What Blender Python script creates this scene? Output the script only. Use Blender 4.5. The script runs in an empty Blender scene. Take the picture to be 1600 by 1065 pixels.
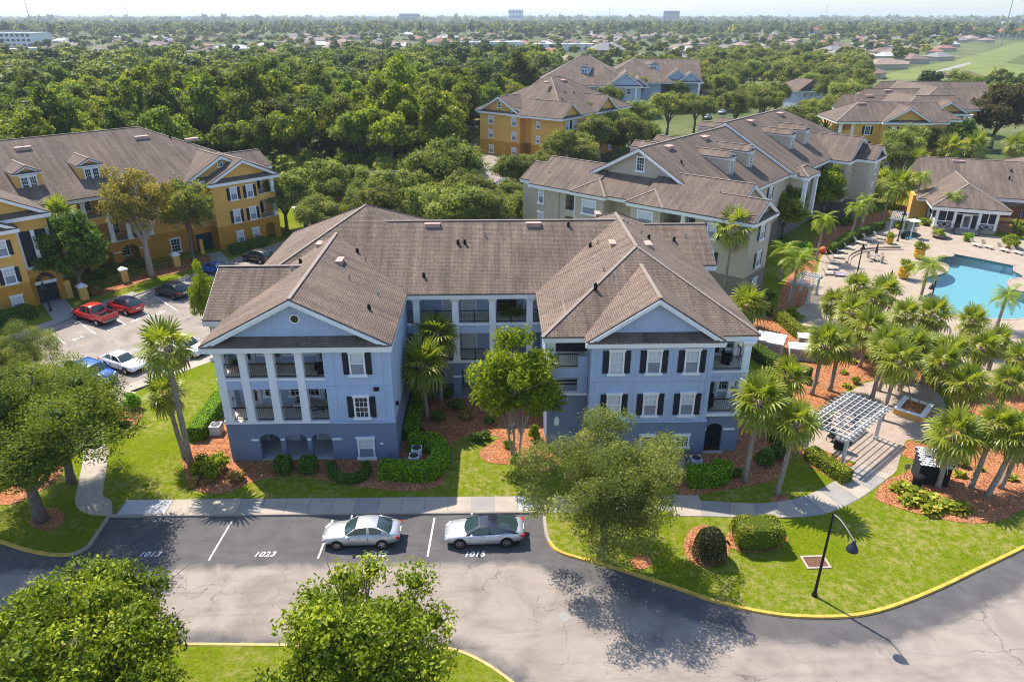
import bpy, math, random
import numpy as np
from mathutils import Vector, Matrix

SC = bpy.context.scene
LINK = SC.collection.objects.link
R = math.radians

# ------------------------------------------------------------------ camera
cam_data = bpy.data.cameras.new('camera')
cam = bpy.data.objects.new('camera', cam_data)
LINK(cam)
cam.location = (0, 0, 30)
cam.rotation_euler = (R(90 - 24.72), 0, R(-1.4))
cam_data.sensor_width = 36
cam_data.lens = 1100 / 1600 * 36
cam_data.clip_start = 0.5
cam_data.clip_end = 60000
SC.camera = cam

# ------------------------------------------------------------------ daylight
SUN_EL, SUN_AZ = 54.8, -40.5            # azimuth clockwise from +Y
world = bpy.data.worlds.new('World')
SC.world = world
world.use_nodes = True
wn = world.node_tree
sky_node = wn.nodes.new('ShaderNodeTexSky')
sky_node.sky_type = 'NISHITA'
sky_node.sun_disc = False
sky_node.sun_elevation = R(SUN_EL)
sky_node.sun_rotation = R(SUN_AZ)
sky_node.air_density = 1.0
sky_node.dust_density = 0.5
sky_node.ozone_density = 1.5
bg = wn.nodes['Background']
bg.inputs['Strength'].default_value = 0.15
# sky colour multiplied darker and bluer towards the horizon
wtc = wn.nodes.new('ShaderNodeTexCoord'); wsx = wn.nodes.new('ShaderNodeSeparateXYZ'); wrp = wn.nodes.new('ShaderNodeValToRGB'); wmx = wn.nodes.new('ShaderNodeMix')
wn.links.new(wtc.outputs['Generated'], wsx.inputs[0]); wn.links.new(wsx.outputs[2], wrp.inputs[0])
wrp.color_ramp.elements[0].position = 0.0; wrp.color_ramp.elements[0].color = (0.50, 0.56, 0.66, 1)
wrp.color_ramp.elements[1].position = 0.45; wrp.color_ramp.elements[1].color = (1, 1, 1, 1)
wmx.data_type = 'RGBA'; wmx.blend_type = 'MULTIPLY'; wmx.inputs[0].default_value = 1.0
wn.links.new(sky_node.outputs[0], wmx.inputs[6]); wn.links.new(wrp.outputs[0], wmx.inputs[7])
wn.links.new(wmx.outputs[2], bg.inputs[0])

sun_data = bpy.data.lights.new('sun', 'SUN')
sun_data.energy = 4.3
sun_data.angle = R(0.55)
sun_data.color = (1.0, 0.905, 0.775)
sun = bpy.data.objects.new('sun', sun_data)
LINK(sun)
sd = Vector((math.sin(R(SUN_AZ)) * math.cos(R(SUN_EL)), math.cos(R(SUN_AZ)) * math.cos(R(SUN_EL)), math.sin(R(SUN_EL))))
sun.rotation_euler = sd.to_track_quat('Z', 'Y').to_euler()
sun.location = sd * 400

SC.view_settings.view_transform = 'Standard'
SC.view_settings.look = 'None'
SC.view_settings.exposure = 1.0
SC.view_settings.gamma = 1.0
SC.view_settings.use_curve_mapping = False
SC.cycles.max_bounces = 6
SC.cycles.transparent_max_bounces = 8
SC.cycles.use_adaptive_sampling = True
SC.cycles.filter_width = 1.0

# ------------------------------------------------------------------ things, parts
TR = {}

def thing(name, label, cat, loc=(0, 0, 0), rz=0.0, group=None):
    o = bpy.data.objects.new(name, None)
    LINK(o)
    o.empty_display_size = 0.5
    o.location = loc
    o.rotation_euler = (0, 0, rz)
    o['label'] = label
    o['category'] = cat
    if group:
        o['group'] = group
    TR[o.name] = (Vector(loc), rz)
    return o

def tag(o, label, cat, group=None):
    o['label'] = label
    o['category'] = cat
    if group:
        o['group'] = group
    return o

def tri_uv(P):
    """metre-scaled face coordinates: u level with the horizon, v up the slope"""
    n = np.zeros(3)
    for i in range(len(P)):
        a, b = P[i], P[(i + 1) % len(P)]
        n += np.cross(a, b)
    l = np.linalg.norm(n)
    n = n / l if l > 1e-12 else np.array((0, 0, 1.0))
    if abs(n[2]) > 0.999:
        u = np.array((1.0, 0, 0)); v = np.array((0, 1.0, 0))
    else:
        u = np.cross((0, 0, 1.0), n); u /= np.linalg.norm(u); v = np.cross(n, u)
    return [(p @ u, p @ v) for p in P]

class MB:
    def __init__(s):
        s.v = []; s.f = []; s.mi = []; s.cur = 0
    def poly(s, pts):
        i = len(s.v)
        s.v += [tuple(p) for p in pts]
        s.f.append(tuple(range(i, i + len(pts)))); s.mi.append(s.cur)
    def box(s, x0, x1, y0, y1, z0, z1):
        s.hexa([(x0, y0, z0), (x1, y0, z0), (x1, y1, z0), (x0, y1, z0), (x0, y0, z1), (x1, y0, z1), (x1, y1, z1), (x0, y1, z1)])
    def hexa(s, c):
        i = len(s.v)
        s.v += [tuple(p) for p in c]
        for q in ((0, 3, 2, 1), (4, 5, 6, 7), (0, 1, 5, 4), (1, 2, 6, 5), (2, 3, 7, 6), (3, 0, 4, 7)):
            s.f.append(tuple(i + k for k in q)); s.mi.append(s.cur)
    def obox(s, cx, cy, cz, sx, sy, sz, rz=0.0, rx=0.0, ry=0.0):
        M = Matrix.Translation((cx, cy, cz)) @ Matrix.Rotation(rz, 4, 'Z') @ Matrix.Rotation(ry, 4, 'Y') @ Matrix.Rotation(rx, 4, 'X')
        h = [(-1, -1, -1), (1, -1, -1), (1, 1, -1), (-1, 1, -1), (-1, -1, 1), (1, -1, 1), (1, 1, 1), (-1, 1, 1)]
        s.hexa([M @ Vector((a * sx / 2, b * sy / 2, c * sz / 2)) for a, b, c in h])
    def beam(s, p, q, w, h):
        p = Vector(p); q = Vector(q); d = (q - p); L = d.length; d.normalize()
        side = d.cross(Vector((0, 0, 1)))
        if side.length < 1e-4:
            side = Vector((1, 0, 0))
        side.normalize(); up = side.cross(d)
        a = side * (w / 2); b = up * (h / 2)
        s.hexa([p - a - b, p + a - b, q + a - b, q - a - b, p - a + b, p + a + b, q + a + b, q - a + b])
    def prism(s, pts, z0, z1, top_only=False):
        A = sum(pts[i][0] * pts[(i + 1) % len(pts)][1] - pts[(i + 1) % len(pts)][0] * pts[i][1] for i in range(len(pts)))
        if A < 0:
            pts = pts[::-1]
        n = len(pts); i = len(s.v)
        s.v += [(p[0], p[1], z0) for p in pts] + [(p[0], p[1], z1) for p in pts]
        s.f.append(tuple(i + n + k for k in range(n))); s.mi.append(s.cur)
        if not top_only:
            s.f.append(tuple(i + n - 1 - k for k in range(n))); s.mi.append(s.cur)
        for k in range(n):
            l = (k + 1) % n
            s.f.append((i + k, i + l, i + n + l, i + n + k)); s.mi.append(s.cur)
    def vprism(s, pts, d):
        """extrude a 3-D outline by vector d"""
        n = len(pts); i = len(s.v); d = Vector(d)
        s.v += [tuple(p) for p in pts] + [tuple(Vector(p) + d) for p in pts]
        s.f.append(tuple(range(i, i + n))); s.mi.append(s.cur)
        s.f.append(tuple(i + 2 * n - 1 - k for k in range(n))); s.mi.append(s.cur)
        for k in range(n):
            l = (k + 1) % n
            s.f.append((i + l, i + k, i + n + k, i + n + l)); s.mi.append(s.cur)
    def tube(s, pts, rad, n=8, caps=True):
        pts = [Vector(p) for p in pts]
        if not hasattr(rad, '__len__'):
            rad = [rad] * len(pts)
        i0 = len(s.v)
        for k, p in enumerate(pts):
            d = (pts[min(k + 1, len(pts) - 1)] - pts[max(k - 1, 0)]).normalized()
            a = d.cross(Vector((0.31, 0.95, 0.05)))
            if a.length < 0.05:
                a = d.cross(Vector((1, 0, 0)))
            a.normalize(); b = d.cross(a)
            for j in range(n):
                t = 2 * math.pi * j / n
                s.v.append(tuple(p + (a * math.cos(t) + b * math.sin(t)) * rad[k]))
        for k in range(len(pts) - 1):
            for j in range(n):
                l = (j + 1) % n
                s.f.append((i0 + k * n + j, i0 + k * n + l, i0 + (k + 1) * n + l, i0 + (k + 1) * n + j)); s.mi.append(s.cur)
        if caps:
            s.f.append(tuple(i0 + n - 1 - j for j in range(n))); s.mi.append(s.cur)
            s.f.append(tuple(i0 + (len(pts) - 1) * n + j for j in range(n))); s.mi.append(s.cur)
    def lathe(s, prof, n=14, c=(0, 0, 0)):
        i0 = len(s.v)
        for r, z in prof:
            for j in range(n):
                t = 2 * math.pi * j / n
                s.v.append((c[0] + r * math.cos(t), c[1] + r * math.sin(t), c[2] + z))
        for k in range(len(prof) - 1):
            for j in range(n):
                l = (j + 1) % n
                s.f.append((i0 + k * n + j, i0 + k * n + l, i0 + (k + 1) * n + l, i0 + (k + 1) * n + j)); s.mi.append(s.cur)
        s.f.append(tuple(i0 + n - 1 - j for j in range(n))); s.mi.append(s.cur)
        s.f.append(tuple(i0 + (len(prof) - 1) * n + j for j in range(n))); s.mi.append(s.cur)
    def mesh(s, name, mats, smooth=False, uv=True, xf=None):
        V = np.array(s.v, dtype=float).reshape(-1, 3)
        if xf is not None:
            loc, rz = xf
            V = V - np.array(loc)
            c, sn = math.cos(-rz), math.sin(-rz)
            V = np.stack((V[:, 0] * c - V[:, 1] * sn, V[:, 0] * sn + V[:, 1] * c, V[:, 2]), 1)
        me = bpy.data.meshes.new(name)
        me.from_pydata(V.tolist(), [], s.f)
        for m in (mats if isinstance(mats, (list, tuple)) else [mats]):
            me.materials.append(m)
        if any(s.mi):
            me.polygons.foreach_set('material_index', s.mi)
        if uv:
            lay = me.uv_layers.new(name='UVMap')
            W = np.array(s.v, dtype=float).reshape(-1, 3)
            flat = []
            for f in s.f:
                flat += tri_uv([W[k] for k in f])
            lay.data.foreach_set('uv', np.array(flat).ravel())
        if smooth:
            me.polygons.foreach_set('use_smooth', [True] * len(s.f))
        me.update()
        return me
    def build(s, name, mats, parent=None, smooth=False, world=False, uv=True, label=None):
        """world=True: the outline was written in site coordinates"""
        xf = None
        if world and parent is not None:
            xf = TR[parent.name]
        me = s.mesh(name, mats, smooth, uv, xf)
        return place(name, me, parent, label=label)

def place(name, me, parent=None, loc=None, rot=None, label=None):
    o = bpy.data.objects.new(name, me)
    LINK(o)
    if parent is not None:
        o.parent = parent
        if parent.name in TR:
            TR[o.name] = TR[parent.name]
    if loc is not None:
        o.location = loc
    if rot is not None:
        o.rotation_euler = rot
    if label:
        o['label'] = label
    return o

def kids(o, table):
    return table.get(o.name, [])

def copy_tree(root, loc, rz, label=None, scale=None, group=None):
    table = {}
    for q in COPY_SRC[root.name]:
        table.setdefault(q.parent.name, []).append(q)
    def rec(o, par):
        c = o.copy(); LINK(c)
        if par is not None:
            c.parent = par
        for ch in table.get(o.name, []):
            rec(ch, c)
        return c
    r = rec(root, None)
    r.location = loc; r.rotation_euler = (0, 0, rz)
    if scale is not None:
        r.scale = (scale, scale, scale) if not hasattr(scale, '__len__') else scale
    if label:
        r['label'] = label
    if group:
        r['group'] = group
    TR[r.name] = (Vector(loc), rz)
    return r

COPY_SRC = {}

def keep(root):
    """remember a thing's parts so that it can be copied quickly"""
    out = []
    todo = [root]
    allo = [o for o in SC.objects if o.parent is not None]
    while todo:
        p = todo.pop()
        for o in allo:
            if o.parent == p:
                out.append(o); todo.append(o)
    COPY_SRC[root.name] = out
    return root

# ------------------------------------------------------------------ materials
def new_mat(name):
    m = bpy.data.materials.new(name)
    m.use_nodes = True
    nt = m.node_tree
    return m, nt, nt.nodes['Principled BSDF']

def N(nt, kind, **kw):
    n = nt.nodes.new(kind)
    for k, v in kw.items():
        setattr(n, k, v)
    return n

def ramp(nt, fac, stops):
    r = N(nt, 'ShaderNodeValToRGB')
    e = r.color_ramp.elements
    while len(e) < len(stops):
        e.new(0.5)
    for el, (p, c) in zip(e, stops):
        el.position = p
        el.color = (*c, 1) if len(c) == 3 else c
    nt.links.new(fac, r.inputs[0])
    return r.outputs[0]

def noise(nt, scale, detail=4, rough=0.55, vec=None, dist=0.0):
    n = N(nt, 'ShaderNodeTexNoise')
    n.inputs['Scale'].default_value = scale
    n.inputs['Detail'].default_value = detail
    n.inputs['Roughness'].default_value = rough
    n.inputs['Distortion'].default_value = dist
    if vec is not None:
        nt.links.new(vec, n.inputs['Vector'])
    return n.outputs['Fac']

def coord(nt, which='Object'):
    return N(nt, 'ShaderNodeTexCoord').outputs[which]

def world_pos(nt):
    return N(nt, 'ShaderNodeNewGeometry').outputs['Position']

def mixc(nt, fac, a, b, mode='MIX'):
    m = N(nt, 'ShaderNodeMix', data_type='RGBA', blend_type=mode)
    for sock, val in ((m.inputs[0], fac), (m.inputs[6], a), (m.inputs[7], b)):
        if isinstance(val, bpy.types.NodeSocket):
            nt.links.new(val, sock)
        elif isinstance(val, (int, float)):
            sock.default_value = val
        else:
            sock.default_value = (*val, 1)
    return m.outputs[2]

def bump(nt, bsdf, h, strength=0.3, dist=0.02):
    b = N(nt, 'ShaderNodeBump')
    b.inputs['Strength'].default_value = strength
    b.inputs['Distance'].default_value = dist
    nt.links.new(h, b.inputs['Height'])
    nt.links.new(b.outputs[0], bsdf.inputs['Normal'])

def plain(name, col, rough=0.7, vary=0.12, scale=1.5, metal=0.0, bmp=0.0, spec=0.3, fine=14.0):
    """paint, stucco, metal: base colour with soft blotches and a fine grain"""
    m, nt, b = new_mat(name)
    v = world_pos(nt)
    lo = tuple(c * (1 - vary) for c in col)
    hi = tuple(min(1, c * (1 + vary * 0.7)) for c in col)
    c = ramp(nt, noise(nt, scale, 5, 0.6, v), [(0.3, lo), (0.7, hi)])
    nt.links.new(c, b.inputs['Base Color'])
    b.inputs['Roughness'].default_value = rough
    b.inputs['Metallic'].default_value = metal
    b.inputs['Specular IOR Level'].default_value = spec
    if bmp:
        bump(nt, b, noise(nt, fine, 3, 0.6, v), bmp, 0.01)
    return m

def streaked(name, col, dirt=(0.2, 0.19, 0.18), amount=0.22, rough=0.85):
    """painted stucco with rain streaks and a sandy grain"""
    m, nt, b = new_mat(name)
    v = world_pos(nt)
    mp = N(nt, 'ShaderNodeMapping')
    mp.inputs['Scale'].default_value = (3.2, 3.2, 0.16)
    nt.links.new(v, mp.inputs['Vector'])
    s = ramp(nt, noise(nt, 1.0, 5, 0.65, mp.outputs[0]), [(0.45, (0, 0, 0)), (0.8, (1, 1, 1))])
    s2 = N(nt, 'ShaderNodeMath', operation='MULTIPLY')
    s2.inputs[1].default_value = amount
    nt.links.new(s, s2.inputs[0])
    base = ramp(nt, noise(nt, 0.5, 5, 0.6, v), [(0.3, tuple(c * 0.93 for c in col)), (0.7, tuple(min(1, c * 1.06) for c in col))])
    c = mixc(nt, s2.outputs[0], base, tuple(c * 0.6 + d * 0.15 for c, d in zip(col, dirt)))
    nt.links.new(c, b.inputs['Base Color'])
    b.inputs['Roughness'].default_value = rough
    b.inputs['Specular IOR Level'].default_value = 0.2
    bump(nt, b, noise(nt, 26, 3, 0.7, v), 0.25, 0.01)
    return m

def shingle(name, a, b_, mortar, streak=0.85):
    m, nt, b = new_mat(name)
    uv = N(nt, 'ShaderNodeUVMap').outputs[0]
    br = N(nt, 'ShaderNodeTexBrick')
    br.offset = 0.37
    br.inputs['Color1'].default_value = (*a, 1)
    br.inputs['Color2'].default_value = (*b_, 1)
    br.inputs['Mortar'].default_value = (*mortar, 1)
    br.inputs['Scale'].default_value = 1.0
    br.inputs['Mortar Size'].default_value = 0.018
    br.inputs['Mortar Smooth'].default_value = 0.25
    br.inputs['Bias'].default_value = -0.1
    br.inputs['Brick Width'].default_value = 0.34
    br.inputs['Row Height'].default_value = 0.155
    nt.links.new(uv, br.inputs['Vector'])
    mp = N(nt, 'ShaderNodeMapping')
    mp.inputs['Scale'].default_value = (1.6, 0.14, 1)
    nt.links.new(uv, mp.inputs['Vector'])
    st = ramp(nt, noise(nt, 1.0, 6, 0.65, mp.outputs[0]), [(0.36, (1.08, 1.07, 1.05)), (0.66, (0.56, 0.55, 0.56))])
    c = mixc(nt, streak, br.outputs['Color'], st, 'MULTIPLY')
    big = ramp(nt, noise(nt, 0.22, 4, 0.6, uv), [(0.3, (0.80, 0.79, 0.80)), (0.7, (1.14, 1.10, 1.05))])
    c = mixc(nt, 1.0, c, big, 'MULTIPLY')
    gr = ramp(nt, noise(nt, 9.0, 2, 0.7, uv), [(0.3, (0.8, 0.8, 0.8)), (0.7, (1.18, 1.16, 1.14))])
    c = mixc(nt, 0.7, c, gr, 'MULTIPLY')
    nt.links.new(c, b.inputs['Base Color'])
    b.inputs['Roughness'].default_value = 0.95
    b.inputs['Specular IOR Level'].default_value = 0.15
    inv = N(nt, 'ShaderNodeMath', operation='SUBTRACT')
    inv.inputs[0].default_value = 1.0
    nt.links.new(br.outputs['Fac'], inv.inputs[1])
    bump(nt, b, inv.outputs[0], 0.5, 0.02)
    return m

def leaf_mat(name, stops, trans=0.35, rough=0.55, obj_vary=0.0, gloss=0.16):
    """leaf colour by the leaf's own random tint; thin leaves let light through"""
    m, nt, b = new_mat(name)
    at = N(nt, 'ShaderNodeAttribute', attribute_name='tint')
    fac = at.outputs['Fac']
    c = ramp(nt, fac, stops)
    if obj_vary:
        oi = N(nt, 'ShaderNodeObjectInfo')
        hv = N(nt, 'ShaderNodeHueSaturation')
        mr = N(nt, 'ShaderNodeMapRange')
        mr.inputs[3].default_value = 0.5 - obj_vary * 0.028
        mr.inputs[4].default_value = 0.5 + obj_vary * 0.018
        nt.links.new(oi.outputs['Random'], mr.inputs[0])
        nt.links.new(mr.outputs[0], hv.inputs['Hue'])
        m2 = N(nt, 'ShaderNodeMath', operation='MULTIPLY'); m2.inputs[1].default_value = 7.31
        fr = N(nt, 'ShaderNodeMath', operation='FRACT')
        nt.links.new(oi.outputs['Random'], m2.inputs[0]); nt.links.new(m2.outputs[0], fr.inputs[0])
        mr2 = N(nt, 'ShaderNodeMapRange')
        mr2.inputs[3].default_value = 1 - obj_vary * 0.45
        mr2.inputs[4].default_value = 1 + obj_vary * 0.5
        nt.links.new(fr.outputs[0], mr2.inputs[0])
        nt.links.new(mr2.outputs[0], hv.inputs['Value'])
        nt.links.new(c, hv.inputs['Color'])
        c = hv.outputs[0]
    nt.links.new(c, b.inputs['Base Color'])
    b.inputs['Roughness'].default_value = rough
    b.inputs['Specular IOR Level'].default_value = gloss
    t = N(nt, 'ShaderNodeBsdfTranslucent')
    tc = mixc(nt, 1.0, c, (1.35, 1.3, 0.5), 'MULTIPLY')
    nt.links.new(tc, t.inputs['Color'])
    mx = N(nt, 'ShaderNodeMixShader')
    mx.inputs[0].default_value = min(0.55, trans * 1.5)
    out = nt.nodes['Material Output']
    nt.links.new(b.outputs[0], mx.inputs[1])
    nt.links.new(t.outputs[0], mx.inputs[2])
    nt.links.new(mx.outputs[0], out.inputs['Surface'])
    return m

def glass_mat(name, col, rough=0.05):
    m, nt, b = new_mat(name)
    b.inputs['Base Color'].default_value = (*col, 1)
    b.inputs['Roughness'].default_value = rough
    b.inputs['Specular IOR Level'].default_value = 0.8
    return m

def car_paint(name, col, metal=0.0, rough=0.28):
    m, nt, b = new_mat(name)
    b.inputs['Base Color'].default_value = (*col, 1)
    b.inputs['Metallic'].default_value = metal
    b.inputs['Roughness'].default_value = rough
    b.inputs['Coat Weight'].default_value = 0.7
    b.inputs['Coat Roughness'].default_value = 0.06
    return m

M = {}
M['roof'] = shingle('roof_shingle', (0.195, 0.152, 0.122), (0.255, 0.203, 0.165), (0.085, 0.068, 0.058))
M['roof_far'] = shingle('roof_shingle_aged', (0.178, 0.14, 0.116), (0.222, 0.178, 0.15), (0.10, 0.082, 0.07))
M['ridge'] = plain('ridge_shingle', (0.25, 0.207, 0.175), 0.95, 0.18, 5)
M['white'] = plain('white_trim_paint', (0.78, 0.79, 0.80), 0.55, 0.05, 1.2)
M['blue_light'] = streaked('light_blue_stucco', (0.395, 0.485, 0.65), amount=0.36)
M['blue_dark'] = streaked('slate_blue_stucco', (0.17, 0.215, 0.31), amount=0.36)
M['orange'] = streaked('amber_stucco', (0.68, 0.39, 0.10), amount=0.14)
M['orange_dark'] = streaked('ochre_stucco', (0.48, 0.235, 0.03), amount=0.14)
M['beige'] = streaked('sand_stucco', (0.47, 0.40, 0.31), amount=0.14)
M['beige_dark'] = streaked('taupe_stucco', (0.22, 0.18, 0.155), amount=0.14)
M['pale_blue'] = streaked('pale_blue_stucco', (0.42, 0.50, 0.62), amount=0.1)
M['shutter'] = plain('navy_shutter_paint', (0.018, 0.022, 0.035), 0.5, 0.1)
M['iron'] = plain('black_iron', (0.012, 0.012, 0.013), 0.45, 0.1, metal=0.2)
M['dark'] = plain('dark_screen_and_shade', (0.02, 0.024, 0.034), 0.6, 0.2)  # insect screens, and flat sheets standing in for inner shade
M['glass'] = glass_mat('window_glass', (0.06, 0.075, 0.10))
M['glass_dark'] = glass_mat('dark_window_glass', (0.012, 0.018, 0.026))
M['blind'] = plain('window_blind', (0.62, 0.64, 0.66), 0.6, 0.04)
M['blind_grey'] = plain('grey_window_blind', (0.27, 0.29, 0.33), 0.5, 0.08)
M['door'] = plain('door_paint', (0.58, 0.59, 0.61), 0.5, 0.06)
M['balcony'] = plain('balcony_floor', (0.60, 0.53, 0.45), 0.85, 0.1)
M['vent'] = plain('weathered_vent_metal', (0.48, 0.30, 0.25), 0.6, 0.15)
M['wood'] = plain('weathered_wood', (0.26, 0.17, 0.10), 0.8, 0.2, 3)
M['concrete'] = plain('concrete', (0.36, 0.315, 0.26), 0.9, 0.12, 1.3, bmp=0.15)
M['concrete_grey'] = plain('grey_concrete', (0.27, 0.255, 0.24), 0.9, 0.12, 1.3, bmp=0.15)
M['concrete_pale'] = plain('pale_concrete', (0.42, 0.425, 0.445), 0.9, 0.08, 1.3, bmp=0.15)
M['rubber'] = plain('tyre_rubber', (0.012, 0.012, 0.012), 0.8, 0.1)
M['rim'] = plain('alloy_rim', (0.45, 0.46, 0.48), 0.3, 0.05, metal=0.9)
M['chrome'] = plain('chrome', (0.7, 0.7, 0.72), 0.15, 0.02, metal=1.0)
M['lens_red'] = glass_mat('red_lens', (0.45, 0.01, 0.01), 0.15)
M['lens_clear'] = glass_mat('clear_lens', (0.65, 0.68, 0.7), 0.1)
M['car_glass'] = glass_mat('car_glass', (0.025, 0.045, 0.045), 0.03)
M['plastic_black'] = plain('black_plastic', (0.015, 0.015, 0.016), 0.8, 0.1, spec=0.1)
M['ceiling'] = plain('white_porch_ceiling', (0.8, 0.8, 0.8), 0.8, 0.03)

# ------------------------------------------------------------------ ground materials
def lawn_mat():
    m, nt, b = new_mat('lawn_grass')
    v = world_pos(nt)
    fine = ramp(nt, noise(nt, 7.0, 6, 0.75, v), [(0.3, (0.064, 0.104, 0.005)), (0.55, (0.146, 0.188, 0.008)), (0.8, (0.235, 0.247, 0.022))])
    mid = ramp(nt, noise(nt, 0.9, 4, 0.6, v), [(0.3, (0.8, 0.88, 0.8)), (0.7, (1.15, 1.06, 1.0))])
    c = mixc(nt, 0.8, fine, mid, 'MULTIPLY')
    tanm = N(nt, 'ShaderNodeMath', operation='MULTIPLY')
    big = ramp(nt, noise(nt, 0.16, 3, 0.5, v), [(0.40, (0, 0, 0)), (0.58, (1, 1, 1))])
    sm = ramp(nt, noise(nt, 2.3, 5, 0.75, v), [(0.45, (0, 0, 0)), (0.68, (1, 1, 1))])
    nt.links.new(big, tanm.inputs[0]); nt.links.new(sm, tanm.inputs[1])
    t2 = N(nt, 'ShaderNodeMath', operation='MULTIPLY'); t2.inputs[1].default_value = 0.9
    nt.links.new(tanm.outputs[0], t2.inputs[0])
    c = mixc(nt, t2.outputs[0], c, (0.31, 0.26, 0.10))
    nt.links.new(c, b.inputs['Base Color'])
    b.inputs['Roughness'].default_value = 1.0
    b.inputs['Specular IOR Level'].default_value = 0.0
    bump(nt, b, noise(nt, 16, 4, 0.8, v), 0.9, 0.06)
    return m

def mulch_mat():
    m, nt, b = new_mat('bark_mulch')
    v = world_pos(nt)
    vo = N(nt, 'ShaderNodeTexVoronoi'); vo.inputs['Scale'].default_value = 11
    nt.links.new(v, vo.inputs['Vector'])
    c = ramp(nt, vo.outputs['Color'], [(0.1, (0.17, 0.058, 0.03)), (0.5, (0.37, 0.145, 0.062)), (0.9, (0.54, 0.27, 0.135))])
    mid = ramp(nt, noise(nt, 1.1, 5, 0.65, v), [(0.3, (0.72, 0.72, 0.74)), (0.72, (1.12, 1.1, 1.06))])
    c = mixc(nt, 0.9, c, mid, 'MULTIPLY')
    fade = ramp(nt, noise(nt, 0.7, 5, 0.7, v), [(0.5, (0, 0, 0)), (0.75, (0.6, 0.6, 0.6))])
    c = mixc(nt, fade, c, (0.27, 0.165, 0.105))
    litter = ramp(nt, noise(nt, 4.5, 4, 0.8, v), [(0.66, (0, 0, 0)), (0.70, (0.8, 0.8, 0.8))])  # pale scraps of litter in the mulch
    c = mixc(nt, litter, c, (0.36, 0.25, 0.15))
    nt.links.new(c, b.inputs['Base Color'])
    b.inputs['Roughness'].default_value = 0.95
    b.inputs['Specular IOR Level'].default_value = 0.1
    bump(nt, b, vo.outputs['Distance'], 0.9, 0.05)
    return m

def asphalt_mat():
    """worn pale drive with darker sealed strips (vertex attribute 'fresh'), cracks and tyre stains"""
    m, nt, b = new_mat('asphalt')
    v = world_pos(nt)
    at = N(nt, 'ShaderNodeAttribute', attribute_name='fresh')
    ns = N(nt, 'ShaderNodeMath', operation='MULTIPLY_ADD')
    ns.inputs[1].default_value = 0.9; ns.inputs[2].default_value = -0.45
    nt.links.new(noise(nt, 0.55, 6, 0.65, v, 0.6), ns.inputs[0])
    ad = N(nt, 'ShaderNodeMath', operation='ADD')
    nt.links.new(at.outputs['Fac'], ad.inputs[0]); nt.links.new(ns.outputs[0], ad.inputs[1])
    fr = ramp(nt, ad.outputs[0], [(0.22, (0, 0, 0)), (0.62, (1, 1, 1))])
    pale = ramp(nt, noise(nt, 0.35, 6, 0.62, v, 0.8), [(0.28, (0.185, 0.158, 0.138)), (0.5, (0.265, 0.227, 0.197)), (0.75, (0.335, 0.288, 0.25))])
    seal = ramp(nt, noise(nt, 0.8, 5, 0.6, v), [(0.3, (0.078, 0.074, 0.077)), (0.7, (0.112, 0.107, 0.109))])
    c = mixc(nt, fr, pale, seal)
    mp = N(nt, 'ShaderNodeMapping'); mp.inputs['Scale'].default_value = (0.12, 0.9, 1); mp.inputs['Rotation'].default_value = (0, 0, -0.12)
    nt.links.new(v, mp.inputs['Vector'])
    stn = ramp(nt, noise(nt, 1.0, 6, 0.7, mp.outputs[0], 1.2), [(0.5, (1, 1, 1)), (0.72, (0.6, 0.6, 0.62))])
    c = mixc(nt, 0.55, c, stn, 'MULTIPLY')
    vo = N(nt, 'ShaderNodeTexVoronoi', feature='DISTANCE_TO_EDGE'); vo.inputs['Scale'].default_value = 0.33
    wv = N(nt, 'ShaderNodeVectorMath', operation='ADD')
    nz = N(nt, 'ShaderNodeTexNoise'); nz.inputs['Scale'].default_value = 0.9; nz.inputs['Detail'].default_value = 5
    nt.links.new(v, nz.inputs['Vector'])
    sc = N(nt, 'ShaderNodeVectorMath', operation='SCALE'); sc.inputs[3].default_value = 1.6
    nt.links.new(nz.outputs['Color'], sc.inputs[0])
    nt.links.new(v, wv.inputs[0]); nt.links.new(sc.outputs[0], wv.inputs[1])
    nt.links.new(wv.outputs[0], vo.inputs['Vector'])
    cr = ramp(nt, vo.outputs['Distance'], [(0.0, (1, 1, 1)), (0.010, (0, 0, 0))])
    keep_ = ramp(nt, noise(nt, 0.2, 3, 0.5, v), [(0.47, (0, 0, 0)), (0.6, (1, 1, 1))])
    k = N(nt, 'ShaderNodeMath', operation='MULTIPLY'); nt.links.new(cr, k.inputs[0]); nt.links.new(keep_, k.inputs[1])
    k2 = N(nt, 'ShaderNodeMath', operation='MULTIPLY'); k2.inputs[1].default_value = 0.85
    nt.links.new(k.outputs[0], k2.inputs[0])
    c = mixc(nt, k2.outputs[0], c, (0.07, 0.066, 0.064))
    ov = N(nt, 'ShaderNodeTexVoronoi'); ov.inputs['Scale'].default_value = 0.42; ov.inputs['Randomness'].default_value = 1.0
    nt.links.new(wv.outputs[0], ov.inputs['Vector'])
    oil = ramp(nt, ov.outputs['Distance'], [(0.03, (0.55, 0.55, 0.56)), (0.16, (1, 1, 1))])
    c = mixc(nt, 0.6, c, oil, 'MULTIPLY')
    sp = ramp(nt, noise(nt, 38, 2, 0.8, v), [(0.3, (0.86, 0.86, 0.86)), (0.7, (1.12, 1.12, 1.12))])
    c = mixc(nt, 0.8, c, sp, 'MULTIPLY')
    nt.links.new(c, b.inputs['Base Color'])
    b.inputs['Roughness'].default_value = 0.85
    b.inputs['Specular IOR Level'].default_value = 0.2
    bump(nt, b, noise(nt, 45, 2, 0.7, v), 0.2, 0.01)
    return m

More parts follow.
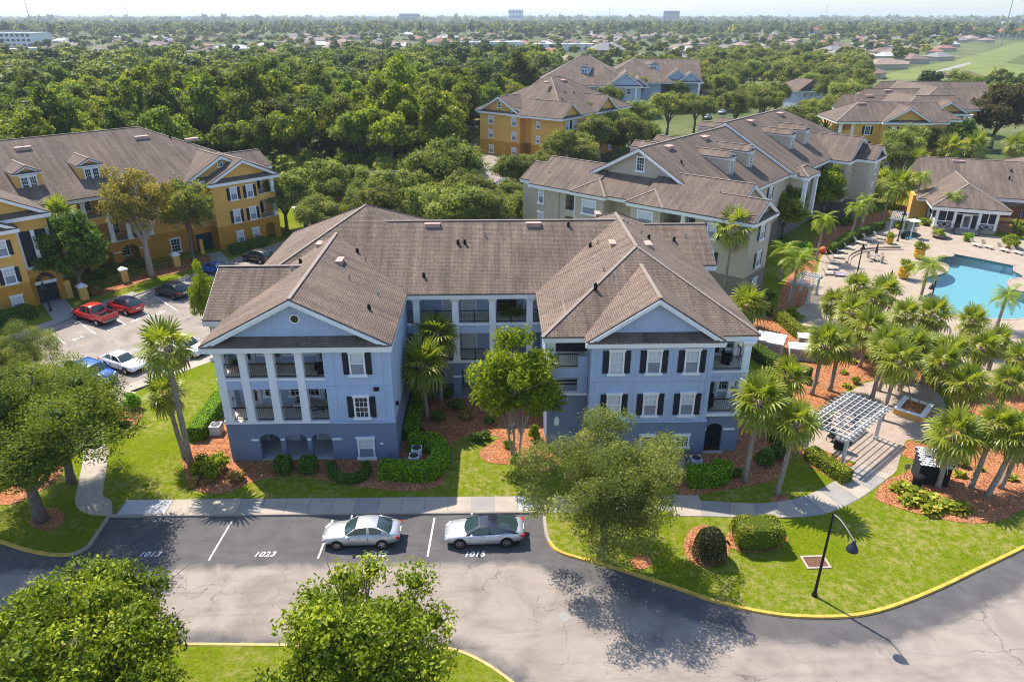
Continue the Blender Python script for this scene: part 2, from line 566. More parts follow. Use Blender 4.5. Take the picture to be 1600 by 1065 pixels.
def paver_mat(name, a, c2, mortar, w, h, rot):
    m, nt, b = new_mat(name)
    v = world_pos(nt)
    mp = N(nt, 'ShaderNodeMapping'); mp.inputs['Rotation'].default_value = (0, 0, R(rot))
    nt.links.new(v, mp.inputs['Vector'])
    br = N(nt, 'ShaderNodeTexBrick')
    br.inputs['Color1'].default_value = (*a, 1); br.inputs['Color2'].default_value = (*c2, 1); br.inputs['Mortar'].default_value = (*mortar, 1)
    br.inputs['Scale'].default_value = 1; br.inputs['Mortar Size'].default_value = 0.014
    br.inputs['Brick Width'].default_value = w; br.inputs['Row Height'].default_value = h
    nt.links.new(mp.outputs[0], br.inputs['Vector'])
    bl = ramp(nt, noise(nt, 0.6, 5, 0.65, v), [(0.3, (0.86, 0.85, 0.85)), (0.7, (1.08, 1.07, 1.05))])
    c = mixc(nt, 1.0, br.outputs['Color'], bl, 'MULTIPLY')
    nt.links.new(c, b.inputs['Base Color'])
    b.inputs['Roughness'].default_value = 0.9
    b.inputs['Specular IOR Level'].default_value = 0.2
    return m

def terrain_mat():
    m, nt, b = new_mat('open_ground')
    v = world_pos(nt)
    c = ramp(nt, noise(nt, 0.02, 6, 0.6, v), [(0.3, (0.06, 0.085, 0.028)), (0.52, (0.10, 0.125, 0.04)), (0.7, (0.19, 0.18, 0.10)), (0.85, (0.26, 0.24, 0.2))])
    f = ramp(nt, noise(nt, 0.4, 5, 0.7, v), [(0.3, (0.75, 0.75, 0.75)), (0.7, (1.15, 1.15, 1.15))])
    c = mixc(nt, 0.8, c, f, 'MULTIPLY')
    nt.links.new(c, b.inputs['Base Color'])
    b.inputs['Roughness'].default_value = 0.95
    b.inputs['Specular IOR Level'].default_value = 0.1
    return m

M['lawn'] = lawn_mat()
M['mulch'] = mulch_mat()
M['asphalt'] = asphalt_mat()
M['plaza'] = paver_mat('brick_paving', (0.34, 0.27, 0.22), (0.40, 0.325, 0.27), (0.26, 0.205, 0.17), 0.4, 0.2, 38)
M['deck'] = paver_mat('pool_deck_paving', (0.325, 0.27, 0.21), (0.36, 0.30, 0.24), (0.26, 0.21, 0.165), 0.6, 0.6, 20)
M['coping'] = plain('pool_coping', (0.36, 0.27, 0.22), 0.7, 0.1)
M['terrain'] = terrain_mat()
M['field'] = plain('field_grass', (0.135, 0.165, 0.035), 0.95, 0.3, 0.03)
def worn_paint():
    m, nt, b = new_mat('white_road_paint')
    v = world_pos(nt)
    f = ramp(nt, noise(nt, 5.0, 6, 0.75, v), [(0.36, (0.17, 0.165, 0.17)), (0.47, (0.58, 0.575, 0.56)), (0.7, (0.70, 0.69, 0.67))])
    nt.links.new(f, b.inputs['Base Color']); b.inputs['Roughness'].default_value = 0.8
    return m
M['line'] = worn_paint()
M['kerb'] = plain('kerb_concrete', (0.33, 0.285, 0.235), 0.9, 0.18, 1.2, bmp=0.15)
M['kerb_yellow'] = plain('yellow_kerb_paint', (0.54, 0.34, 0.06), 0.8, 0.3, 2.2)
M['kerb_cream'] = plain('faded_yellow_kerb', (0.46, 0.35, 0.15), 0.85, 0.25, 2.2)

def spline(pts, n=4, closed=False):
    P = [Vector((p[0], p[1])) for p in pts]
    L = len(P); out = []
    for i in range(L if closed else L - 1):
        p0 = P[(i - 1) % L] if closed or i > 0 else P[0]
        p1 = P[i]; p2 = P[(i + 1) % L]
        p3 = P[(i + 2) % L] if closed or i + 2 < L else P[-1]
        for k in range(n):
            t = k / n
            q = 0.5 * ((2 * p1) + (p2 - p0) * t + (2 * p0 - 5 * p1 + 4 * p2 - p3) * t * t + (3 * p1 - p0 - 3 * p2 + p3) * t ** 3)
            out.append((q.x, q.y))
    if not closed:
        out.append((P[-1].x, P[-1].y))
    return out

from mathutils.geometry import tessellate_polygon

def sheet(name, outer, z0, z1, m, holes=(), kind='structure', parent=None):
    """a flat sheet with vertical edges, standing from z0 to z1"""
    mb = MB()
    loops = [[Vector((p[0], p[1], 0)) for p in outer]] + [[Vector((p[0], p[1], 0)) for p in h] for h in holes]
    flat = [p for l in loops for p in l]
    mb.v = [(p.x, p.y, z1) for p in flat]
    for t in tessellate_polygon(loops):
        a, b_, c = (flat[i] for i in t)
        if (b_ - a).cross(c - a).z < 0:
            t = t[::-1]
        mb.f.append(tuple(t)); mb.mi.append(0)
    for l in loops:
        for i in range(len(l)):
            p, q = l[i], l[(i + 1) % len(l)]
            mb.poly([(p.x, p.y, z0), (q.x, q.y, z0), (q.x, q.y, z1), (p.x, p.y, z1)])
    o = mb.build(name, m, parent)
    if parent is None:
        o['kind'] = kind
    return o

# ------------------------------------------------------------------ terrain to the horizon

KERB_R = spline([(2.97, 37.74), (2.96, 36.38), (3.05, 35.14), (3.60, 33.96), (4.90, 33.25), (6.56, 32.55), (10.01, 30.79), (12.26, 29.56), (14.85, 28.66), (17.21, 28.33), (19.74, 28.40), (22.21, 29.04), (25.50, 30.32), (29.21, 31.99), (32.63, 33.53), (39.07, 36.59), (49.59, 41.01)], 4)
KERB_MAIN = [(-25.61, 37.98), (2.97, 37.74)]
KERB_L = spline([(-25.61, 37.98), (-25.49, 36.08), (-25.46, 35.25), (-25.66, 34.73), (-26.24, 34.34), (-27.49, 34.37), (-29.22, 34.82), (-31.29, 35.62), (-34.44, 36.79), (-41.74, 38.90), (-53.17, 41.26)], 4)
KERB_B = spline([(-32.83, 27.57), (-22.88, 27.49), (-15.85, 27.40), (-7.41, 27.07), (-3.37, 26.89), (-1.95, 26.56), (-0.68, 25.81), (0.60, 24.71), (2.09, 23.04), (3.37, 20.77)], 4)

# drive: a fine grid so that the sealed strips can follow the kerbs
def poly_dist(P, line):
    d = np.full(len(P), 1e9)
    L = np.array(line)
    for a, b_ in zip(L[:-1], L[1:]):
        ab = b_ - a
        t = np.clip(((P - a) @ ab) / max(ab @ ab, 1e-9), 0, 1)
        d = np.minimum(d, np.linalg.norm(P - (a + t[:, None] * ab), axis=1))
    return d

xs = np.concatenate((np.arange(-110, -40, 10.0), np.arange(-40, 60, 0.8), np.arange(60, 121, 10.0)))
ys = np.concatenate((np.arange(-20, 14, 4.0), np.arange(14, 39.0, 0.8)))
XX, YY = np.meshgrid(xs, ys, indexing='ij')
P2 = np.stack((XX.ravel(), YY.ravel()), 1)
nx, ny = len(xs), len(ys)
me = bpy.data.meshes.new('road')
idx = np.arange(nx * ny).reshape(nx, ny)
quads = np.stack((idx[:-1, :-1], idx[1:, :-1], idx[1:, 1:], idx[:-1, 1:]), -1).reshape(-1, 4)
me.from_pydata(np.c_[P2, np.zeros(len(P2))].tolist(), [], quads.tolist())
bay = np.clip((P2[:, 1] - 33.1 + 0.35) / 0.9, 0, 1) * np.clip((5.0 - P2[:, 0]) / 1.5, 0, 1)
kr = np.clip(1.55 - poly_dist(P2, KERB_R) / 1.7, 0, 1)
kb = np.clip(1.0 - poly_dist(P2, KERB_B) / 1.6, 0, 1) * 0.7
fresh = np.maximum(np.maximum(bay, kr), kb)
a_ = me.attributes.new('fresh', 'FLOAT', 'POINT'); a_.data.foreach_set('value', fresh.astype(np.float32))
me.materials.append(M['asphalt'])
road = place('road', me); road['kind'] = 'structure'

# far car park beside the amber building
FAR = [(-46.18, 72.45), (-41.12, 81.79)]
NEAR = [(-33.21, 56.34), (-28.04, 62.22)]
def line_pt(ab, t):
    (ax, ay), (bx, by) = ab
    L = math.hypot(bx - ax, by - ay)
    return (ax + (bx - ax) / L * t, ay + (by - ay) / L * t)
lot_outline = [line_pt(NEAR, -60), line_pt(NEAR, 20), (-8, 84), (4, 97), (2, 128), line_pt(FAR, 52), line_pt(FAR, 12), line_pt(FAR, -20), line_pt(FAR, -75)]
lot = sheet('car_park', lot_outline, -0.05, 0.004, M['asphalt'])
lot2 = sheet('back_road', [(-24, 112), (4, 120), (8, 150), (24, 190), (60, 262), (52, 270), (12, 205), (-6, 160), (-26, 128)], -0.05, 0.0, M['asphalt'])

# paint on the drive
def stripe(p, q, w, parent, z=0.008):
    mb = MB()
    p = Vector((*p, z)); q = Vector((*q, z)); d = (q - p).normalized(); s = Vector((-d.y, d.x, 0)) * (w / 2)
    mb.poly([p - s, q - s, q + s, p + s])
    return mb.build('parking_line', M['line'], parent)
for x0, x1 in ((-17.62, -17.45), (-11.02, -10.86), (-4.35, -4.2)):
    stripe((x0, 33.75), (x1, 37.4), 0.12, road)
def number(txt, loc, size, rz, parent, shear=0.25):
    cu = bpy.data.curves.new('digits', 'FONT')
    cu.body = txt; cu.size = size; cu.align_x = 'CENTER'; cu.shear = shear; cu.offset = 0.022 * size
    cu.space_character = 1.08
    t = bpy.data.objects.new('tmp', cu)
    dg = bpy.context.evaluated_depsgraph_get()
    LINK(t); bpy.context.view_layer.update()
    me = bpy.data.meshes.new_from_object(t.evaluated_get(bpy.context.evaluated_depsgraph_get()))
    bpy.data.objects.remove(t)
    me.materials.clear(); me.materials.append(M['line'])
    return place('parking_number', me, parent, loc, (0, 0, rz))
for txt, (px, py) in zip(('1023', '1033', '1015', '1013'), [(-14.39, 34.05), (-7.53, 33.89), (-1.49, 33.74), (-21.45, 34.23)]):
    number(txt, (px, py - 0.05, 0.009), 0.62, 0.02, road)
for p, q in ([(-45.74, 71.72), (-41.67, 67.92)], [(-47.59, 69.39), (-43.50, 65.55)], [(-43.73, 74.24), (-39.69, 70.17)], [(-40.17, 78.59), (-35.84, 74.24)], [(-42.01, 76.53), (-37.93, 72.34)], [(-35.31, 62.26), (-32.08, 58.93)], [(-32.81, 64.08), (-29.98, 61.29)]):
    stripe(p, q, 0.13, lot, 0.012)
LOT_RZ = math.atan2(FAR[1][1] - FAR[0][1], FAR[1][0] - FAR[0][0])
for txt, (px, py) in zip(('416', '418', '420', '422', '415'), [(-42.77, 66.78), (-40.63, 69.17), (-39.02, 71.38), (-37.24, 73.52), (-35.85, 63.57)]):
    number(txt, (px, py, 0.013), 0.75, LOT_RZ, lot, 0.0)
mh = MB(); mh.lathe([(0.36, 0.0), (0.36, 0.008)], 20, (*[(3.60, 28.80)][0], 0.004))
mh.build('drain_cover', M['concrete_grey'], road)
stop = MB()
for p, q in ([(-31.71, 59.45), (-30.78, 60.22)], [(-29.97, 60.88), (-29.11, 61.97)], [(-44.35, 71.86), (-45.20, 70.48)], [(-46.58, 68.49), (-45.49, 70.14)]):
    stop.cur = 0
    s1 = MB(); s1.beam((*p, 0.075), (*q, 0.075), 0.17, 0.13)
    s1.build('wheel_stop', M['concrete_grey'], lot)

# ------------------------------------------------------------------ lawns
DECK = spline([(31.33, 69.84), (36.23, 75.42), (40.99, 84.23), (44.24, 90.69), (48.38, 96.47), (53.86, 102.22), (59.90, 107.47), (64.84, 110.05), (66.80, 108.83), (68.84, 104.31), (75.25, 100.34), (83.54, 93.48), (76.24, 74.44), (60.86, 59.63), (51.56, 55.62), (45.73, 55.76), (42.11, 57.64), (40.99, 62.28), (37.74, 66.26), (33.61, 67.70)], 3, True)
POOL = spline([(63.72, 92.49), (66.46, 89.73), (68.81, 87.11)], 1) + spline([(67.34, 85.08), (67.05, 82.62), (64.72, 81.73), (63.24, 80.14), (62.91, 77.92), (65.91, 76.35), (63.64, 72.77), (61.64, 70.54), (56.64, 69.04), (52.69, 69.49), (51.25, 70.61), (49.03, 70.49), (48.20, 71.80), (48.84, 74.51), (50.00, 76.32), (51.61, 77.55), (53.01, 79.04), (53.51, 80.61), (53.07, 81.54), (54.78, 83.41), (56.20, 83.86), (58.06, 85.05), (59.29, 86.56), (59.70, 88.12), (59.23, 88.94), (59.91, 90.58), (61.61, 91.67), (62.34, 91.09)], 3)
SPA = spline([(62.33, 103.76), (64.00, 103.72), (64.52, 101.62), (62.83, 99.64), (60.77, 99.03), (60.22, 100.70)], 3, True)

def shrink(poly, d):
    cx = sum(p[0] for p in poly) / len(poly); cy = sum(p[1] for p in poly) / len(poly)
    out = []
    for x, y in poly:
        L = math.hypot(x - cx, y - cy)
        out.append((cx + (x - cx) * (L - d) / L, cy + (y - cy) * (L - d) / L))
    return out
path_r = [(-25.61, 37.98), (-26.51, 39.83), (-27.25, 40.27), (-28.29, 42.91), (-29.45, 45.66), (-30.41, 46.83), (-31.69, 51.08), (-31.75, 55.01)]
main_lawn = list(reversed(KERB_R)) + path_r[:1] + path_r[1:] + [line_pt(NEAR, 14), (-16, 76), (-4, 92), (2, 124), (20, 150), (75, 146), (118, 130)]
sheet('lawn', main_lawn, -0.05, 0.10, M['lawn'], holes=[shrink(DECK, 1.2)])
path_l = [(-32.71, 55.26), (-33.43, 51.64), (-33.58, 48.19), (-33.18, 46.89), (-31.91, 46.15), (-31.03, 45.10), (-30.06, 42.80), (-28.86, 39.95), (-28.18, 38.90), (-27.06, 38.21), (-25.61, 37.98)]
sheet('lawn', KERB_L + [line_pt(NEAR, -60)] + [line_pt(NEAR, -2)] + path_l[:-1], -0.05, 0.098, M['lawn'])
sheet('lawn', KERB_B + [(12, 8), (-40, 8)], -0.05, 0.10, M['lawn'])
side = [line_pt(FAR, -75), line_pt(FAR, 40)]
dx, dy = -math.sin(LOT_RZ), math.cos(LOT_RZ)
sheet('lawn', side + [(-24, 116), (-46, 134), (side[0][0] + dx * 70, side[0][1] + dy * 70)], -0.05, 0.10, M['lawn'])

# kerbs
def kerb(name, line, m, w=0.16, z1=0.125, side_=1, z0=-0.05):
    mb = MB(); L = [Vector((p[0], p[1])) for p in line]
    nn = []
    for i in range(len(L)):
        d = (L[min(i + 1, len(L) - 1)] - L[max(i - 1, 0)]).normalized()
        nn.append(Vector((-d.y, d.x)) * side_)
    for i in range(len(L) - 1):
        a, b_ = L[i] - nn[i] * 0.04, L[i + 1] - nn[i + 1] * 0.04
        c, d = L[i + 1] + nn[i + 1] * w, L[i] + nn[i] * w
        mb.hexa([(*a, z0), (*b_, z0), (*c, z0), (*d, z0), (*(a + nn[i] * 0.03), z1), (*(b_ + nn[i + 1] * 0.03), z1), (*c, z1), (*d, z1)])
    o = mb.build(name, m); o['kind'] = 'structure'
    return o
kerb('kerb', [KERB_MAIN[0], KERB_MAIN[1]], M['kerb'], 0.18)
kerb('kerb', KERB_R[:10], M['kerb'], 0.18)
kerb('kerb', KERB_R[9:], M['kerb_yellow'], 0.18)
kerb('kerb', KERB_L[:17], M['kerb'], 0.18, side_=-1)
kerb('kerb', KERB_L[16:], M['kerb_yellow'], 0.18, side_=-1)
kerb('kerb', KERB_B, M['kerb_cream'], 0.16, side_=-1)
kerb('kerb', [line_pt(FAR, -75), line_pt(FAR, 40)], M['kerb'], 0.15)
kerb('kerb', [line_pt(NEAR, -40), line_pt(NEAR, 14)], M['kerb'], 0.15, side_=-1)

# ------------------------------------------------------------------ walks: every slab is a piece of its own
def slab_piece(c4, z1, m, parent, gap=0.028, z0=0.0):
    c = sum((Vector(p) for p in c4), Vector((0, 0))) / 4
    mb = MB()
    q = []
    for p in c4:
        p = Vector(p); d = (p - c); q.append(p - d.normalized() * gap * 1.4)
    zz = z1 + random.uniform(-0.003, 0.003)
    mb.hexa([(*p, z0) for p in q] + [(*p, zz) for p in q])
    return mb.build('slab', m, parent)
random.seed(3)
walk = sheet('sidewalk', [(-25.3, 37.96), (13.5, 37.55), (13.5, 39.35), (-25.3, 39.7)], 0.0, 0.108, M['concrete_grey'])
x = -25.2
i = 0
while x < 13.4:
    w = 1.56
    ya = 38.0 - (x + 25) * 0.0105; yb = ya - w * 0.0105
    m = M['concrete_pale'] if i in (0, 1, 17) else (M['concrete'] if i % 5 else M['concrete_grey'])
    if x > 5: m = M['concrete_grey'] if i % 3 else M['concrete']
    slab_piece([(x, ya + 0.12), (x + w, yb + 0.12), (x + w, yb + 1.66), (x, ya + 1.66)], 0.13, m, walk)
    x += w; i += 1
curve_b = spline([(11.55, 37.07), (14.41, 36.93), (16.89, 36.74), (19.44, 36.74), (21.72, 37.08), (23.91, 38.11), (25.99, 39.47), (28.21, 41.14)], 3)
curve_t = spline([(11.96, 38.82), (14.87, 38.54), (17.41, 38.27), (19.47, 38.49), (20.97, 38.95), (23.01, 40.06), (24.92, 41.46), (26.51, 42.86)], 3)
walk2 = sheet('walkway', curve_b + curve_t[::-1], 0.0, 0.112, M['concrete_grey'])
for i in range(0, len(curve_b) - 1, 2):
    j = min(i + 2, len(curve_b) - 1)
    slab_piece([curve_b[i], curve_b[j], curve_t[j], curve_t[i]], 0.134, M['concrete_grey'] if i % 4 else M['concrete'], walk2)
pl = spline([(-25.61, 37.98), (-27.06, 38.21), (-28.18, 38.90), (-28.91, 39.96), (-30.06, 42.80), (-31.03, 45.10), (-31.91, 46.15), (-33.18, 46.89), (-33.58, 48.19), (-33.43, 51.64), (-32.71, 55.26)], 2)
pr_ = spline([(-25.50, 38.10), (-26.03, 39.19), (-26.51, 39.83), (-27.20, 40.27), (-28.29, 42.91), (-29.45, 45.66), (-29.85, 46.28), (-30.50, 47.01), (-31.00, 48.31), (-31.58, 51.08), (-31.58, 55.00)], 2)
path = sheet('footpath', pl + pr_[::-1], 0.0, 0.116, M['concrete'])
ns = line_pt(NEAR, -26), line_pt(NEAR, 14)
nd = (math.sin(LOT_RZ) * 1.5, -math.cos(LOT_RZ) * 1.5)
lot_walk = sheet('lot_sidewalk', [ns[0], ns[1], (ns[1][0] + nd[0], ns[1][1] + nd[1]), (ns[0][0] + nd[0], ns[0][1] + nd[1])], 0.0, 0.12, M['concrete'])
fs = line_pt(FAR, -40), line_pt(FAR, 8)
far_walk = sheet('lot_sidewalk', [fs[0], fs[1], (fs[1][0] - nd[0] * .9, fs[1][1] - nd[1] * .9), (fs[0][0] - nd[0] * .9, fs[0][1] - nd[1] * .9)], 0.0, 0.121, M['concrete_grey'])
sheet('entrance_path', [(-53.03, 77.60), (-51.27, 79.21), (-46.09, 72.81), (-47.09, 70.35)], 0.0, 0.126, M['concrete_grey'])
sheet('entrance_path', [(-40.15, 94.74), (-38.51, 95.86), (-35.28, 90.71), (-36.41, 88.64)], 0.0, 0.126, M['concrete_grey'])
plaza = sheet('plaza', spline([(26.51, 42.86), (28.21, 41.14), (30.35, 43.85), (31.97, 45.84), (33.56, 45.80), (37.72, 50.43), (38.60, 54.47), (36.98, 55.97), (33.12, 55.08), (30.33, 52.80), (27.69, 49.63), (24.79, 46.76), (23.31, 44.63), (25.01, 43.56)], 3, True), 0.0, 0.118, M['plaza'])

# ------------------------------------------------------------------ mulch beds
def bed(outline, z=0.128, n=3):
    return sheet('mulch_bed', spline(outline, n, True), 0.0, z, M['mulch'])
bed([(-24.05, 45.96), (-22.80, 43.18), (-21.38, 40.92), (-19.58, 40.23), (-18.51, 40.56), (-17.09, 41.71), (-15.77, 42.14), (-14.13, 42.18), (-12.67, 41.76), (-11.18, 41.12), (-9.32, 40.70), (-6.13, 40.19), (-3.96, 40.87), (-3.66, 42.71), (-3.93, 45.65), (-4.83, 46.56), (-7.03, 49.47), (-8.69, 45.76), (-18.17, 44.95), (-22.67, 50.35), (-23.13, 47.01)])
bed([(-7.77, 55.48), (-6.16, 47.52), (-4.11, 45.30), (-3.53, 46.26), (-2.22, 47.33), (0.14, 46.99), (-0.85, 45.66), (-1.42, 44.63), (-0.64, 43.52), (1.57, 43.06), (3.35, 42.30), (4.92, 44.14), (4.48, 51.24), (-0.94, 55.92)])
bed([(12.87, 45.23), (12.55, 39.44), (15.46, 39.80), (17.39, 40.20), (19.40, 40.75), (20.97, 42.11), (22.57, 45.00), (22.40, 49.76), (19.00, 50.89)])
bed([(18.51, 38.66), (19.15, 39.06), (19.81, 39.05), (19.88, 38.55), (19.06, 38.23)])
bed([(23.02, 44.64), (22.67, 43.28), (23.53, 41.26), (24.57, 39.80), (26.06, 41.12), (26.08, 42.54), (24.89, 44.42)])
bed([(27.57, 40.62), (25.82, 38.76), (26.73, 37.63), (28.36, 36.66), (30.84, 35.82), (33.34, 36.27), (35.19, 37.22), (41.81, 38.94), (52.88, 50.06), (49.41, 55.92), (43.94, 54.82), (37.59, 50.22), (33.46, 45.44), (31.97, 45.66), (30.40, 43.77), (31.06, 42.75), (29.16, 41.35)])
bed([(23.18, 48.73), (25.40, 52.70), (28.45, 56.43), (32.72, 61.02), (36.72, 63.44), (40.14, 60.13), (38.18, 54.96), (36.53, 56.24), (33.12, 55.33), (30.58, 53.60), (27.84, 50.46), (24.89, 47.51), (22.45, 45.71)], 0.124)
bed([(-47.87, 78.71), (-46.93, 82.15), (-43.35, 90.38), (-39.93, 94.15), (-38.76, 91.88), (-40.20, 87.71), (-43.06, 84.83), (-46.13, 79.72)])
bed([(11.50, 34.11), (12.30, 35.65), (13.34, 36.12), (13.96, 35.12), (14.47, 34.39), (13.93, 33.14), (12.59, 32.29), (11.63, 32.75)])
bed([(14.72, 35.47), (16.61, 35.92), (18.12, 35.26), (17.96, 34.18), (16.20, 33.53), (14.41, 33.92)])
bed([(8.00, 33.06), (8.74, 33.49), (9.28, 33.03), (8.99, 32.38), (8.13, 32.29)])
bed([(-30.30, 37.19), (-30.82, 38.63), (-29.98, 38.95), (-28.83, 38.38), (-28.30, 37.27), (-29.02, 36.66)])
bed([(-37.09, 40.73), (-33.63, 39.38), (-32.51, 39.63), (-31.78, 40.74), (-31.31, 42.68), (-32.52, 44.47), (-34.81, 45.02), (-40.08, 45.15)])
bed([(-31.42, 52.98), (-29.83, 52.08), (-29.11, 50.01), (-29.88, 49.24), (-31.26, 51.07)])
bed([(64.33, 110.06), (69.09, 114.00), (70.97, 107.96), (77.27, 103.39), (81.72, 97.23), (86.12, 103.18), (81.41, 109.64), (75.67, 115.97), (74.27, 121.42), (68.06, 116.16)], 0.124)
bed([(39.02, 86.79), (48.39, 101.33), (57.60, 110.22), (66.98, 116.19), (62.77, 110.10), (54.99, 104.65), (47.06, 95.58), (42.92, 88.80), (36.23, 75.42), (33.82, 73.49), (31.30, 71.66), (34.84, 79.71)], 0.124)
bed([(28.20, 69.91), (30.91, 73.57), (32.52, 66.39), (33.36, 62.47), (30.04, 57.68), (26.68, 55.24), (24.99, 60.50)], 0.122)

# ------------------------------------------------------------------ pool
sheet('ground', [(-9000, -200), (9000, -200), (9000, 11000), (-9000, 11000)], -0.5, -0.06, M['terrain'], holes=[shrink(DECK, 1.6)])
deck = sheet('pool_deck', DECK, -0.05, 0.12, M['deck'], holes=[POOL, SPA])
def water_mat(name, tint, rip):
    m, nt, b = new_mat(name)
    for n in [b]:
        nt.nodes.remove(n)
    tr = N(nt, 'ShaderNodeBsdfTransparent'); tr.inputs[0].default_value = (*tint, 1)
    gl = N(nt, 'ShaderNodeBsdfGlossy'); gl.inputs['Roughness'].default_value = 0.03
    fr = N(nt, 'ShaderNodeFresnel'); fr.inputs['IOR'].default_value = 1.33
    bp = N(nt, 'ShaderNodeBump'); bp.inputs['Strength'].default_value = rip; bp.inputs['Distance'].default_value = 0.05
    nt.links.new(noise(nt, 2.2, 3, 0.6, world_pos(nt)), bp.inputs['Height'])
    nt.links.new(bp.outputs[0], gl.inputs['Normal']); nt.links.new(bp.outputs[0], fr.inputs['Normal'])
    mx = N(nt, 'ShaderNodeMixShader')
    nt.links.new(fr.outputs[0], mx.inputs[0]); nt.links.new(tr.outputs[0], mx.inputs[1]); nt.links.new(gl.outputs[0], mx.inputs[2])
    nt.links.new(mx.outputs[0], nt.nodes['Material Output'].inputs['Surface'])
    return m
M['water'] = water_mat('pool_water', (0.72, 0.96, 0.985), 0.25)
M['plaster'] = plain('pool_plaster', (0.20, 0.325, 0.365), 0.8, 0.05, 0.8)
M['tile'] = plain('waterline_tile', (0.10, 0.30, 0.38), 0.4, 0.1, 6)
for nm, outl, dep in (('pool_basin', POOL, -1.25), ('spa_basin', SPA, -0.7)):
    mb = MB(); n = len(outl)
    mb.poly([(x, y, dep) for x, y in outl])
    for k in range(n):
        (x0, y0), (x1, y1) = outl[k], outl[(k + 1) % n]
        mb.cur = 0
        mb.poly([(x0, y0, dep), (x1, y1, dep), (x1, y1, -0.22), (x0, y0, -0.22)])
        mb.cur = 1
        mb.poly([(x0, y0, -0.22), (x1, y1, -0.22), (x1, y1, 0.10), (x0, y0, 0.10)])
    o = mb.build(nm, [M['plaster'], M['tile']]); o['kind'] = 'structure'
    ar = sum(outl[k][0] * outl[(k + 1) % n][1] - outl[(k + 1) % n][0] * outl[k][1] for k in range(n))
    w = MB(); w.poly([(x, y, -0.03) for x, y in (outl if ar > 0 else outl[::-1])])
    o = w.build('pool_water' if nm[0] == 'p' else 'spa_water', M['water']); o['kind'] = 'structure'
    mb = MB(); big = outl
    for k in range(n):
        (x0, y0), (x1, y1) = outl[k], outl[(k + 1) % n]
        d = Vector((x1 - x0, y1 - y0))
        if d.length < 1e-3: continue
        d.normalize(); s = Vector((d.y, -d.x)) * 0.28
        c = Vector((x0 + x1, y0 + y1)) / 2
        mb.hexa([(x0, y0, 0.06), (x1, y1, 0.06), (x1 + s.x, y1 + s.y, 0.06), (x0 + s.x, y0 + s.y, 0.06), (x0, y0, 0.15), (x1, y1, 0.15), (x1 + s.x, y1 + s.y, 0.15), (x0 + s.x, y0 + s.y, 0.15)])
    o = mb.build('pool_coping' if nm[0] == 'p' else 'spa_coping', M['coping']); o['kind'] = 'structure'
sheet('field', [(185.82, 374.21), (241.63, 445.96), (295.25, 506.00), (365.15, 584.25), (474.07, 716.71), (677.72, 972.06), (702.54, 971.45), (473.80, 665.45), (366.79, 533.56), (349.24, 443.33), (312.79, 395.67), (265.93, 388.29), (228.83, 389.20)], -0.05, -0.02, M['field'])
sheet('canal', [(259.74, 440.16), (321.24, 512.40), (346.83, 541.90), (338.21, 526.63), (310.13, 492.10), (256.49, 429.88)], -0.05, -0.01, M['concrete_grey'])

# ------------------------------------------------------------------ building kit
PITCH = 0.54

class Bld:
    """a building: its Empty, and whether its outlines are written in site or own coordinates"""
    def __init__(s, root, world=False, roof='roof', cap=True):
        s.root = root; s.world = world; s.roof = M[roof]; s.cap = cap
        s.capmb = MB()
    def add(s, mb, name, m, parent=None, label=None):
        return mb.build(name, m, parent or s.root, world=s.world, label=label)
    def put(s, name, me, x, y, z, rz=0.0, label=None):
        if s.world:
            loc, a = TR[s.root.name]
            x, y, z = x - loc.x, y - loc.y, z - loc.z
        return place(name, me, s.root, (x, y, z), (0, 0, rz), label)
    def wall(s, x0, x1, y0, y1, z0, z1, m, name='wall'):
        mb = MB(); mb.box(x0, x1, y0, y1, z0, z1)
        return s.add(mb, name, M[m] if isinstance(m, str) else m)
    def boxes(s, name, m, lst):
        if 'wall' in name or name in ('steps', 'porch_rail'):
            mb = MB()
            for b in lst:
                mb.box(*b)
            return s.add(mb, name, M[m] if isinstance(m, str) else m)
        for b in lst:
            mb = MB(); mb.box(*b)
            o = s.add(mb, name, M[m] if isinstance(m, str) else m)
        return o
    def finish(s):
        if s.capmb.v:
            s.add(s.capmb, 'ridge_cap', M['ridge'])

def gframe(c, ang):
    a = R(ang)
    A = Vector((math.cos(a), math.sin(a), 0)); Bv = Vector((-math.sin(a), math.cos(a), 0)); o = Vector((c[0], c[1], 0))
    return lambda p, q, z: o + A * p + Bv * q + Vector((0, 0, z))

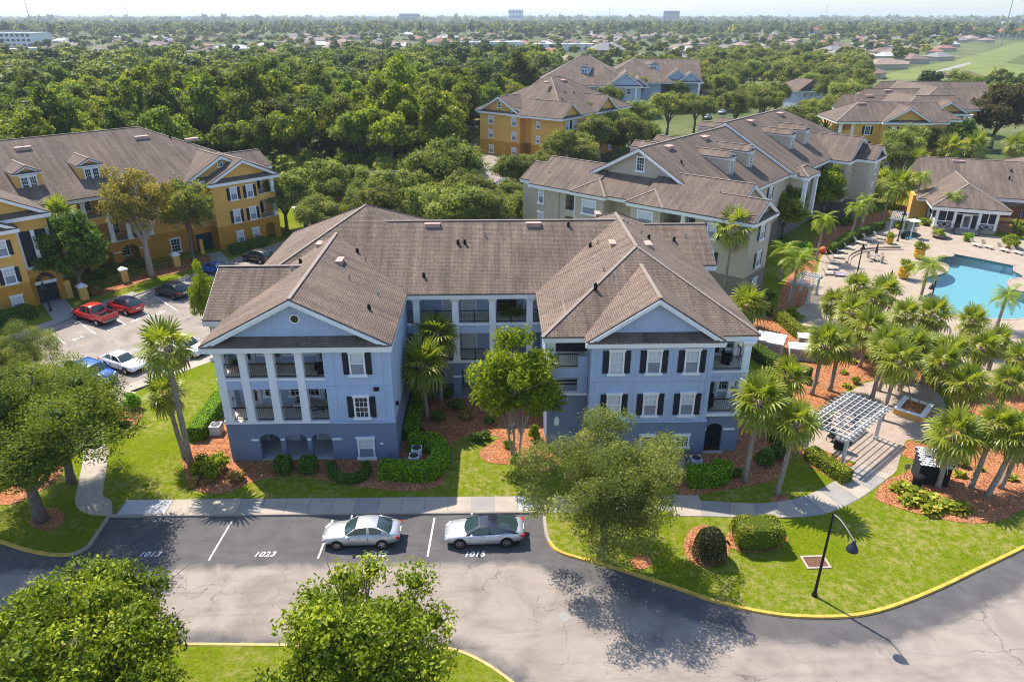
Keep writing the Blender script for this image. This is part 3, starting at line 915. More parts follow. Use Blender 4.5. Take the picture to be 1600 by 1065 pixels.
def gable_wing(B, c, ang, hw, L, ze, wall, pitch=PITCH, pent=0.9, fascia=0.4, rake=0.36, base=0.0, trim=True):
    """roof that shows its gable towards local -y turned by ang; c is the middle of its front eave"""
    P = gframe(c, ang); zr = ze + pitch * hw; t = 0.12
    mb = MB()
    for sgn in (-1, 1):
        q = [P(sgn * hw, 0.1, ze), P(0, 0.1, zr), P(0, L, zr), P(sgn * hw, L, ze)]
        if sgn > 0:
            q = q[::-1]
        mb.hexa([v - Vector((0, 0, t)) for v in q][::-1] + q[::-1])
    B.add(mb, 'roof', B.roof)
    if pent > 0:
        mb = MB()
        za = ze + 0.005; zb = ze + pent * 0.5
        x0 = hw - 0.12; x1 = hw - 0.12 - (zb - ze) / pitch
        mb.hexa([P(-x0, 0.0, za - .12), P(x0, 0.0, za - .12), P(x1, pent + .1, za - .12), P(-x1, pent + .1, za - .12), P(-x0, 0.0, za), P(x0, 0.0, za), P(x1, pent + .1, zb), P(-x1, pent + .1, zb)])
        B.add(mb, 'pent_roof', B.roof)
    if wall is not None:
        mb = MB()
        w = hw - 0.1
        mb.vprism([P(-w, pent, ze - 0.14 + base), P(w, pent, ze - 0.14 + base), P(w, pent, ze + pitch * 0.1 - 0.14), P(0, pent, zr - 0.14), P(-w, pent, ze + pitch * 0.1 - 0.14)], P(0, 0.25, 0) - P(0, 0, 0))
        B.add(mb, 'gable_wall', M[wall])
    if trim:
        mb = MB()
        for k, (dz0, dz1, b0, b1) in enumerate(((0.13, 0.13 + rake * 0.45, 0.02, 0.34), (0.13 + rake * 0.45, 0.13 + rake, 0.10, 0.34))):
            for sgn in (-1, 1):
                q = [P(sgn * hw, b0, ze - dz1), P(sgn * hw, b0, ze - dz0), P(0, b0, zr - dz0), P(0, b0, zr - dz1)]
                mb.vprism(q, P(0, b1 - b0, 0) - P(0, 0, 0))
        B.add(mb, 'rake_trim', M['white'])
    if fascia:
        mb = MB()
        q = [P(-hw, 0.02, 0), P(hw, 0.02, 0), P(hw, L, 0), P(-hw, L, 0)]
        i = len(mb.v)
        mb.hexa([v + Vector((0, 0, ze - 0.14 - fascia)) for v in [P(-hw + .07, 0.08, 0), P(hw - .07, 0.08, 0), P(hw - .07, L, 0), P(-hw + .07, L, 0)]] + [v + Vector((0, 0, ze - 0.13)) for v in q])
        B.add(mb, 'fascia', M['white'])
    B.capmb.beam(P(0, 0.1, zr + .012), P(0, L, zr + .012), 0.26, 0.04)
    return zr

def hip_roof(B, x0, x1, y0, y1, ze, hips=(1, 1), axis='y', pitch=PITCH, fascia=0.4, skip=()):
    """hipped (or half-gabled) roof on a rectangle; ridge along axis"""
    if axis == 'y':
        hw = (x1 - x0) / 2; cx = (x0 + x1) / 2; L0, L1 = y0, y1
        V = lambda a, b, z: (cx + a, b, z)
    else:
        hw = (y1 - y0) / 2; cy = (y0 + y1) / 2; L0, L1 = x0, x1
        V = lambda a, b, z: (b, cy - a, z)
    zr = ze + pitch * hw
    r0 = L0 + (hw if hips[0] else 0); r1 = L1 - (hw if hips[1] else 0)
    if r1 < r0:
        r0 = r1 = (r0 + r1) / 2
    mb = MB()
    mb.poly([V(-hw, L1, ze), V(-hw, L0, ze), V(0, r0, zr), V(0, r1, zr)])
    mb.poly([V(hw, L0, ze), V(hw, L1, ze), V(0, r1, zr), V(0, r0, zr)])
    mb.poly([V(-hw, L0, ze), V(hw, L0, ze), V(0, r0, zr)])
    mb.poly([V(hw, L1, ze), V(-hw, L1, ze), V(0, r1, zr)])
    zb = ze - 0.12
    mb.poly([V(-hw, L0, zb), V(-hw, L1, zb), V(hw, L1, zb), V(hw, L0, zb)])
    for p, q in (((-hw, L0), (hw, L0)), ((hw, L0), (hw, L1)), ((hw, L1), (-hw, L1)), ((-hw, L1), (-hw, L0))):
        mb.poly([V(*p, zb), V(*q, zb), V(*q, ze), V(*p, ze)])
    B.add(mb, 'roof', B.roof)
    if fascia:
        mb = MB()
        c = 0.05; d = 0.12
        mb.hexa([V(-hw + d, L0 + d, zb - fascia), V(hw - d, L0 + d, zb - fascia), V(hw - d, L1 - d, zb - fascia), V(-hw + d, L1 - d, zb - fascia),
                 V(-hw + c, L0 + c, zb - .003), V(hw - c, L0 + c, zb - .003), V(hw - c, L1 - c, zb - .003), V(-hw + c, L1 - c, zb - .003)])
        B.add(mb, 'fascia', M['white'])
    e = Vector((0, 0, 0.012))
    if r1 > r0 + .1:
        B.capmb.beam(Vector(V(0, r0, zr)) + e, Vector(V(0, r1, zr)) + e, 0.26, 0.04)
    if hips[0]:
        for a in (-hw, hw):
            if (0, a > 0) in skip: continue
            B.capmb.beam(Vector(V(a, L0, ze)) + e, Vector(V(0, r0, zr)) + e, 0.25, 0.04)
    if hips[1]:
        for a in (-hw, hw):
            B.capmb.beam(Vector(V(a, L1, ze)) + e, Vector(V(0, r1, zr)) + e, 0.25, 0.04)
    return zr

WC = {}
def window_meshes(w, h, style, sh):
    k = (round(w, 2), round(h, 2), style, sh)
    if k in WC:
        return WC[k]
    out = {}
    mb = MB(); mb.box(-w / 2, w / 2, -0.03, 0.03, 0, h)
    out['pane'] = mb.mesh('window', M['glass_dark'] if style == 'dark' else M['glass'])
    if style in ('blind', 'half'):
        mb = MB()
        top = h * (0.5 if style == 'half' else 0.96)
        n = max(3, int(top / 0.07))
        lo = h - top - 0.02
        for k2 in range(n):
            z = lo + top * k2 / n
            mb.box(-w / 2 + .02, w / 2 - .02, -0.042, -0.031, z, z + top / n * 0.86)
        out['blind'] = (mb.mesh('blind', M['blind']), M['blind'])
        if style == 'half':
            mb = MB(); n = max(3, int(h * .46 / 0.08))
            for k2 in range(n):
                z = 0.02 + h * .46 * k2 / n
                mb.box(-w / 2 + .02, w / 2 - .02, -0.040, -0.031, z, z + h * .46 / n * 0.8)
            out['blind2'] = (mb.mesh('blind', M['blind_grey']), None)
    c = 0.13 if h > 1.3 else 0.1
    mb = MB()
    mb.box(-w / 2 - c, -w / 2, -0.10, 0.03, 0, h); mb.box(w / 2, w / 2 + c, -0.10, 0.03, 0, h)
    mb.box(-w / 2 - c - .05, w / 2 + c + .05, -0.13, 0.03, h, h + 0.17)
    mb.box(-w / 2 - c - .09, w / 2 + c + .09, -0.17, 0.03, h + 0.17, h + 0.22)
    mb.box(-w / 2, w / 2, -0.075, -0.03, h * .5 - .03, h * .5 + .03)
    nm = 2 if w < 1.3 else 4
    for q in range(1, nm + 1):
        xx = -w / 2 + w * q / (nm + 1)
        if style == 'dark':
            mb.box(xx - .014, xx + .014, -0.06, -0.045, 0.02, h * .5 - .03)
        mb.box(xx - .014, xx + .014, -0.06, -0.045, h * .5 + .03, h)
    for zz in ((.25, .75) if style == 'dark' else (.75,)):
        mb.box(-w / 2, w / 2, -0.058, -0.046, h * zz - .013, h * zz + .013)
    out['frame'] = mb.mesh('frame', M['white'])
    mb = MB(); mb.box(-w / 2 - c - .1, w / 2 + c + .1, -0.18, 0.03, -0.2, 0.0)
    out['sill'] = mb.mesh('sill', M['white'])
    if sh:
        mb = MB()
        mb.box(-.21, .21, -0.06, -0.002, -.05, h + .05)
        n = int(h / .09)
        for q in range(n):
            z = h * q / n
            if abs(z - h / 2) > .1:
                mb.box(-.16, .16, -0.085, -0.06, z + .015, z + .065)
        out['shutter'] = mb.mesh('shutter', M['shutter'])
    WC[k] = out
    return out

def window(B, x, y, z, w, h, rz=0.0, sh=False, style='half'):
    W_ = window_meshes(w, h, style, sh)
    o = B.put('window', W_['pane'], x, y, z, rz)
    for kk in ('blind', 'blind2'):
        if kk in W_:
            place('blind', W_[kk][0], o)
    place('frame', W_['frame'], o)
    place('sill', W_['sill'], o)
    if sh:
        for sg in (-1, 1):
            place('shutter', W_['shutter'], o, (sg * (w / 2 + .13 + .23), 0, 0))
    return o

CC = {}
def column(B, x, y, z0, z1, w=0.6, name='column', m='white'):
    k = (round(z1 - z0, 2), round(w, 2), m)
    if k not in CC:
        h = z1 - z0; mb = MB(); a = w / 2; b = w / 2 * 0.93
        mb.hexa([(-a, -a, 0.25), (a, -a, 0.25), (a, a, 0.25), (-a, a, 0.25), (-b, -b, h - .5), (b, -b, h - .5), (b, b, h - .5), (-b, b, h - .5)])
        mb.box(-a - .06, a + .06, -a - .06, a + .06, 0, 0.25)
        c = a + .16
        mb.hexa([(-b, -b, h - .5), (b, -b, h - .5), (b, b, h - .5), (-b, b, h - .5), (-c, -c, h - .14), (c, -c, h - .14), (c, c, h - .14), (-c, c, h - .14)])
        mb.box(-c - .03, c + .03, -c - .03, c + .03, h - .14, h)
        for sg in (-1, 1):
            mb.box(sg * a * .55 - .03, sg * a * .55 + .03, -a - .015, -a + .03, .3, h - .6)
        CC[k] = mb.mesh(name, M[m])
    return B.put(name, CC[k], x, y, z0)

def railing(B, p, q, z, h=1.05, posts=False, infill=0.13):
    p = Vector((*p, z)); q = Vector((*q, z)); L = (q - p).length
    mb = MB()
    mb.beam(p + Vector((0, 0, h)), q + Vector((0, 0, h)), 0.07, 0.06)
    mb.beam(p + Vector((0, 0, .1)), q + Vector((0, 0, .1)), 0.05, 0.05)
    if posts:
        mid = (p + q) / 2
        mb.beam(mid, mid + Vector((0, 0, h + .12)), 0.09, 0.09)
    o = B.add(mb, 'railing', M['iron'])
    mb = MB(); n = max(2, int(L / infill))
    for k in range(n + 1):
        c = p + (q - p) * (k / n)
        mb.box(c.x - .007, c.x + .007, c.y - .007, c.y + .007, z + .1, z + h)
    b = B.add(mb, 'balusters', M['iron'], o)
    b['kind'] = 'stuff'
    return o

DC = {}
def door(B, x, y, z, w=0.95, h=2.1, rz=0.0, glazed=False):
    k = (w, h, glazed)
    if k not in DC:
        mb = MB(); mb.box(-w / 2, w / 2, -0.04, 0.03, 0, h)
        if not glazed:
            for zz in ((.15, .95), (1.1, 1.9)):
                for sg in (-1, 1):
                    mb.box(sg * w * .22 - w * .15, sg * w * .22 + w * .15, -.055, -.04, zz[0], zz[1])
        d = mb.mesh('door', M['door'])
        mb = MB()
        mb.box(-w / 2 - .12, -w / 2, -.07, .03, 0, h + .12); mb.box(w / 2, w / 2 + .12, -.07, .03, 0, h + .12); mb.box(-w / 2, w / 2, -.07, .03, h, h + .12)
        f = mb.mesh('frame', M['white'])
        g_ = None
        if glazed:
            mb = MB(); mb.box(-w / 2 + .16, w / 2 - .16, -.05, -.03, .25, h - .2); g_ = mb.mesh('pane', M['glass_dark'])
        mb = MB(); mb.box(w * .36, w * .42, -.09, -.04, .98, 1.04)
        DC[k] = (d, f, g_, mb.mesh('handle', M['iron']))
    d, f, g_, hd = DC[k]
    o = B.put('door', d, x, y, z, rz)
    place('frame', f, o); place('handle', hd, o)
    if g_:
        place('pane', g_, o)
    return o

def arch_panel(B, x0, x1, y0, y1, z0, z1, arches, m, spring, name='arcade_wall'):
    """wall strip along x with round-headed openings [(cx, half width, crown height above spring)]"""
    mb = MB(); cur = x0
    for cx, hw, rise in arches:
        mb.box(cur, cx - hw, y0, y1, z0, spring)
        cur = cx + hw
    mb.box(cur, x1, y0, y1, z0, spring)
    top = [(x0, spring)]
    for cx, hw, rise in arches:
        top.append((cx - hw, spring))
        for k in range(1, 12):
            t = math.pi * (1 - k / 12)
            top.append((cx + hw * math.cos(t), spring + rise * math.sin(t)))
        top.append((cx + hw, spring))
    top.append((x1, spring))
    # quads from the scalloped lower edge up to the top of the wall
    for (xa, za), (xb, zb) in zip(top[:-1], top[1:]):
        if xb - xa < 1e-6:
            continue
        mb.hexa([(xa, y0, za), (xb, y0, zb), (xb, y1, zb), (xa, y1, za), (xa, y0, z1), (xb, y0, z1), (xb, y1, z1), (xa, y1, z1)])
    return B.add(mb, name, M[m])

VM = {}
def roof_vent(B, x, y, z, rz=0.0, slope=PITCH, size=(1.15, .5), label=None):
    """low metal box vent sitting on the slope; rz turns it so that its low side faces down the slope"""
    k = size
    if k not in VM:
        mb = MB(); a, b = size[0] / 2, size[1] / 2; s = slope
        mb.hexa([(-a, -b, -b * s - .03), (a, -b, -b * s - .03), (a, b, b * s - .03), (-a, b, b * s - .03), (-a, -b, .16), (a, -b, .16), (a, b, b * s + .05), (-a, b, b * s + .05)])
        mb.box(-a - .04, a + .04, -b - .05, b * .6, .16, .2)
        VM[k] = mb.mesh('roof_vent', M['vent'])
    return B.put('roof_vent', VM[k], x, y, z, rz, label)

def pipe(B, x, y, z, kind=0):
    k = ('pipe', kind)
    if k not in VM:
        mb = MB()
        if kind == 0:
            mb.tube([(0, 0, -.15), (0, 0, .38)], .055, 8); m = M['concrete_grey']
        else:
            mb.tube([(0, 0, -.15), (0, 0, .24), (0, -.16, .34)], [.13, .13, .11], 8); m = M['plastic_black']
        VM[k] = mb.mesh('vent_pipe', m)
    return B.put('vent_pipe', VM[k], x, y, z)

# ------------------------------------------------------------------ the blue apartment building
blue = thing('apartment_building', 'large slate blue apartment building with two gabled wings around a courtyard', 'building', (-1, 44, 0))
B = Bld(blue, world=True)
ZE = 9.72; F2, F3 = 3.42, 6.9
LB, DB = 'blue_light', 'blue_dark'
M['blue_joint'] = plain('stucco_joint_paint', (0.27, 0.35, 0.50), 0.9, 0.1)  # darker blue for the control joint strips

# --- wing on the left: solid bay, arcade, two loggias
B.boxes('wall', LB, [(-12.1, -7.4, 44.2, 60.0, 3.3, 9.3)])
B.boxes('base_wall', DB, [(-12.1, -7.36, 44.16, 60.0, -0.1, 3.3)])
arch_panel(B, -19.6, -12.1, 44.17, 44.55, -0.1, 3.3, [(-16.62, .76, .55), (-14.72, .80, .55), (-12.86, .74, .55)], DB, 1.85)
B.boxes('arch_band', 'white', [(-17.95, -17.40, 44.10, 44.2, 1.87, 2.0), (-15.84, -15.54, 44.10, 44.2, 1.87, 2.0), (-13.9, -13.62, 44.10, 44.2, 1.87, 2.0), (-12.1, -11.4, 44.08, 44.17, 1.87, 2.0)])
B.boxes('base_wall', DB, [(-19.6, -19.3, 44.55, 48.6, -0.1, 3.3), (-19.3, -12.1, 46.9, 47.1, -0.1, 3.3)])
B.boxes('porch_floor', 'concrete_pale', [(-19.3, -12.1, 44.2, 46.9, 0.0, 0.17)])
for zf in (F2, F3):
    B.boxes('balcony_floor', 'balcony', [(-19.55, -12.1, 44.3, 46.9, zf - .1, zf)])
B.boxes('balcony_beam', LB, [(-19.6, -12.1, 44.22, 44.5, 6.05, F3 - .12), (-19.6, -19.3, 44.5, 46.9, 6.05, F3 - .12)])
B.boxes('balcony_edge', 'white', [(-19.64, -12.1, 44.16, 44.34, F3 - .12, F3 + .03), (-19.64, -12.1, 44.1, 44.3, F2 - .12, F2 + .03)])
B.boxes('wall', LB, [(-19.6, -12.1, 46.9, 47.2, F2, 9.3), (-19.6, -19.25, 47.2, 60, F2, 9.3), ])
B.boxes('ceiling', 'ceiling', [(-19.3, -12.12, 44.5, 46.9, F3 - .16, F3 - .11), (-19.3, -12.12, 44.3, 46.9, 9.2, 9.26), (-7.3, 3.7, 54.0, 60.4, F3 - .36, F3 - .31), (-7.3, 3.7, 54.0, 60.4, 9.2, 9.26), (15.4, 17.9, 44.9, 47.1, F3 - .16, F3 - .11), (15.4, 17.9, 44.7, 47.1, 9.2, 9.26), (-19.3, -12.12, 44.56, 46.88, F2 - .2, F2 - .12)])
for x, z0, z1 in ((-8.0, 3.4, 9.3), (-11.4, 3.4, 9.3), (9.8, 3.1, 9.3), (12.45, 3.1, 9.3), (7.0, 3.1, 9.3), (15.0, 3.1, 9.3)):
    B.boxes('control_joint', 'blue_joint', [(x - .012, x + .012, (44.19 if x < 0 else 44.29), (44.2 if x < 0 else 44.3), z0, z1)])
for z in (6.3,):
    B.boxes('control_joint', 'blue_joint', [(-12.1, -7.4, 44.188, 44.2, z - .012, z + .012), (6.65, 15.35, 44.288, 44.3, z - .012, z + .012)])
B.boxes('wall', LB, [(-19.6, -19.35, 46.0, 46.9, F2, 9.3)])
for zf in (F2, F3):
    for x0, x1 in ((-19.3, -17.96), (-17.36, -16.06), (-15.46, -14.06), (-13.46, -12.12)):
        railing(B, (x0, 44.42), (x1, 44.42), zf)
    railing(B, (-19.45, 44.5), (-19.45, 46.0), zf)
    door(B, -18.35, 46.88, zf, glazed=True); door(B, -12.62, 46.88, zf, glazed=True)
    for x in (-16.9, -15.0, -13.85):
        window(B, x, 46.88, zf + .75, .95, 1.3, style='dark')
for x in (-19.3, -17.66, -15.76, -13.76):
    column(B, x, 44.42, F2 - .08, 9.3, .56)
for x in (-18.2, -15.9, -13.4):
    door(B, x, 46.88, .17)
B.boxes('string_course', LB, [(-12.1, -7.33, 44.12, 44.2, 3.24, 3.4)])
window(B, -9.72, 44.18, 7.25, .86, 1.6, sh=True); window(B, -9.70, 44.18, 3.78, .86, 1.6, sh=True, style='dark'); window(B, -9.66, 44.14, .34, 1.0, 1.55)
mb = MB(); mb.box(-8.72, -8.36, 44.0, 44.2, 5.93, 6.16); B.add(mb, 'wall_lamp', M['plastic_black'])
mb = MB(); mb.box(-7.4, -7.2, 45.0, 45.25, 4.2, 4.42); B.add(mb, 'wall_lamp', M['plastic_black'])
mb = MB(); mb.box(-8.62, -8.4, 44.1, 44.17, 1.42, 1.56); B.add(mb, 'wall_plate', M['white'])
B.boxes('downspout', 'blue_dark', [(-8.05, -7.97, 44.08, 44.16, 0.05, .75)])
# roofs of the left wing
gable_wing(B, (-13.7, 43.62), 0, 6.55, 19.0, ZE - .05, LB, pent=0.85, pitch=.52)
mb = MB(); mb.lathe([(0.36, 0), (0.36, .05), (.27, .05), (.27, 0)], 24)
ring = mb.mesh('round_window', M['white'])
o = B.put('round_window', ring, -13.7, 44.44, 11.35); o.rotation_euler = (R(90), 0, 0)
mb = MB(); mb.lathe([(.27, 0), (.27, .03)], 24); place('pane', mb.mesh('pane', M['glass_dark']), o)
gable_wing(B, (-21.75, 53.0), -90, 4.75, 9.0, ZE, LB, pent=0.7)
B.boxes('wall', LB, [(-21.2, -19.6, 48.7, 57.3, 3.3, 9.3)])
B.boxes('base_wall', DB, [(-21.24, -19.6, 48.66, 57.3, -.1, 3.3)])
window(B, -20.4, 48.68, 7.2, .6, 1.5)
# pyramid block behind
hip_roof(B, -20.95, -2.1, 53.27, 71.7, ZE - .035, (1, 1), 'y', skip=((0, True),))
B.boxes('wall', LB, [(-20.3, -2.7, 57.3, 71.1, 0, 9.3)])

# --- courtyard block with open galleries
hip_roof(B, -12.5, 11.4, 53.25, 68.2, ZE - .02, (0, 0), 'x')
B.boxes('wall', LB, [(-7.4, 0.1, 56.0, 57.3, F2, 9.3), (1.75, 3.7, 56.0, 57.3, F2, 9.3), (-2.7, 3.7, 60.5, 66, 0, 9.3)])
B.boxes('base_wall', DB, [(-7.4, 0.1, 55.97, 57.2, -.1, F2 - .2), (1.75, 3.7, 55.97, 57.2, -.1, F2 - .2)])
B.boxes('gallery_beam', LB, [(-7.36, 3.7, 53.72, 54.0, 6.02, F3 - .08)])
B.boxes('gallery_beam', DB, [(-7.36, 3.7, 53.68, 54.0, 2.72, F2 - .08)])
for zf in (F2, F3):
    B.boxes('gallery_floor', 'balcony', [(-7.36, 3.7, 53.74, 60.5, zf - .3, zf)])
    B.boxes('gallery_edge', 'white', [(-7.36, 3.7, 53.62, 53.8, zf - .12, zf + .04)])
for x in (-6.55, -3.36, -.3, 2.78):
    column(B, x, 53.95, F2 - .05, 9.3, .56)
    B.boxes('pier', DB, [(x - .35, x + .35, 53.7, 54.3, -.1, 2.72)])
    B.boxes('pier_band', 'white', [(x - .38, x + .38, 53.66, 54.34, 1.92, 2.05)])
for zf in (F2, F3):
    for x0, x1 in ((-7.3, -6.9), (-6.2, -3.7), (-3.0, -.62), (.02, 2.46), (3.1, 3.66)):
        railing(B, (x0, 53.95), (x1, 53.95), zf, posts=x1 - x0 > 1)
    door(B, -4.05, 55.98, zf); door(B, -2.3, 55.98, zf, 1.05); door(B, 2.9, 55.98, zf)
    column(B, .35, 59.6, zf, zf + 2.6, .3, 'post'); column(B, 1.5, 59.6, zf, zf + 2.6, .3, 'post')
for x in (-4.0, -2.3):
    door(B, x, 55.95, 0.1)
mb = MB()
for k in range(10):
    mb.box(.2, 1.65, 57.2 + k * .28, 57.5 + k * .28, F2 + k * .34 - .08, F2 + k * .34)
B.add(mb, 'stair', M['wood'])
B.boxes('paving', 'concrete_grey', [(-7.3, 3.7, 53.2, 56.0, 0.02, .14)])

# --- wing on the right
B.boxes('wall', LB, [(6.65, 15.35, 44.3, 60, 3.0, 9.3), (3.7, 6.65, 48.2, 60, F2, 9.3), (15.35, 17.95, 47.2, 66, F2, 9.3), (3.7, 18, 60, 70, 0, 9.3)])
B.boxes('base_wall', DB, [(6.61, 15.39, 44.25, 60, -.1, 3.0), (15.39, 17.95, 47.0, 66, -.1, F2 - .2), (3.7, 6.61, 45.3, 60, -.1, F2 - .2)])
B.boxes('string_course', LB, [(6.58, 15.42, 44.2, 44.3, 2.94, 3.08)])
# left porch of the wing: stair with a screened landing
B.boxes('stair_wall', DB, [(3.72, 6.61, 45.32, 45.6, F2 - .2, 4.72)])
B.boxes('stair_ledge', 'white', [(3.7, 6.61, 45.24, 45.66, 4.72, 4.86)])
B.boxes('balcony_beam', LB, [(3.72, 6.61, 45.35, 45.65, 6.1, F3 - .05)])
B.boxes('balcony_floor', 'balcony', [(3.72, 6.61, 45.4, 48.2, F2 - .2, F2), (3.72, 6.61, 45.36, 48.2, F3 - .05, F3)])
railing(B, (4.35, 45.5), (5.9, 45.5), F3); 
B.boxes('screen', 'dark', [(4.3, 6.6, 46.2, 46.26, F3 + .95, 9.25)])
B.boxes('screen_bar', 'iron', [(5.0, 5.04, 46.14, 46.2, F3 + .95, 9.25), (5.8, 5.84, 46.14, 46.2, F3 + .95, 9.25)])
B.boxes('wall', LB, [(5.9, 6.6, 45.42, 45.62, F2, F3 + .9)])
column(B, 3.98, 45.62, 4.8, 9.3, .5)
mb = MB()
for k in range(9):
    mb.box(4.2, 6.5, 46.6 + k * .17, 46.8 + k * .17, 4.9 + k * .2 - .05, 4.9 + k * .2)
B.add(mb, 'stair', M['iron'])
mb = MB(); mb.tube([(3.66, 45.28, 0), (3.66, 45.28, 9.2)], .06, 8); B.add(mb, 'downspout', M['white'])
mb = MB(); mb.vprism([(4.25, 45.2, 2.2), (4.62, 45.2, 2.2), (4.62, 45.2, 2.75), (4.44, 45.2, 2.95), (4.25, 45.2, 2.75)], (0, .1, 0)); B.add(mb, 'wall_plate', M['white'])
# windows
for x, st in ((8.46, 'blind'), (11.11, 'half'), (13.80, 'half')):
    window(B, x, 44.28, 7.06, .82, 1.66, sh=True, style=st); window(B, x, 44.28, 3.60, .82, 1.66, sh=True, style=st)
for x in (8.45, 11.1, 13.74):
    window(B, x, 44.23, .88, .86, .85, style='dark')
mb = MB()
for k in range(4):
    mb.box(11.75 + k * .28, 11.93 + k * .28, 44.08, 44.25, .15, 1.0 - .08 * (k % 2))
B.add(mb, 'meter_box', M['blue_dark'])
# right porch
arch_panel(B, 15.39, 18.05, 44.62, 44.95, -.1, F2 - .2, [(16.2, .62, .52)], DB, 2.02)
B.boxes('arch_band', 'white', [(15.39, 15.58, 44.55, 44.66, 2.0, 2.14), (16.82, 17.7, 44.55, 44.66, 2.0, 2.14)])
B.boxes('base_wall', DB, [(17.75, 18.05, 44.95, 47.0, -.1, F2 - .2)])
mb = MB()
for k in range(6):
    mb.box(15.6 + k * .22, 15.63 + k * .22, 44.76, 44.8, .1, 2.42)
for z in (.12, 1.0, 1.9):
    mb.box(15.58, 16.82, 44.75, 44.81, z, z + .05)
mb.beam((15.9, 44.78, 1.9), (16.5, 44.78, 1.05), .03, .03); mb.beam((16.5, 44.78, 1.9), (15.9, 44.78, 1.05), .03, .03)
B.add(mb, 'gate', M['iron'])
B.boxes('gate_shade', 'dark', [(15.5, 16.9, 44.97, 45.0, 0, 2.5)])  # dark sheet standing in for the shade behind the gate
B.boxes('step', 'concrete_pale', [(15.5, 16.95, 44.3, 44.62, 0, .16)])
for zf in (F2, F3):
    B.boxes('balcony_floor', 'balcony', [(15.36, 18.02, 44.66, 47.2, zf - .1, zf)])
    railing(B, (15.4, 44.85), (17.55, 44.85), zf); railing(B, (17.88, 45.2), (17.88, 47.1), zf)
    door(B, 16.3, 47.18, zf, .95, glazed=True); window(B, 17.3, 47.18, zf + .7, .6, 1.4, style='dark')
B.boxes('balcony_beam', LB, [(15.36, 18.05, 44.62, 44.9, 6.05, F3 - .1), (17.75, 18.05, 44.9, 47.2, 6.05, F3 - .1)])
B.boxes('balcony_edge', 'white', [(15.36, 18.1, 44.54, 44.72, F2 - .22, F2 + .02), (15.36, 18.1, 44.56, 44.72, F3 - .1, F3 + .02)])
column(B, 17.82, 44.9, F2, 9.3, .56); column(B, 17.82, 47.0, F2, 9.3, .5)
# roofs of the right wing
hip_roof(B, 3.2, 18.6, 44.62, 70.3, ZE + .01, (1, 1), 'y')
gable_wing(B, (11.0, 43.5), 0, 4.85, 8.5, ZE + .04, LB, pent=0.85, pitch=.66, fascia=.34)
hip_roof(B, 3.26, 6.9, 44.9, 49, ZE - .03, (1, 0), 'y', fascia=0)
gable_wing(B, (19.95, 64.6), 90, 4.7, 9.0, ZE, LB, pent=0.7)
B.boxes('wall', LB, [(17.9, 19.4, 60.4, 68.8, 0, 9.3)])
window(B, 19.42, 66, 7, .8, 1.5, R(90))
B.finish()
# vents and pipes on the roofs
zA = lambda x: ZE - .05 + .52 * (6.55 - abs(x + 13.7))
zC = lambda y: ZE - .02 + PITCH * (y - 53.25)
zBr = lambda x: ZE + .01 + PITCH * (7.7 - abs(x - 10.9))
roof_vent(B, -12.35, 53.6, zA(-12.35) + .02, R(90)); roof_vent(B, -14.75, 57.6, zA(-14.75) + .02, R(-90), size=(1.0, .45))
roof_vent(B, -9.3, 59.75, zA(-9.3) + 1.6, R(0), size=(1.1, .5))
roof_vent(B, -5.45, 60.2, zC(60.2) + .02, 0, size=(1.3, .5)); roof_vent(B, 3.35, 60.2, zC(60.2) + .02, 0, size=(1.3, .5))
roof_vent(B, 9.55, 55.2, zBr(9.55) + .02, R(-90), size=(1.1, .5)); roof_vent(B, 12.4, 55.1, zBr(12.4) + .02, R(90), size=(1.1, .5)); roof_vent(B, 9.6, 64.5, zBr(9.6) + .02, R(-90), size=(1.1, .5))
for x, y, k in ((-11.6, 57.2, 1), (-10.8, 56.2, 0), (-11.2, 51.2, 0), (-9.0, 50.6, 0), (-9.2, 47.6, 1), (-15.6, 54.2, 1), (-15.9, 52.6, 0)):
    pipe(B, x, y, zA(x), k)
for x, y, k in ((-3.2, 58.2, 1), (-2.6, 58.2, 1), (6.4, 60.0, 1), (-5.9, 54.9, 1), (-.9, 59, 0)):
    pipe(B, x, y, zC(y), k)
for x, y, k in ((8.0, 57.2, 1), (8.6, 57.0, 0), (8.2, 50.6, 0), (7.3, 48.4, 1), (8.6, 48.2, 0), (13.2, 58.4, 1), (12.6, 58.8, 0), (11.6, 60.0, 0)):
    pipe(B, x, y, zBr(x), k)
for x, y, k in ((16.5, 62.6, 1), (17.7, 63.0, 0)):
    pipe(B, x, y, ZE + PITCH * (4.7 - abs(y - 64.6)), k)

# ------------------------------------------------------------------ other buildings
def dormer(B, x, y, ang, hw, z0, z1, L, wall, win=True, style='dark'):
    """gabled dormer whose window looks along local -y turned by ang"""
    P = gframe((x, y), ang)
    mb = MB()
    mb.vprism([P(-hw + .15, 0.12, z0), P(hw - .15, 0.12, z0), P(hw - .15, 0.12, z1), P(-hw + .15, 0.12, z1)], P(0, L, 0) - P(0, 0, 0))
    B.add(mb, 'dormer_wall', M[wall])
    gable_wing(B, (x, y), ang, hw, L + 1.0, z1 + .32, wall, pitch=.5, pent=.35, fascia=.16, rake=.16)
    if win:
        c = P(0, .12, 0)
        for dx in ((-.45, .45) if hw > 1.35 else (0,)):
            c = P(dx, .12, 0)
            window(B, c.x, c.y, z0 + .35, .62, z1 - z0 - .6, R(ang), style=style)

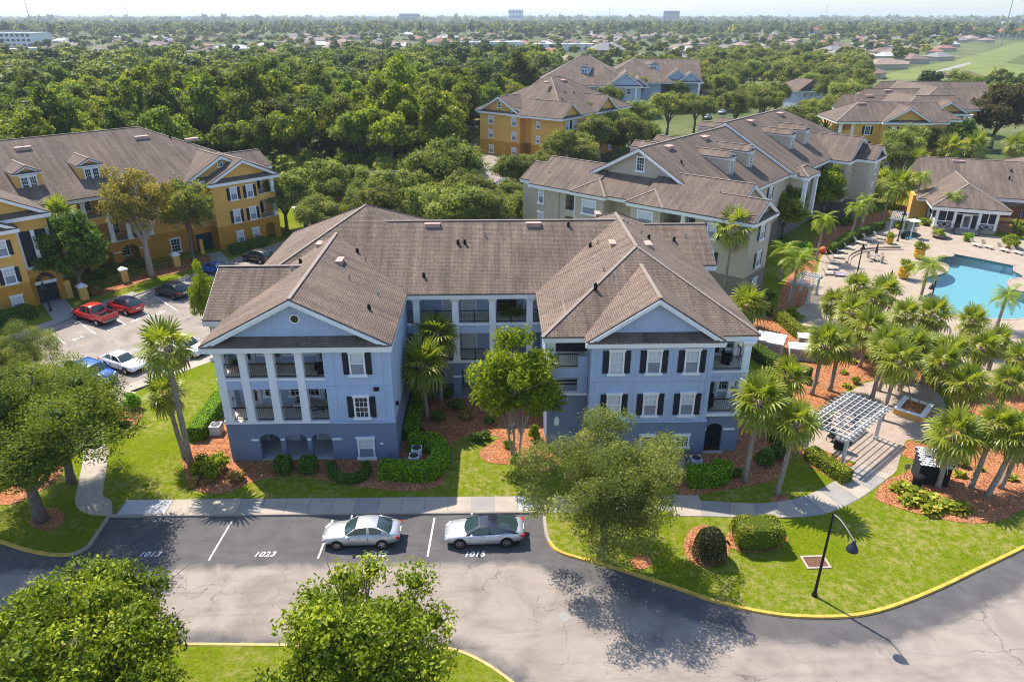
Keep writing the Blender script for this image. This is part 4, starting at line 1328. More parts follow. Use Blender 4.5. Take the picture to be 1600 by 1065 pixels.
# --- sand coloured block to the right behind
beige = thing('apartment_building', 'long sand coloured apartment building with dormers beyond the blue one', 'building', (24.35, 78.3, 0), R(-41.2))
B = Bld(beige, roof='roof_far')
w, b2 = 'beige', 'beige_dark'
B.boxes('wall', w, [(-22, -1.3, 3.0, 58, 3.2, 9.3), (-18.2, -13.9, -.45, 3.4, 3.2, 9.3), (-9.8, -5.7, -.75, 3.4, 3.2, 9.3), (-1.3, 2.6, -.65, 9.5, 3.2, 9.3), (2.6, 5.35, -.67, 5.4, 3.2, 9.3), (-25.4, -21.3, .2, 9.4, 3.2, 9.3), (-28.0, -25.4, 1.0, 7.6, 3.2, 9.3),
                    (-1.3, 2.4, 43.6, 53.6, 3.2, 9.3), (2.4, 4.9, 46.9, 53.2, 3.2, 9.3), (-13.9, -9.8, 2.2, 3.0, 3.2, 9.3), (-21.3, -20.3, .4, 3.0, 3.2, 9.3)])
B.boxes('base_wall', b2, [(-22, -1.3, 2.98, 58, -.1, 3.2), (-18.2, -13.9, -.48, 3.4, -.1, 3.2), (-9.8, -5.7, -.78, 3.4, -.1, 3.2), (-1.3, 2.63, -.68, 9.5, -.1, 3.2), (2.63, 5.38, -.7, 5.4, -.1, 3.2), (-25.4, -21.3, .18, 9.4, -.1, 3.2), (-28.0, -25.4, .98, 7.6, -.1, 3.2), (-1.3, 4.93, 46.85, 53.2, -.1, 3.2)])
B.boxes('balcony_floor', 'concrete_grey', [(-20.3, -18.2, .2, 3.0, F2 - .1, F2), (-20.3, -18.2, .2, 3.0, F3 - .1, F3), (-5.7, -1.3, .2, 3.0, F2 - .1, F2), (-5.7, -1.3, .2, 3.0, F3 - .1, F3)])
B.boxes('balcony_beam', w, [(-20.3, -18.2, .1, .35, 6.0, F3), (-5.7, -1.3, .1, .35, 6.0, F3), (-20.3, -18.2, .1, .35, 2.7, F2), (-5.7, -1.3, .1, .35, 2.7, F2)])
for zf in (F2, F3):
    railing(B, (-20.2, .3), (-18.9, .3), zf, infill=.16); railing(B, (-5.6, .3), (-3.6, .3), zf, infill=.16)
for x in (-18.5, -3.2):
    column(B, x, .35, F2, 9.3, .55)
hip_roof(B, -22.6, -0.8, -0.35, 7.6, ZE, (1, 1), 'x')
hip_roof(B, -18.75, -13.35, -1.05, 5.5, ZE - .01, (1, 0), 'y'); hip_roof(B, -10.3, -5.2, -1.35, 5.5, ZE - .01, (1, 0), 'y')
gable_wing(B, (-11.25, 2.62), 0, 10.5, 25.0, ZE + .03, w, fascia=.35)
gable_wing(B, (-11.25, 27.2), 0, 11.3, 6.0, ZE + .16, w, fascia=.35)
hip_roof(B, -22.55, .05, 32.0, 60.5, ZE + .15, (0, 1), 'y')
gable_wing(B, (3.3, 4.4), 90, 5.6, 12, ZE - .02, w, pent=.5); gable_wing(B, (5.95, 2.4), 90, 3.55, 6, ZE - .01, w, pent=.7)
gable_wing(B, (-25.9, 4.6), -90, 5.3, 10, ZE - .02, w, pent=.5); gable_wing(B, (-28.6, 4.4), -90, 3.5, 6, ZE - .01, w, pent=.7)
gable_wing(B, (2.9, 48.6), 90, 5.6, 12, ZE - .02, w, pent=.5); gable_wing(B, (5.6, 50.0), 90, 3.4, 6, ZE - .01, w, pent=.7)
hip_roof(B, -2, 1.6, 28.2, 33.5, ZE - .2, (1, 1), 'y')
column(B, 1.2, 28.6, 3.3, 9.1, .55); column(B, 1.2, 33.0, 3.3, 9.1, .55)
for y in (14.2, 20.4):
    dormer(B, -3.9, y, 90, 1.3, 11.1, 13.3, 4.6, w); dormer(B, -18.6, y, -90, 1.3, 11.1, 13.3, 4.6, w)
for y in (35.2, 41.2):
    dormer(B, -3.7, y, 90, 1.3, 11.4, 13.8, 4.8, w); dormer(B, -18.8, y, -90, 1.3, 11.4, 13.8, 4.8, w)
window(B, -11.25, 3.5, 12.55, .95, 1.55, style='dark')
for zf in (.7, 3.9, 7.1):
    window(B, -16.0, -.47, zf, 1.9, 1.6, sh=False); window(B, -7.7, -.77, zf, 1.9, 1.6)
    window(B, 5.37, 2.6, zf, .95, 1.6, R(90), sh=zf > 1); window(B, -24.2, .18, zf, .7, 1.8); window(B, .9, -.68, zf, .95, 1.6, sh=zf > 1)
    window(B, 4.92, 50, zf, .95, 1.6, R(90)); window(B, -3.0, 2.98, zf, 1.4, 1.7, style='dark')
for y in (11, 16, 22, 37, 42):
    for zf in (3.9, 7.1):
        window(B, -1.28, y, zf, .95, 1.6, R(90), sh=True)
zM = lambda x: ZE + .03 + PITCH * (10.5 - abs(x + 11.25))
for x, y, k in ((-10.2, 8.4, 'v'), (-10.2, 18.6, 'v'), (-10.2, 34, 'v'), (-10.2, 46, 'v')):
    roof_vent(B, x, y, zM(x) + (.02 if y < 27 else .6), R(90), size=(1.5, .8))
for x, y in ((-7.5, 7), (-6.8, 16.5), (-7, 25)):
    pipe(B, x, y, zM(x), 1)
pipe(B, 0, 2.4, ZE + PITCH * 3.4, 0); pipe(B, -24, 1.6, ZE + PITCH * 2, 0)
B.finish()

# --- amber block across the far car park
amber = thing('apartment_building', 'amber apartment building with white columns and dormers across the car park', 'building', (-32, 103.3, 0), R(45))
B = Bld(amber, roof='roof_far')
w, b2 = 'orange', 'orange_dark'
B.boxes('wall', w, [(-9.4, -2.7, 0, 18, 3.3, 9.1), (-2.7, -.05, 1.9, 18, 3.3, 9.1), (-12.1, -9.4, 2.0, 18, 3.3, 9.3), (-16.9, -12.1, 2.7, 18, 3.3, 9.3), (-25.2, -16.9, 5.0, 18, 3.3, 9.3), (-30.4, -25.2, 2.6, 24, 3.3, 9.3),
                    (-33.9, -30.5, -5.0, 18, 3.3, 10.2), (-48, -33.9, -6.1, 14, 3.3, 9.2), (-.05, -.02, 2, 18, 3.3, 9.1), (-24.9, -17, 2.7, 2.95, 6.0, F3 - .05), (-2.7, -.05, -.0, .22, 6.0, F3 - .05), (-48, -30.5, -3, 16, 9.2, 10.2)])
B.boxes('base_wall', b2, [(-9.43, -2.7, -.03, 18, -.1, 3.3), (-2.7, -.05, 1.9, 18, -.1, 3.3), (-12.1, -9.43, 1.97, 18, -.1, 3.3), (-30.4, -12.1, 5.0, 18, -.1, 3.3), (-48, -33.93, -6.13, 14, -.1, 3.3), (-33.93, -33.3, -5.03, 3, -.1, 3.3), (-31.2, -30.47, -5.03, 3, -.1, 3.3), (-33.3, -31.2, -5.03, -4.6, 2.6, 3.3), (-16.9, -12.1, 2.67, 3.0, -.1, 3.3), (-.5, 0, .0, .5, -.1, 3.3)])
arch_panel(B, -30.4, -16.9, 2.66, 3.0, -.1, 3.3, [(-26.6, 1.1, .8), (-23.6, 1.05, .8), (-20.3, 1.05, .8)], b2, 1.9)
arch_panel(B, -2.72, -.5, .03, .3, -.1, 3.3, [(-1.6, .75, .5)], b2, 2.0)
B.boxes('arch_band', 'white', [(-25.4, -24.75, 2.6, 2.68, 1.9, 2.05), (-22.4, -21.45, 2.6, 2.68, 1.9, 2.05), (-19.1, -18.2, 2.6, 2.68, 1.9, 2.05), (-33.35, -31.15, -5.12, -5.0, 2.4, 2.75)])
for zf in (F2, F3):
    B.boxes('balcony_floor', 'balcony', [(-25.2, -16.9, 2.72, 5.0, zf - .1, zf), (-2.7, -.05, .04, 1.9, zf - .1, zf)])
    railing(B, (-2.65, .15), (-.5, .15), zf, infill=.16)
    door(B, -1.6, 1.88, zf, glazed=True)
    for x0, x1 in ((-24.3, -22.3), (-21.7, -20.2), (-19.6, -17.2)):
        railing(B, (x0, 2.9), (x1, 2.9), zf, infill=.16)
    for x in (-23.6, -20.9, -18.4):
        window(B, x, 4.98, zf + .6, 1.0, 1.5, style='dark')
for x in (-24.6, -22.0, -19.9, -17.2):
    column(B, x, 2.95, F2 - .05, 9.3, .55)
column(B, -.32, .3, F2 - .05, 9.1, .5)
for x in (-6.35, -3.95):
    window(B, x, -.01, 6.75, .8, 1.6, sh=True); window(B, x, -.01, 3.55, .8, 1.6, sh=True); window(B, x, -.04, .5, .8, 1.6)
window(B, -10.8, 1.98, 6.75, .8, 1.6); window(B, -14.5, 2.66, .5, 1.1, 1.7, style='dark'); window(B, -28.4, 2.6, .6, 1.0, 1.7, style='dark')
for x in (-23.6, -20.3):
    window(B, x, 4.98, .8, 1.1, 1.4, style='dark')
window(B, -35.6, -6.11, 3.6, .9, 1.6, sh=True); window(B, -35.6, -6.14, .4, .9, 1.6); window(B, -38.6, -6.11, 3.6, .9, 1.6, sh=True); window(B, -35.6, -6.11, 6.7, .9, 1.5, sh=True)
# tall opening over the entrance, fanlight, stairwell
B.boxes('opening_frame', 'white', [(-33.85, -33.5, -5.12, -4.99, 4.6, 8.6), (-32.4, -32.0, -5.12, -4.99, 4.6, 8.6), (-30.9, -30.55, -5.12, -4.99, 4.6, 8.6), (-33.85, -30.55, -5.12, -4.99, 4.3, 4.6)])
B.boxes('opening_shade', 'dark', [(-33.5, -32.4, -5.06, -5.0, 4.6, 8.6), (-32.0, -30.9, -5.06, -5.0, 4.6, 8.6)])  # flat dark sheets painted as the shade inside the openings
mb = MB()
for k in range(6):
    t0, t1 = math.pi * (k + .08) / 6, math.pi * (k + .92) / 6
    mb.vprism([(-32.2 + r * math.cos(t), -5.06, 2.8 + .9 * r * math.sin(t)) for t, r in ((t0, .45), (t0, 1.0), (t1, 1.0), (t1, .45))], (0, .08, 0))
B.add(mb, 'fanlight', M['glass_dark'])
B.boxes('stairwell_shade', 'dark', [(-33.3, -31.2, -4.5, -4.4, 0, 2.6), (-11.9, -9.6, 1.9, 1.98, 0, 2.4)])  # near-black sheets in place of shaded stair interiors
B.boxes('pillar', 'orange', [(-30.6, -30.0, -5.4, -4.8, 0, 2.3), (-12.3, -11.9, -.2, .2, 0, 2.2)])
gable_wing(B, (-4.55, -.5), 0, 5.35, 12, 9.42, w, pent=.8, pitch=.5); gable_wing(B, (-6.7, 1.2), 0, 5.5, 9, 9.75, w, pent=.7)
hip_roof(B, -41, .9, 1.9, 27.5, ZE, (0, 1), 'x', pitch=.47)
gable_wing(B, (-36.6, -5.9), 0, 6.5, 18, 10.45, w, pent=.8); gable_wing(B, (-37.5, -6.9), 0, 3.9, 7, 9.55, w, pent=.7, pitch=.5)
gable_wing(B, (3.2, 9.5), 90, 3.6, 8, 9.5, w, pent=.7)
B.boxes('wall', w, [(-.1, 2.7, 6.2, 12.8, 0, 9.2)])
for x in (-28.9, -21.9):
    dormer(B, x, 5.2, 0, 1.6, 10.4, 12.7, 4.6, w)
window(B, -6.7, 1.9, 11.15, .55, .8, style='dark')
for x, y in ((-27, 12.6), (-12.6, 12.2), (-6.4, 10.5)):
    roof_vent(B, x, y, ZE + .47 * (y - 1.9) + .03, 0, .47, (1.8, .7))
pipe(B, -9, 11.5, ZE + .47 * 9.6, 1); pipe(B, -4, 12, ZE + .5, 1)
B.finish()

# --- second amber block beyond the wood edge
amber2 = thing('apartment_building', 'amber apartment building with gabled bays standing at the edge of the woods', 'building', (15, 158.5, 0), R(-40))
B = Bld(amber2, roof='roof_far')
B.boxes('wall', w, [(-26, -1.2, 3, 30, 3.4, 9.6), (-24, -12, .0, 3, 3.4, 9.6), (-8.8, -.1, .3, 6.2, 3.4, 9.6), (-1.3, -.6, 14.5, 23, 3.4, 9.6), (-12, -8.8, 2.0, 3.0, 3.4, 9.6)])
B.boxes('base_wall', b2, [(-26, -1.2, 3, 30, -.1, 3.4), (-24, -12, -.03, 3, -.1, 3.4), (-8.83, -.07, .27, 6.23, -.1, 3.4), (-1.3, -.57, 14.4, 23.1, -.1, 3.4)])
hip_roof(B, -26.6, -.7, 1.2, 31, 9.95, (1, 1), 'y')
gable_wing(B, (.5, 2.9), 90, 4.3, 12, 9.98, w, pent=.7, pitch=.72); gable_wing(B, (-.1, 18.6), 90, 4.7, 12, 9.98, w, pent=.7, pitch=.72)
gable_wing(B, (-18, -.6), 0, 6.4, 12, 9.96, w, pent=.7); gable_wing(B, (-12.8, -.2), 0, 3.0, 6, 9.7, w, pent=.5)
hip_roof(B, -9.3, .45, -.2, 7, 9.94, (1, 0), 'y')
window(B, -18, .08, 11.0, .8, 1.2, style='dark')
for zf in (.6, 4.1, 7.3):
    window(B, -8.2 + 1.3, .28, zf, .9, 1.3); window(B, -13.6, -.02, zf, 1.2, 1.6); window(B, -20.5, -.02, zf, 1.2, 1.6)
    for y in (1.6, 4.6, 16.2, 21):
        window(B, -.08 if y < 6 else -.58, y, zf, .9, 1.6, R(90))
for y in (3.1, 18.6):
    B.boxes('bay_trim', 'white', [(-.1 if y < 6 else -.6, .02 if y < 6 else -.48, y - .9, y - .5, 4.2, 9.2), (-.1 if y < 6 else -.6, .02 if y < 6 else -.48, y + .5, y + .9, 4.2, 9.2)])
    B.boxes('bay_window', 'glass_dark', [(-.1 if y < 6 else -.6, -.04 if y < 6 else -.54, y - .5, y + .5, 4.2, 9.2)])
for x, y in ((-12, 10), (-12, 17)):
    roof_vent(B, x, y, 9.95 + PITCH * (12.95 - abs(x + 13.65)) + .02, R(90), size=(1.8, .8))
for x, y in ((-8, 12), (-7.5, 15), (-6, 19), (-6, 8)):
    pipe(B, x, y, 9.95 + PITCH * (12.95 - abs(x + 13.65)), 1)
B.finish()

# --- pale blue block farther on
pale = thing('apartment_building', 'pale blue apartment building with brown roofs far behind the amber one', 'building', (27, 240, 0), R(-8))
B = Bld(pale, roof='roof_far')
w = 'pale_blue'
B.boxes('wall', w, [(-14, 18, 4, 34, 0, 9.3), (10.2, 20.4, 1.6, 12, 0, 9.3), (27, 41, 24, 44, 0, 9.3), (15, 28, 18, 44, 0, 9.3)])
hip_roof(B, -15, 18.6, 3.2, 34, ZE, (1, 1), 'x'); hip_roof(B, 6, 32, 16, 46, ZE + .1, (1, 1), 'y'); hip_roof(B, 18, 42, 22, 46, ZE + .05, (0, 0), 'x')
gable_wing(B, (15.2, .7), 0, 5.9, 16, ZE, w, pent=.7, pitch=.7); gable_wing(B, (19.4, 2.5), 0, 3.6, 12, ZE - .2, w, pent=.7, pitch=.7)
gable_wing(B, (33.6, 22), 0, 5.6, 12, ZE, w, pent=.7, pitch=.7); gable_wing(B, (38, 20.6), 0, 4.6, 12, ZE - .1, w, pent=.7, pitch=.7)
hip_roof(B, -2, 6, 1.2, 10, ZE - .02, (1, 0), 'y')
dormer(B, 1.8, 9.0, -20, 1.7, 11.6, 14.4, 5, w); dormer(B, 25.6, 24, 20, 1.9, 11.6, 14.6, 5, w)
for x in (8.4, 10.6, 18.8, 41):
    column(B, x, 1.4 if x < 30 else 20.2, 0, 9.2, .7)
for x in (-10, -6, 2, 13, 16.5):
    for zf in (.8, 4, 7.2):
        window(B, x, 1.58 if x > 10 else 3.98, zf, 1.3, 1.5, style='dark')
for x in (31, 35.5):
    for zf in (4, 7.2):
        window(B, x, 23.98, zf, 1.1, 1.5, style='dark')
B.finish()

# --- amber row at the upper right
amber3 = thing('apartment_building', 'amber apartment building of many stepped brown roofs near the green field', 'building', (73.6, 154, 0), R(-5))
B = Bld(amber3, roof='roof_far')
w = 'orange'
B.boxes('wall', w, [(3.6, 21.6, 1.0, 12, 3.3, 9.4), (9, 18, .2, 2, 3.3, 9.4), (10, 33, 17, 28, 3.3, 9.4), (20, 42, 31, 43, 3.3, 9.4), (30, 56, 47, 60, 3.3, 9.4), (14, 26, 10, 50, 3.3, 9.4)])
B.boxes('base_wall', b2, [(3.6, 21.6, .97, 12, -.1, 3.3), (10, 33, 17, 28, -.1, 3.3), (20, 42, 31, 43, -.1, 3.3)])
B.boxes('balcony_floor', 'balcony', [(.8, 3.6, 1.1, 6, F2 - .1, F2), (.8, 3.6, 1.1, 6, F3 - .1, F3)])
B.boxes('balcony_wall', w, [(.8, 3.6, 1.1, 1.3, F3, F3 + .9), (.8, 3.6, 1.1, 1.3, F2, F2 + .9), (.8, 3.6, 6, 6.2, 0, 9.3)])
column(B, .9, 1.3, 0, 9.3, .55); column(B, 3.4, 1.3, 0, 9.3, .55)
hip_roof(B, -.6, 22.4, .2, 12.8, ZE, (1, 0), 'x'); hip_roof(B, 8, 34, 16.4, 28.6, ZE, (0, 0), 'x'); hip_roof(B, 18.5, 43, 30.4, 43.5, ZE, (0, 0), 'x'); hip_roof(B, 29, 57, 46, 61, ZE, (0, 0), 'x')
hip_roof(B, 12.5, 27.5, 4, 30, ZE + .05, (1, 1), 'y'); hip_roof(B, 26, 42, 24, 62, ZE + .05, (1, 1), 'y')
gable_wing(B, (14, -.6), 0, 5.2, 8, ZE + .02, w, pent=.8, pitch=.56); gable_wing(B, (23.4, 4.5), 90, 3.6, 6, ZE - .05, w, pent=.7)
gable_wing(B, (30, 15.2), 0, 4.6, 8, ZE + .02, w, pent=.8, pitch=.56); gable_wing(B, (35, 22.4), 90, 5, 6, ZE - .05, w, pent=.7)
for x in (6.5, 11.5, 16.0):
    for zf in (.6, 3.9, 7.0):
        window(B, x, .98 if x < 9 else .18, zf, 1.0, 1.6, sh=True, style='dark' if x < 9 else 'half')
B.boxes('wall', w, [(21.6, 23.0, 1.6, 7.4, 0, 9.3)])
for x, y in ((6, 5.8), (14, 22), (24, 36), (36, 53), (48, 53)):
    roof_vent(B, x, y, ZE + PITCH * 5.7, 0, size=(1.6, .7))
column(B, 36, 17.5, 3, 9.3, .6); column(B, 36, 20, 3, 9.3, .6)
B.finish()

# --- pool clubhouse
club = thing('clubhouse', 'single storey clubhouse with a white screened porch facing the pool', 'building', (67.9, 104.3, 0), R(-21))
B = Bld(club, roof='roof_far')
ZC = 3.95
B.boxes('wall', 'orange', [(-2.9, -.5, 6.4, 9.4, 0, 3.9), (.3, 40, 9.6, 27, 0, 3.6)])
B.boxes('porch_floor', 'concrete', [(-.4, 8.0, 0, 9.6, 0, .62)])
for x in (-.2, 2.2, 5.5, 7.8):
    B.boxes('porch_post', 'white', [(x - .2, x + .2, .0, .4, .62, 3.6)])
for y in (3, 6, 9):
    B.boxes('porch_post', 'white', [(-.38, -.05, y - .17, y + .17, .62, 3.6), (7.7, 8.0, y - .17, y + .17, .62, 3.6)])
B.boxes('porch_rail', 'white', [(-.2, 8, .1, .3, 3.1, 3.6), (-.38, -.1, 0, 9.6, 3.1, 3.6), (7.75, 8, 0, 9.6, 3.1, 3.6), (0, 2.2, .14, .26, 1.5, 1.62), (5.5, 7.8, .14, .26, 1.5, 1.62), (1.05, 1.15, .14, .26, 1.6, 3.1), (6.6, 6.72, .14, .26, 1.6, 3.1), (2.4, 5.3, .14, .26, 2.75, 2.87)])
B.boxes('insect_screen', 'dark', [(0, 2.1, .2, .23, 1.6, 3.1), (5.6, 7.7, .2, .23, 1.6, 3.1), (-.25, -.2, .4, 9, 1.6, 3.1), (7.85, 7.9, .4, 9, 1.6, 3.1), (.3, 7.6, 9.2, 9.3, .62, 3.2)])
mb = MB()
for x0 in (.05, 1.12, 5.65, 6.72):
    mb.beam((x0, .2, .68), (x0 + 1.0, .2, 1.5), .07, .06); mb.beam((x0, .22, 1.5), (x0 + 1.0, .22, .68), .07, .06)
for k in range(6):
    y0 = .5 + k * 1.5
    mb.beam((-.2, y0, .68), (-.2, y0 + 1.4, 1.5), .06, .07); mb.beam((-.22, y0, 1.5), (-.22, y0 + 1.4, .68), .06, .07)
B.add(mb, 'lattice', M['white'])
door(B, 3.9, .2, .62, 1.1, 2.1, glazed=True)
B.boxes('steps', 'concrete', [(2.3, 5.6, -1.9 + k * .45, -.0, 0, .12 + k * .13) for k in range(4)])
railing(B, (2.3, -1.8), (2.3, 0), .2); railing(B, (5.6, -1.8), (5.6, 0), .2)
hip_roof(B, -1.4, 9.2, -.9, 20, ZC, (1, 0), 'y', pitch=.5, fascia=.5); hip_roof(B, -1.2, 42, 8.8, 27.6, ZC - .03, (0, 0), 'x', pitch=.45, fascia=.5)
hip_roof(B, 9.5, 34, 12, 36, ZC + .1, (1, 1), 'y', pitch=.45); hip_roof(B, -2.6, 6, 4.4, 14, ZC - .1, (1, 0), 'x', pitch=.35, fascia=.3)
roof_vent(B, 4.5, 17.4, ZC + .45 * 8.4 + .02, 0, .45, (1.7, .6)); pipe(B, 11.5, 13.5, ZC + 2.2, 1); pipe(B, 12, 15.5, ZC + 3, 1)
B.boxes('chimney', 'orange_dark', [(-2.6, -1.9, 12.6, 13.3, 3.5, 6.2)])
B.boxes('window_strip', 'glass_dark', [(9, 16, 9.52, 9.6, .7, 3.2)])
B.finish()

# --- garages and a cottage half hidden by trees
gar = thing('garage', 'low brown roofed garage showing between the trees behind the blue building', 'garage', (-19.5, 126, 0), R(-5))
B = Bld(gar, roof='roof_far')
B.boxes('wall', 'orange', [(-8, 8, -3.2, 3.2, 0, 2.7)]); hip_roof(B, -8.8, 8.8, -4, 4, 3.1, (1, 1), 'x')
roof_vent(B, 0, -1.2, 3.1 + PITCH * 2.8, 0, size=(1.8, .5)); roof_vent(B, 7.2, -2.2, 3.6, 0, size=(.8, .5))
B.finish()
cot = thing('cottage', 'small grey gabled cottage among trees beyond the sand coloured building', 'house', (113, 271, 0), R(25))
B = Bld(cot, roof='roof_far')
B.boxes('wall', 'pale_blue', [(-6, 6, -5, 8, 0, 5.4)]); hip_roof(B, -6.8, 6.8, -5, 9, 5.8, (0, 1), 'y'); gable_wing(B, (2, -6.4), 0, 4.6, 6, 5.8, 'pale_blue', pent=.6)
for x in (-3.5, 0, 3.5):
    window(B, x, -5.02, 1, 1, 1.5, style='dark'); window(B, x, -5.02, 3.6, 1, 1.3, style='dark')
B.finish()

# ------------------------------------------------------------------ foliage kit
def quads_mesh(name, V, tint, m):
    """V: (n, 4, 3) corner points; one tint per leaf"""
    n = len(V)
    me = bpy.data.meshes.new(name)
    me.vertices.add(n * 4); me.loops.add(n * 4); me.polygons.add(n)
    me.vertices.foreach_set('co', V.astype(np.float32).ravel())
    me.loops.foreach_set('vertex_index', np.arange(n * 4, dtype=np.int32))
    me.polygons.foreach_set('loop_start', np.arange(0, n * 4, 4, dtype=np.int32))
    me.polygons.foreach_set('loop_total', np.full(n, 4, dtype=np.int32))
    a = me.attributes.new('tint', 'FLOAT', 'FACE'); a.data.foreach_set('value', np.clip(tint, 0, 1).astype(np.float32))
    me.materials.append(m)
    me.update(calc_edges=True); me.validate()
    return me

def unit(a):
    return a / np.maximum(np.linalg.norm(a, axis=-1, keepdims=True), 1e-9)

def leaf_quads(rng, pos, nrm, size, aspect=0.5):
    n = len(pos)
    t = unit(np.cross(nrm, rng.normal(size=(n, 3))))
    b = np.cross(nrm, t)
    L = (size * 0.5)[:, None]; W_ = L * aspect
    fold = nrm * (L * 0.18)
    return np.stack((pos - t * L, pos + b * W_ + fold, pos + t * L, pos - b * W_ + fold), 1)

def sphere_quads(c, r, nu=7, nv=4):
    out = []
    for i in range(nv):
        for j in range(nu):
            q = []
            for a, b_ in ((i, j), (i, j + 1), (i + 1, j + 1), (i + 1, j)):
                th = math.pi * (a / nv - .5); ph = 2 * math.pi * b_ / nu
                q.append((c[0] + r[0] * math.cos(th) * math.cos(ph), c[1] + r[1] * math.cos(th) * math.sin(ph), c[2] + r[2] * math.sin(th)))
            out.append(q)
    return np.array(out)

def make_lobes(rng, rx, ry, rz, cz, nl, sub, zmin=-0.45, fill=(0.5, 0.92)):
    d = []
    while len(d) < nl:
        v = rng.normal(size=3); v /= np.linalg.norm(v)
        if v[2] > zmin:
            d.append(v)
    d = np.array(d)
    f = rng.uniform(*fill, size=(nl, 1))
    c = d * f * np.array((rx, ry, rz)) + np.array((0, 0, cz))
    r = sub * rng.uniform(0.65, 1.3, nl)
    return c, r

def crown_arrays(seed, rx, ry, rz, cz, nl, sub, n, leaf, aspect=0.55, core=0.6, zmin=-0.45, flat=0.8, fill=(0.5, 0.92), up=0.35):
    rng = np.random.default_rng(seed)
    c, r = make_lobes(rng, rx, ry, rz, cz, nl, sub, zmin, fill)
    w = r ** 2; k = rng.choice(nl, n, p=w / w.sum())
    d = unit(rng.normal(size=(n, 3)))
    rad = r[k] * (rng.uniform(0.35, 1.0, n) ** 0.6) * (1 + 0.25 * rng.normal(size=n).clip(-1, 2) * 0.5)
    pos = c[k] + d * rad[:, None] * np.array((1, 1, flat))
    nrm = unit(d * 0.8 + rng.normal(size=(n, 3)) * 0.75 + np.array((0, 0, up)))
    V = leaf_quads(rng, pos, nrm, leaf * rng.uniform(0.6, 1.35, n), aspect)
    lt = rng.uniform(0, 1, nl)
    tint = 0.45 * lt[k] + 0.55 * rng.uniform(0, 1, n)
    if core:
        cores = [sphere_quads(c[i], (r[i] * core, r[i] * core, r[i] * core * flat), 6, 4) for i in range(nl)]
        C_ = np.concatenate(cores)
        V = np.concatenate((V, C_)); tint = np.concatenate((tint, np.full(len(C_), 0.22)))  # core lumps in a dark tint: the crown's inner shade put into colour
    return V, tint, c, r

def trunk_mb(rng, h, r0, lobes, nb=8, stems=1, lean=0.3, droop=0.0):
    mb = MB()
    for s in range(stems):
        off = Vector((rng.uniform(-.25, .25), rng.uniform(-.25, .25), 0)) if stems > 1 else Vector((0, 0, 0))
        top = Vector((rng.uniform(-lean, lean), rng.uniform(-lean, lean), h)) * (1.0) + off * 3
        pts = [off, off + (top - off) * .35 + Vector((rng.uniform(-.1, .1), rng.uniform(-.1, .1), 0)), off + (top - off) * .7, top]
        rr = r0 / (stems ** .5)
        mb.tube(pts, [rr * 1.25, rr, rr * .85, rr * .62], 9)
        idx = rng.permutation(len(lobes))[:nb]
        for i in idx:
            e = Vector(lobes[i]); st = pts[2] + (pts[3] - pts[2]) * rng.uniform(0, 1)
            mid = st + (e - st) * .5 + Vector((rng.uniform(-.3, .3), rng.uniform(-.3, .3), .35))
            mb.tube([st, mid, e], [rr * .5, rr * .32, rr * .12], 6, caps=False)
            for q in range(2):
                e2 = e + Vector((rng.normal(), rng.normal(), rng.normal() * .6 + .2)) * .9
                mb.tube([mid + (e - mid) * .4, e2], [rr * .2, rr * .06], 5, caps=False)
    return mb

def bark_mat(name, a, b_, sc=6):
    m, nt, b = new_mat(name)
    mp = N(nt, 'ShaderNodeMapping'); mp.inputs['Scale'].default_value = (sc, sc, sc * .3)
    nt.links.new(coord(nt), mp.inputs['Vector'])
    f = noise(nt, 1.0, 5, 0.7, mp.outputs[0])
    c = ramp(nt, f, [(0.3, a), (0.7, b_)])
    nt.links.new(c, b.inputs['Base Color']); b.inputs['Roughness'].default_value = 0.95
    b.inputs['Specular IOR Level'].default_value = 0.1
    bump(nt, b, f, 0.6, 0.05)
    return m
M['bark'] = bark_mat('tree_bark', (0.10, 0.08, 0.065), (0.22, 0.185, 0.15))
M['bark_pale'] = bark_mat('pale_bark', (0.26, 0.21, 0.17), (0.42, 0.36, 0.30))
M['palm_trunk'] = bark_mat('palm_trunk_bark', (0.17, 0.135, 0.105), (0.40, 0.34, 0.275), 9)
M['palm_boot'] = bark_mat('palm_boots', (0.14, 0.085, 0.05), (0.33, 0.22, 0.13), 14)
M['oak_leaf'] = leaf_mat('oak_leaves', [(0.0, (0.053, 0.082, 0.019)), (0.4, (0.150, 0.192, 0.042)), (0.75, (0.279, 0.305, 0.077)), (1.0, (0.434, 0.403, 0.154))], 0.3)
M['oak_deep'] = leaf_mat('deep_oak_leaves', [(0.0, (0.040, 0.068, 0.009)), (0.4, (0.108, 0.162, 0.016)), (0.75, (0.200, 0.255, 0.026)), (1.0, (0.358, 0.357, 0.065))], 0.3)
M['mag_leaf'] = leaf_mat('magnolia_leaves', [(0.0, (0.043, 0.070, 0.005)), (0.35, (0.118, 0.175, 0.007)), (0.75, (0.291, 0.351, 0.015)), (0.992, (0.496, 0.491, 0.049)), (1.0, (0.496, 0.558, 0.272))], 0.2, 0.5, gloss=0.15)
M['lime_leaf'] = leaf_mat('lime_leaves', [(0.0, (0.065, 0.105, 0.006)), (0.4, (0.186, 0.252, 0.011)), (0.8, (0.352, 0.405, 0.027)), (1.0, (0.520, 0.520, 0.081))], 0.35)
M['wood_leaf'] = leaf_mat('woodland_leaves', [(0.0, (0.035, 0.059, 0.007)), (0.35, (0.113, 0.163, 0.013)), (0.7, (0.213, 0.272, 0.019)), (1.0, (0.365, 0.375, 0.035))], 0.28, obj_vary=1.0)
M['mid_leaf'] = leaf_mat('street_tree_leaves', [(0.0, (0.057, 0.084, 0.021)), (0.4, (0.152, 0.195, 0.045)), (0.75, (0.269, 0.306, 0.074)), (1.0, (0.430, 0.418, 0.141))], 0.3, obj_vary=0.6)
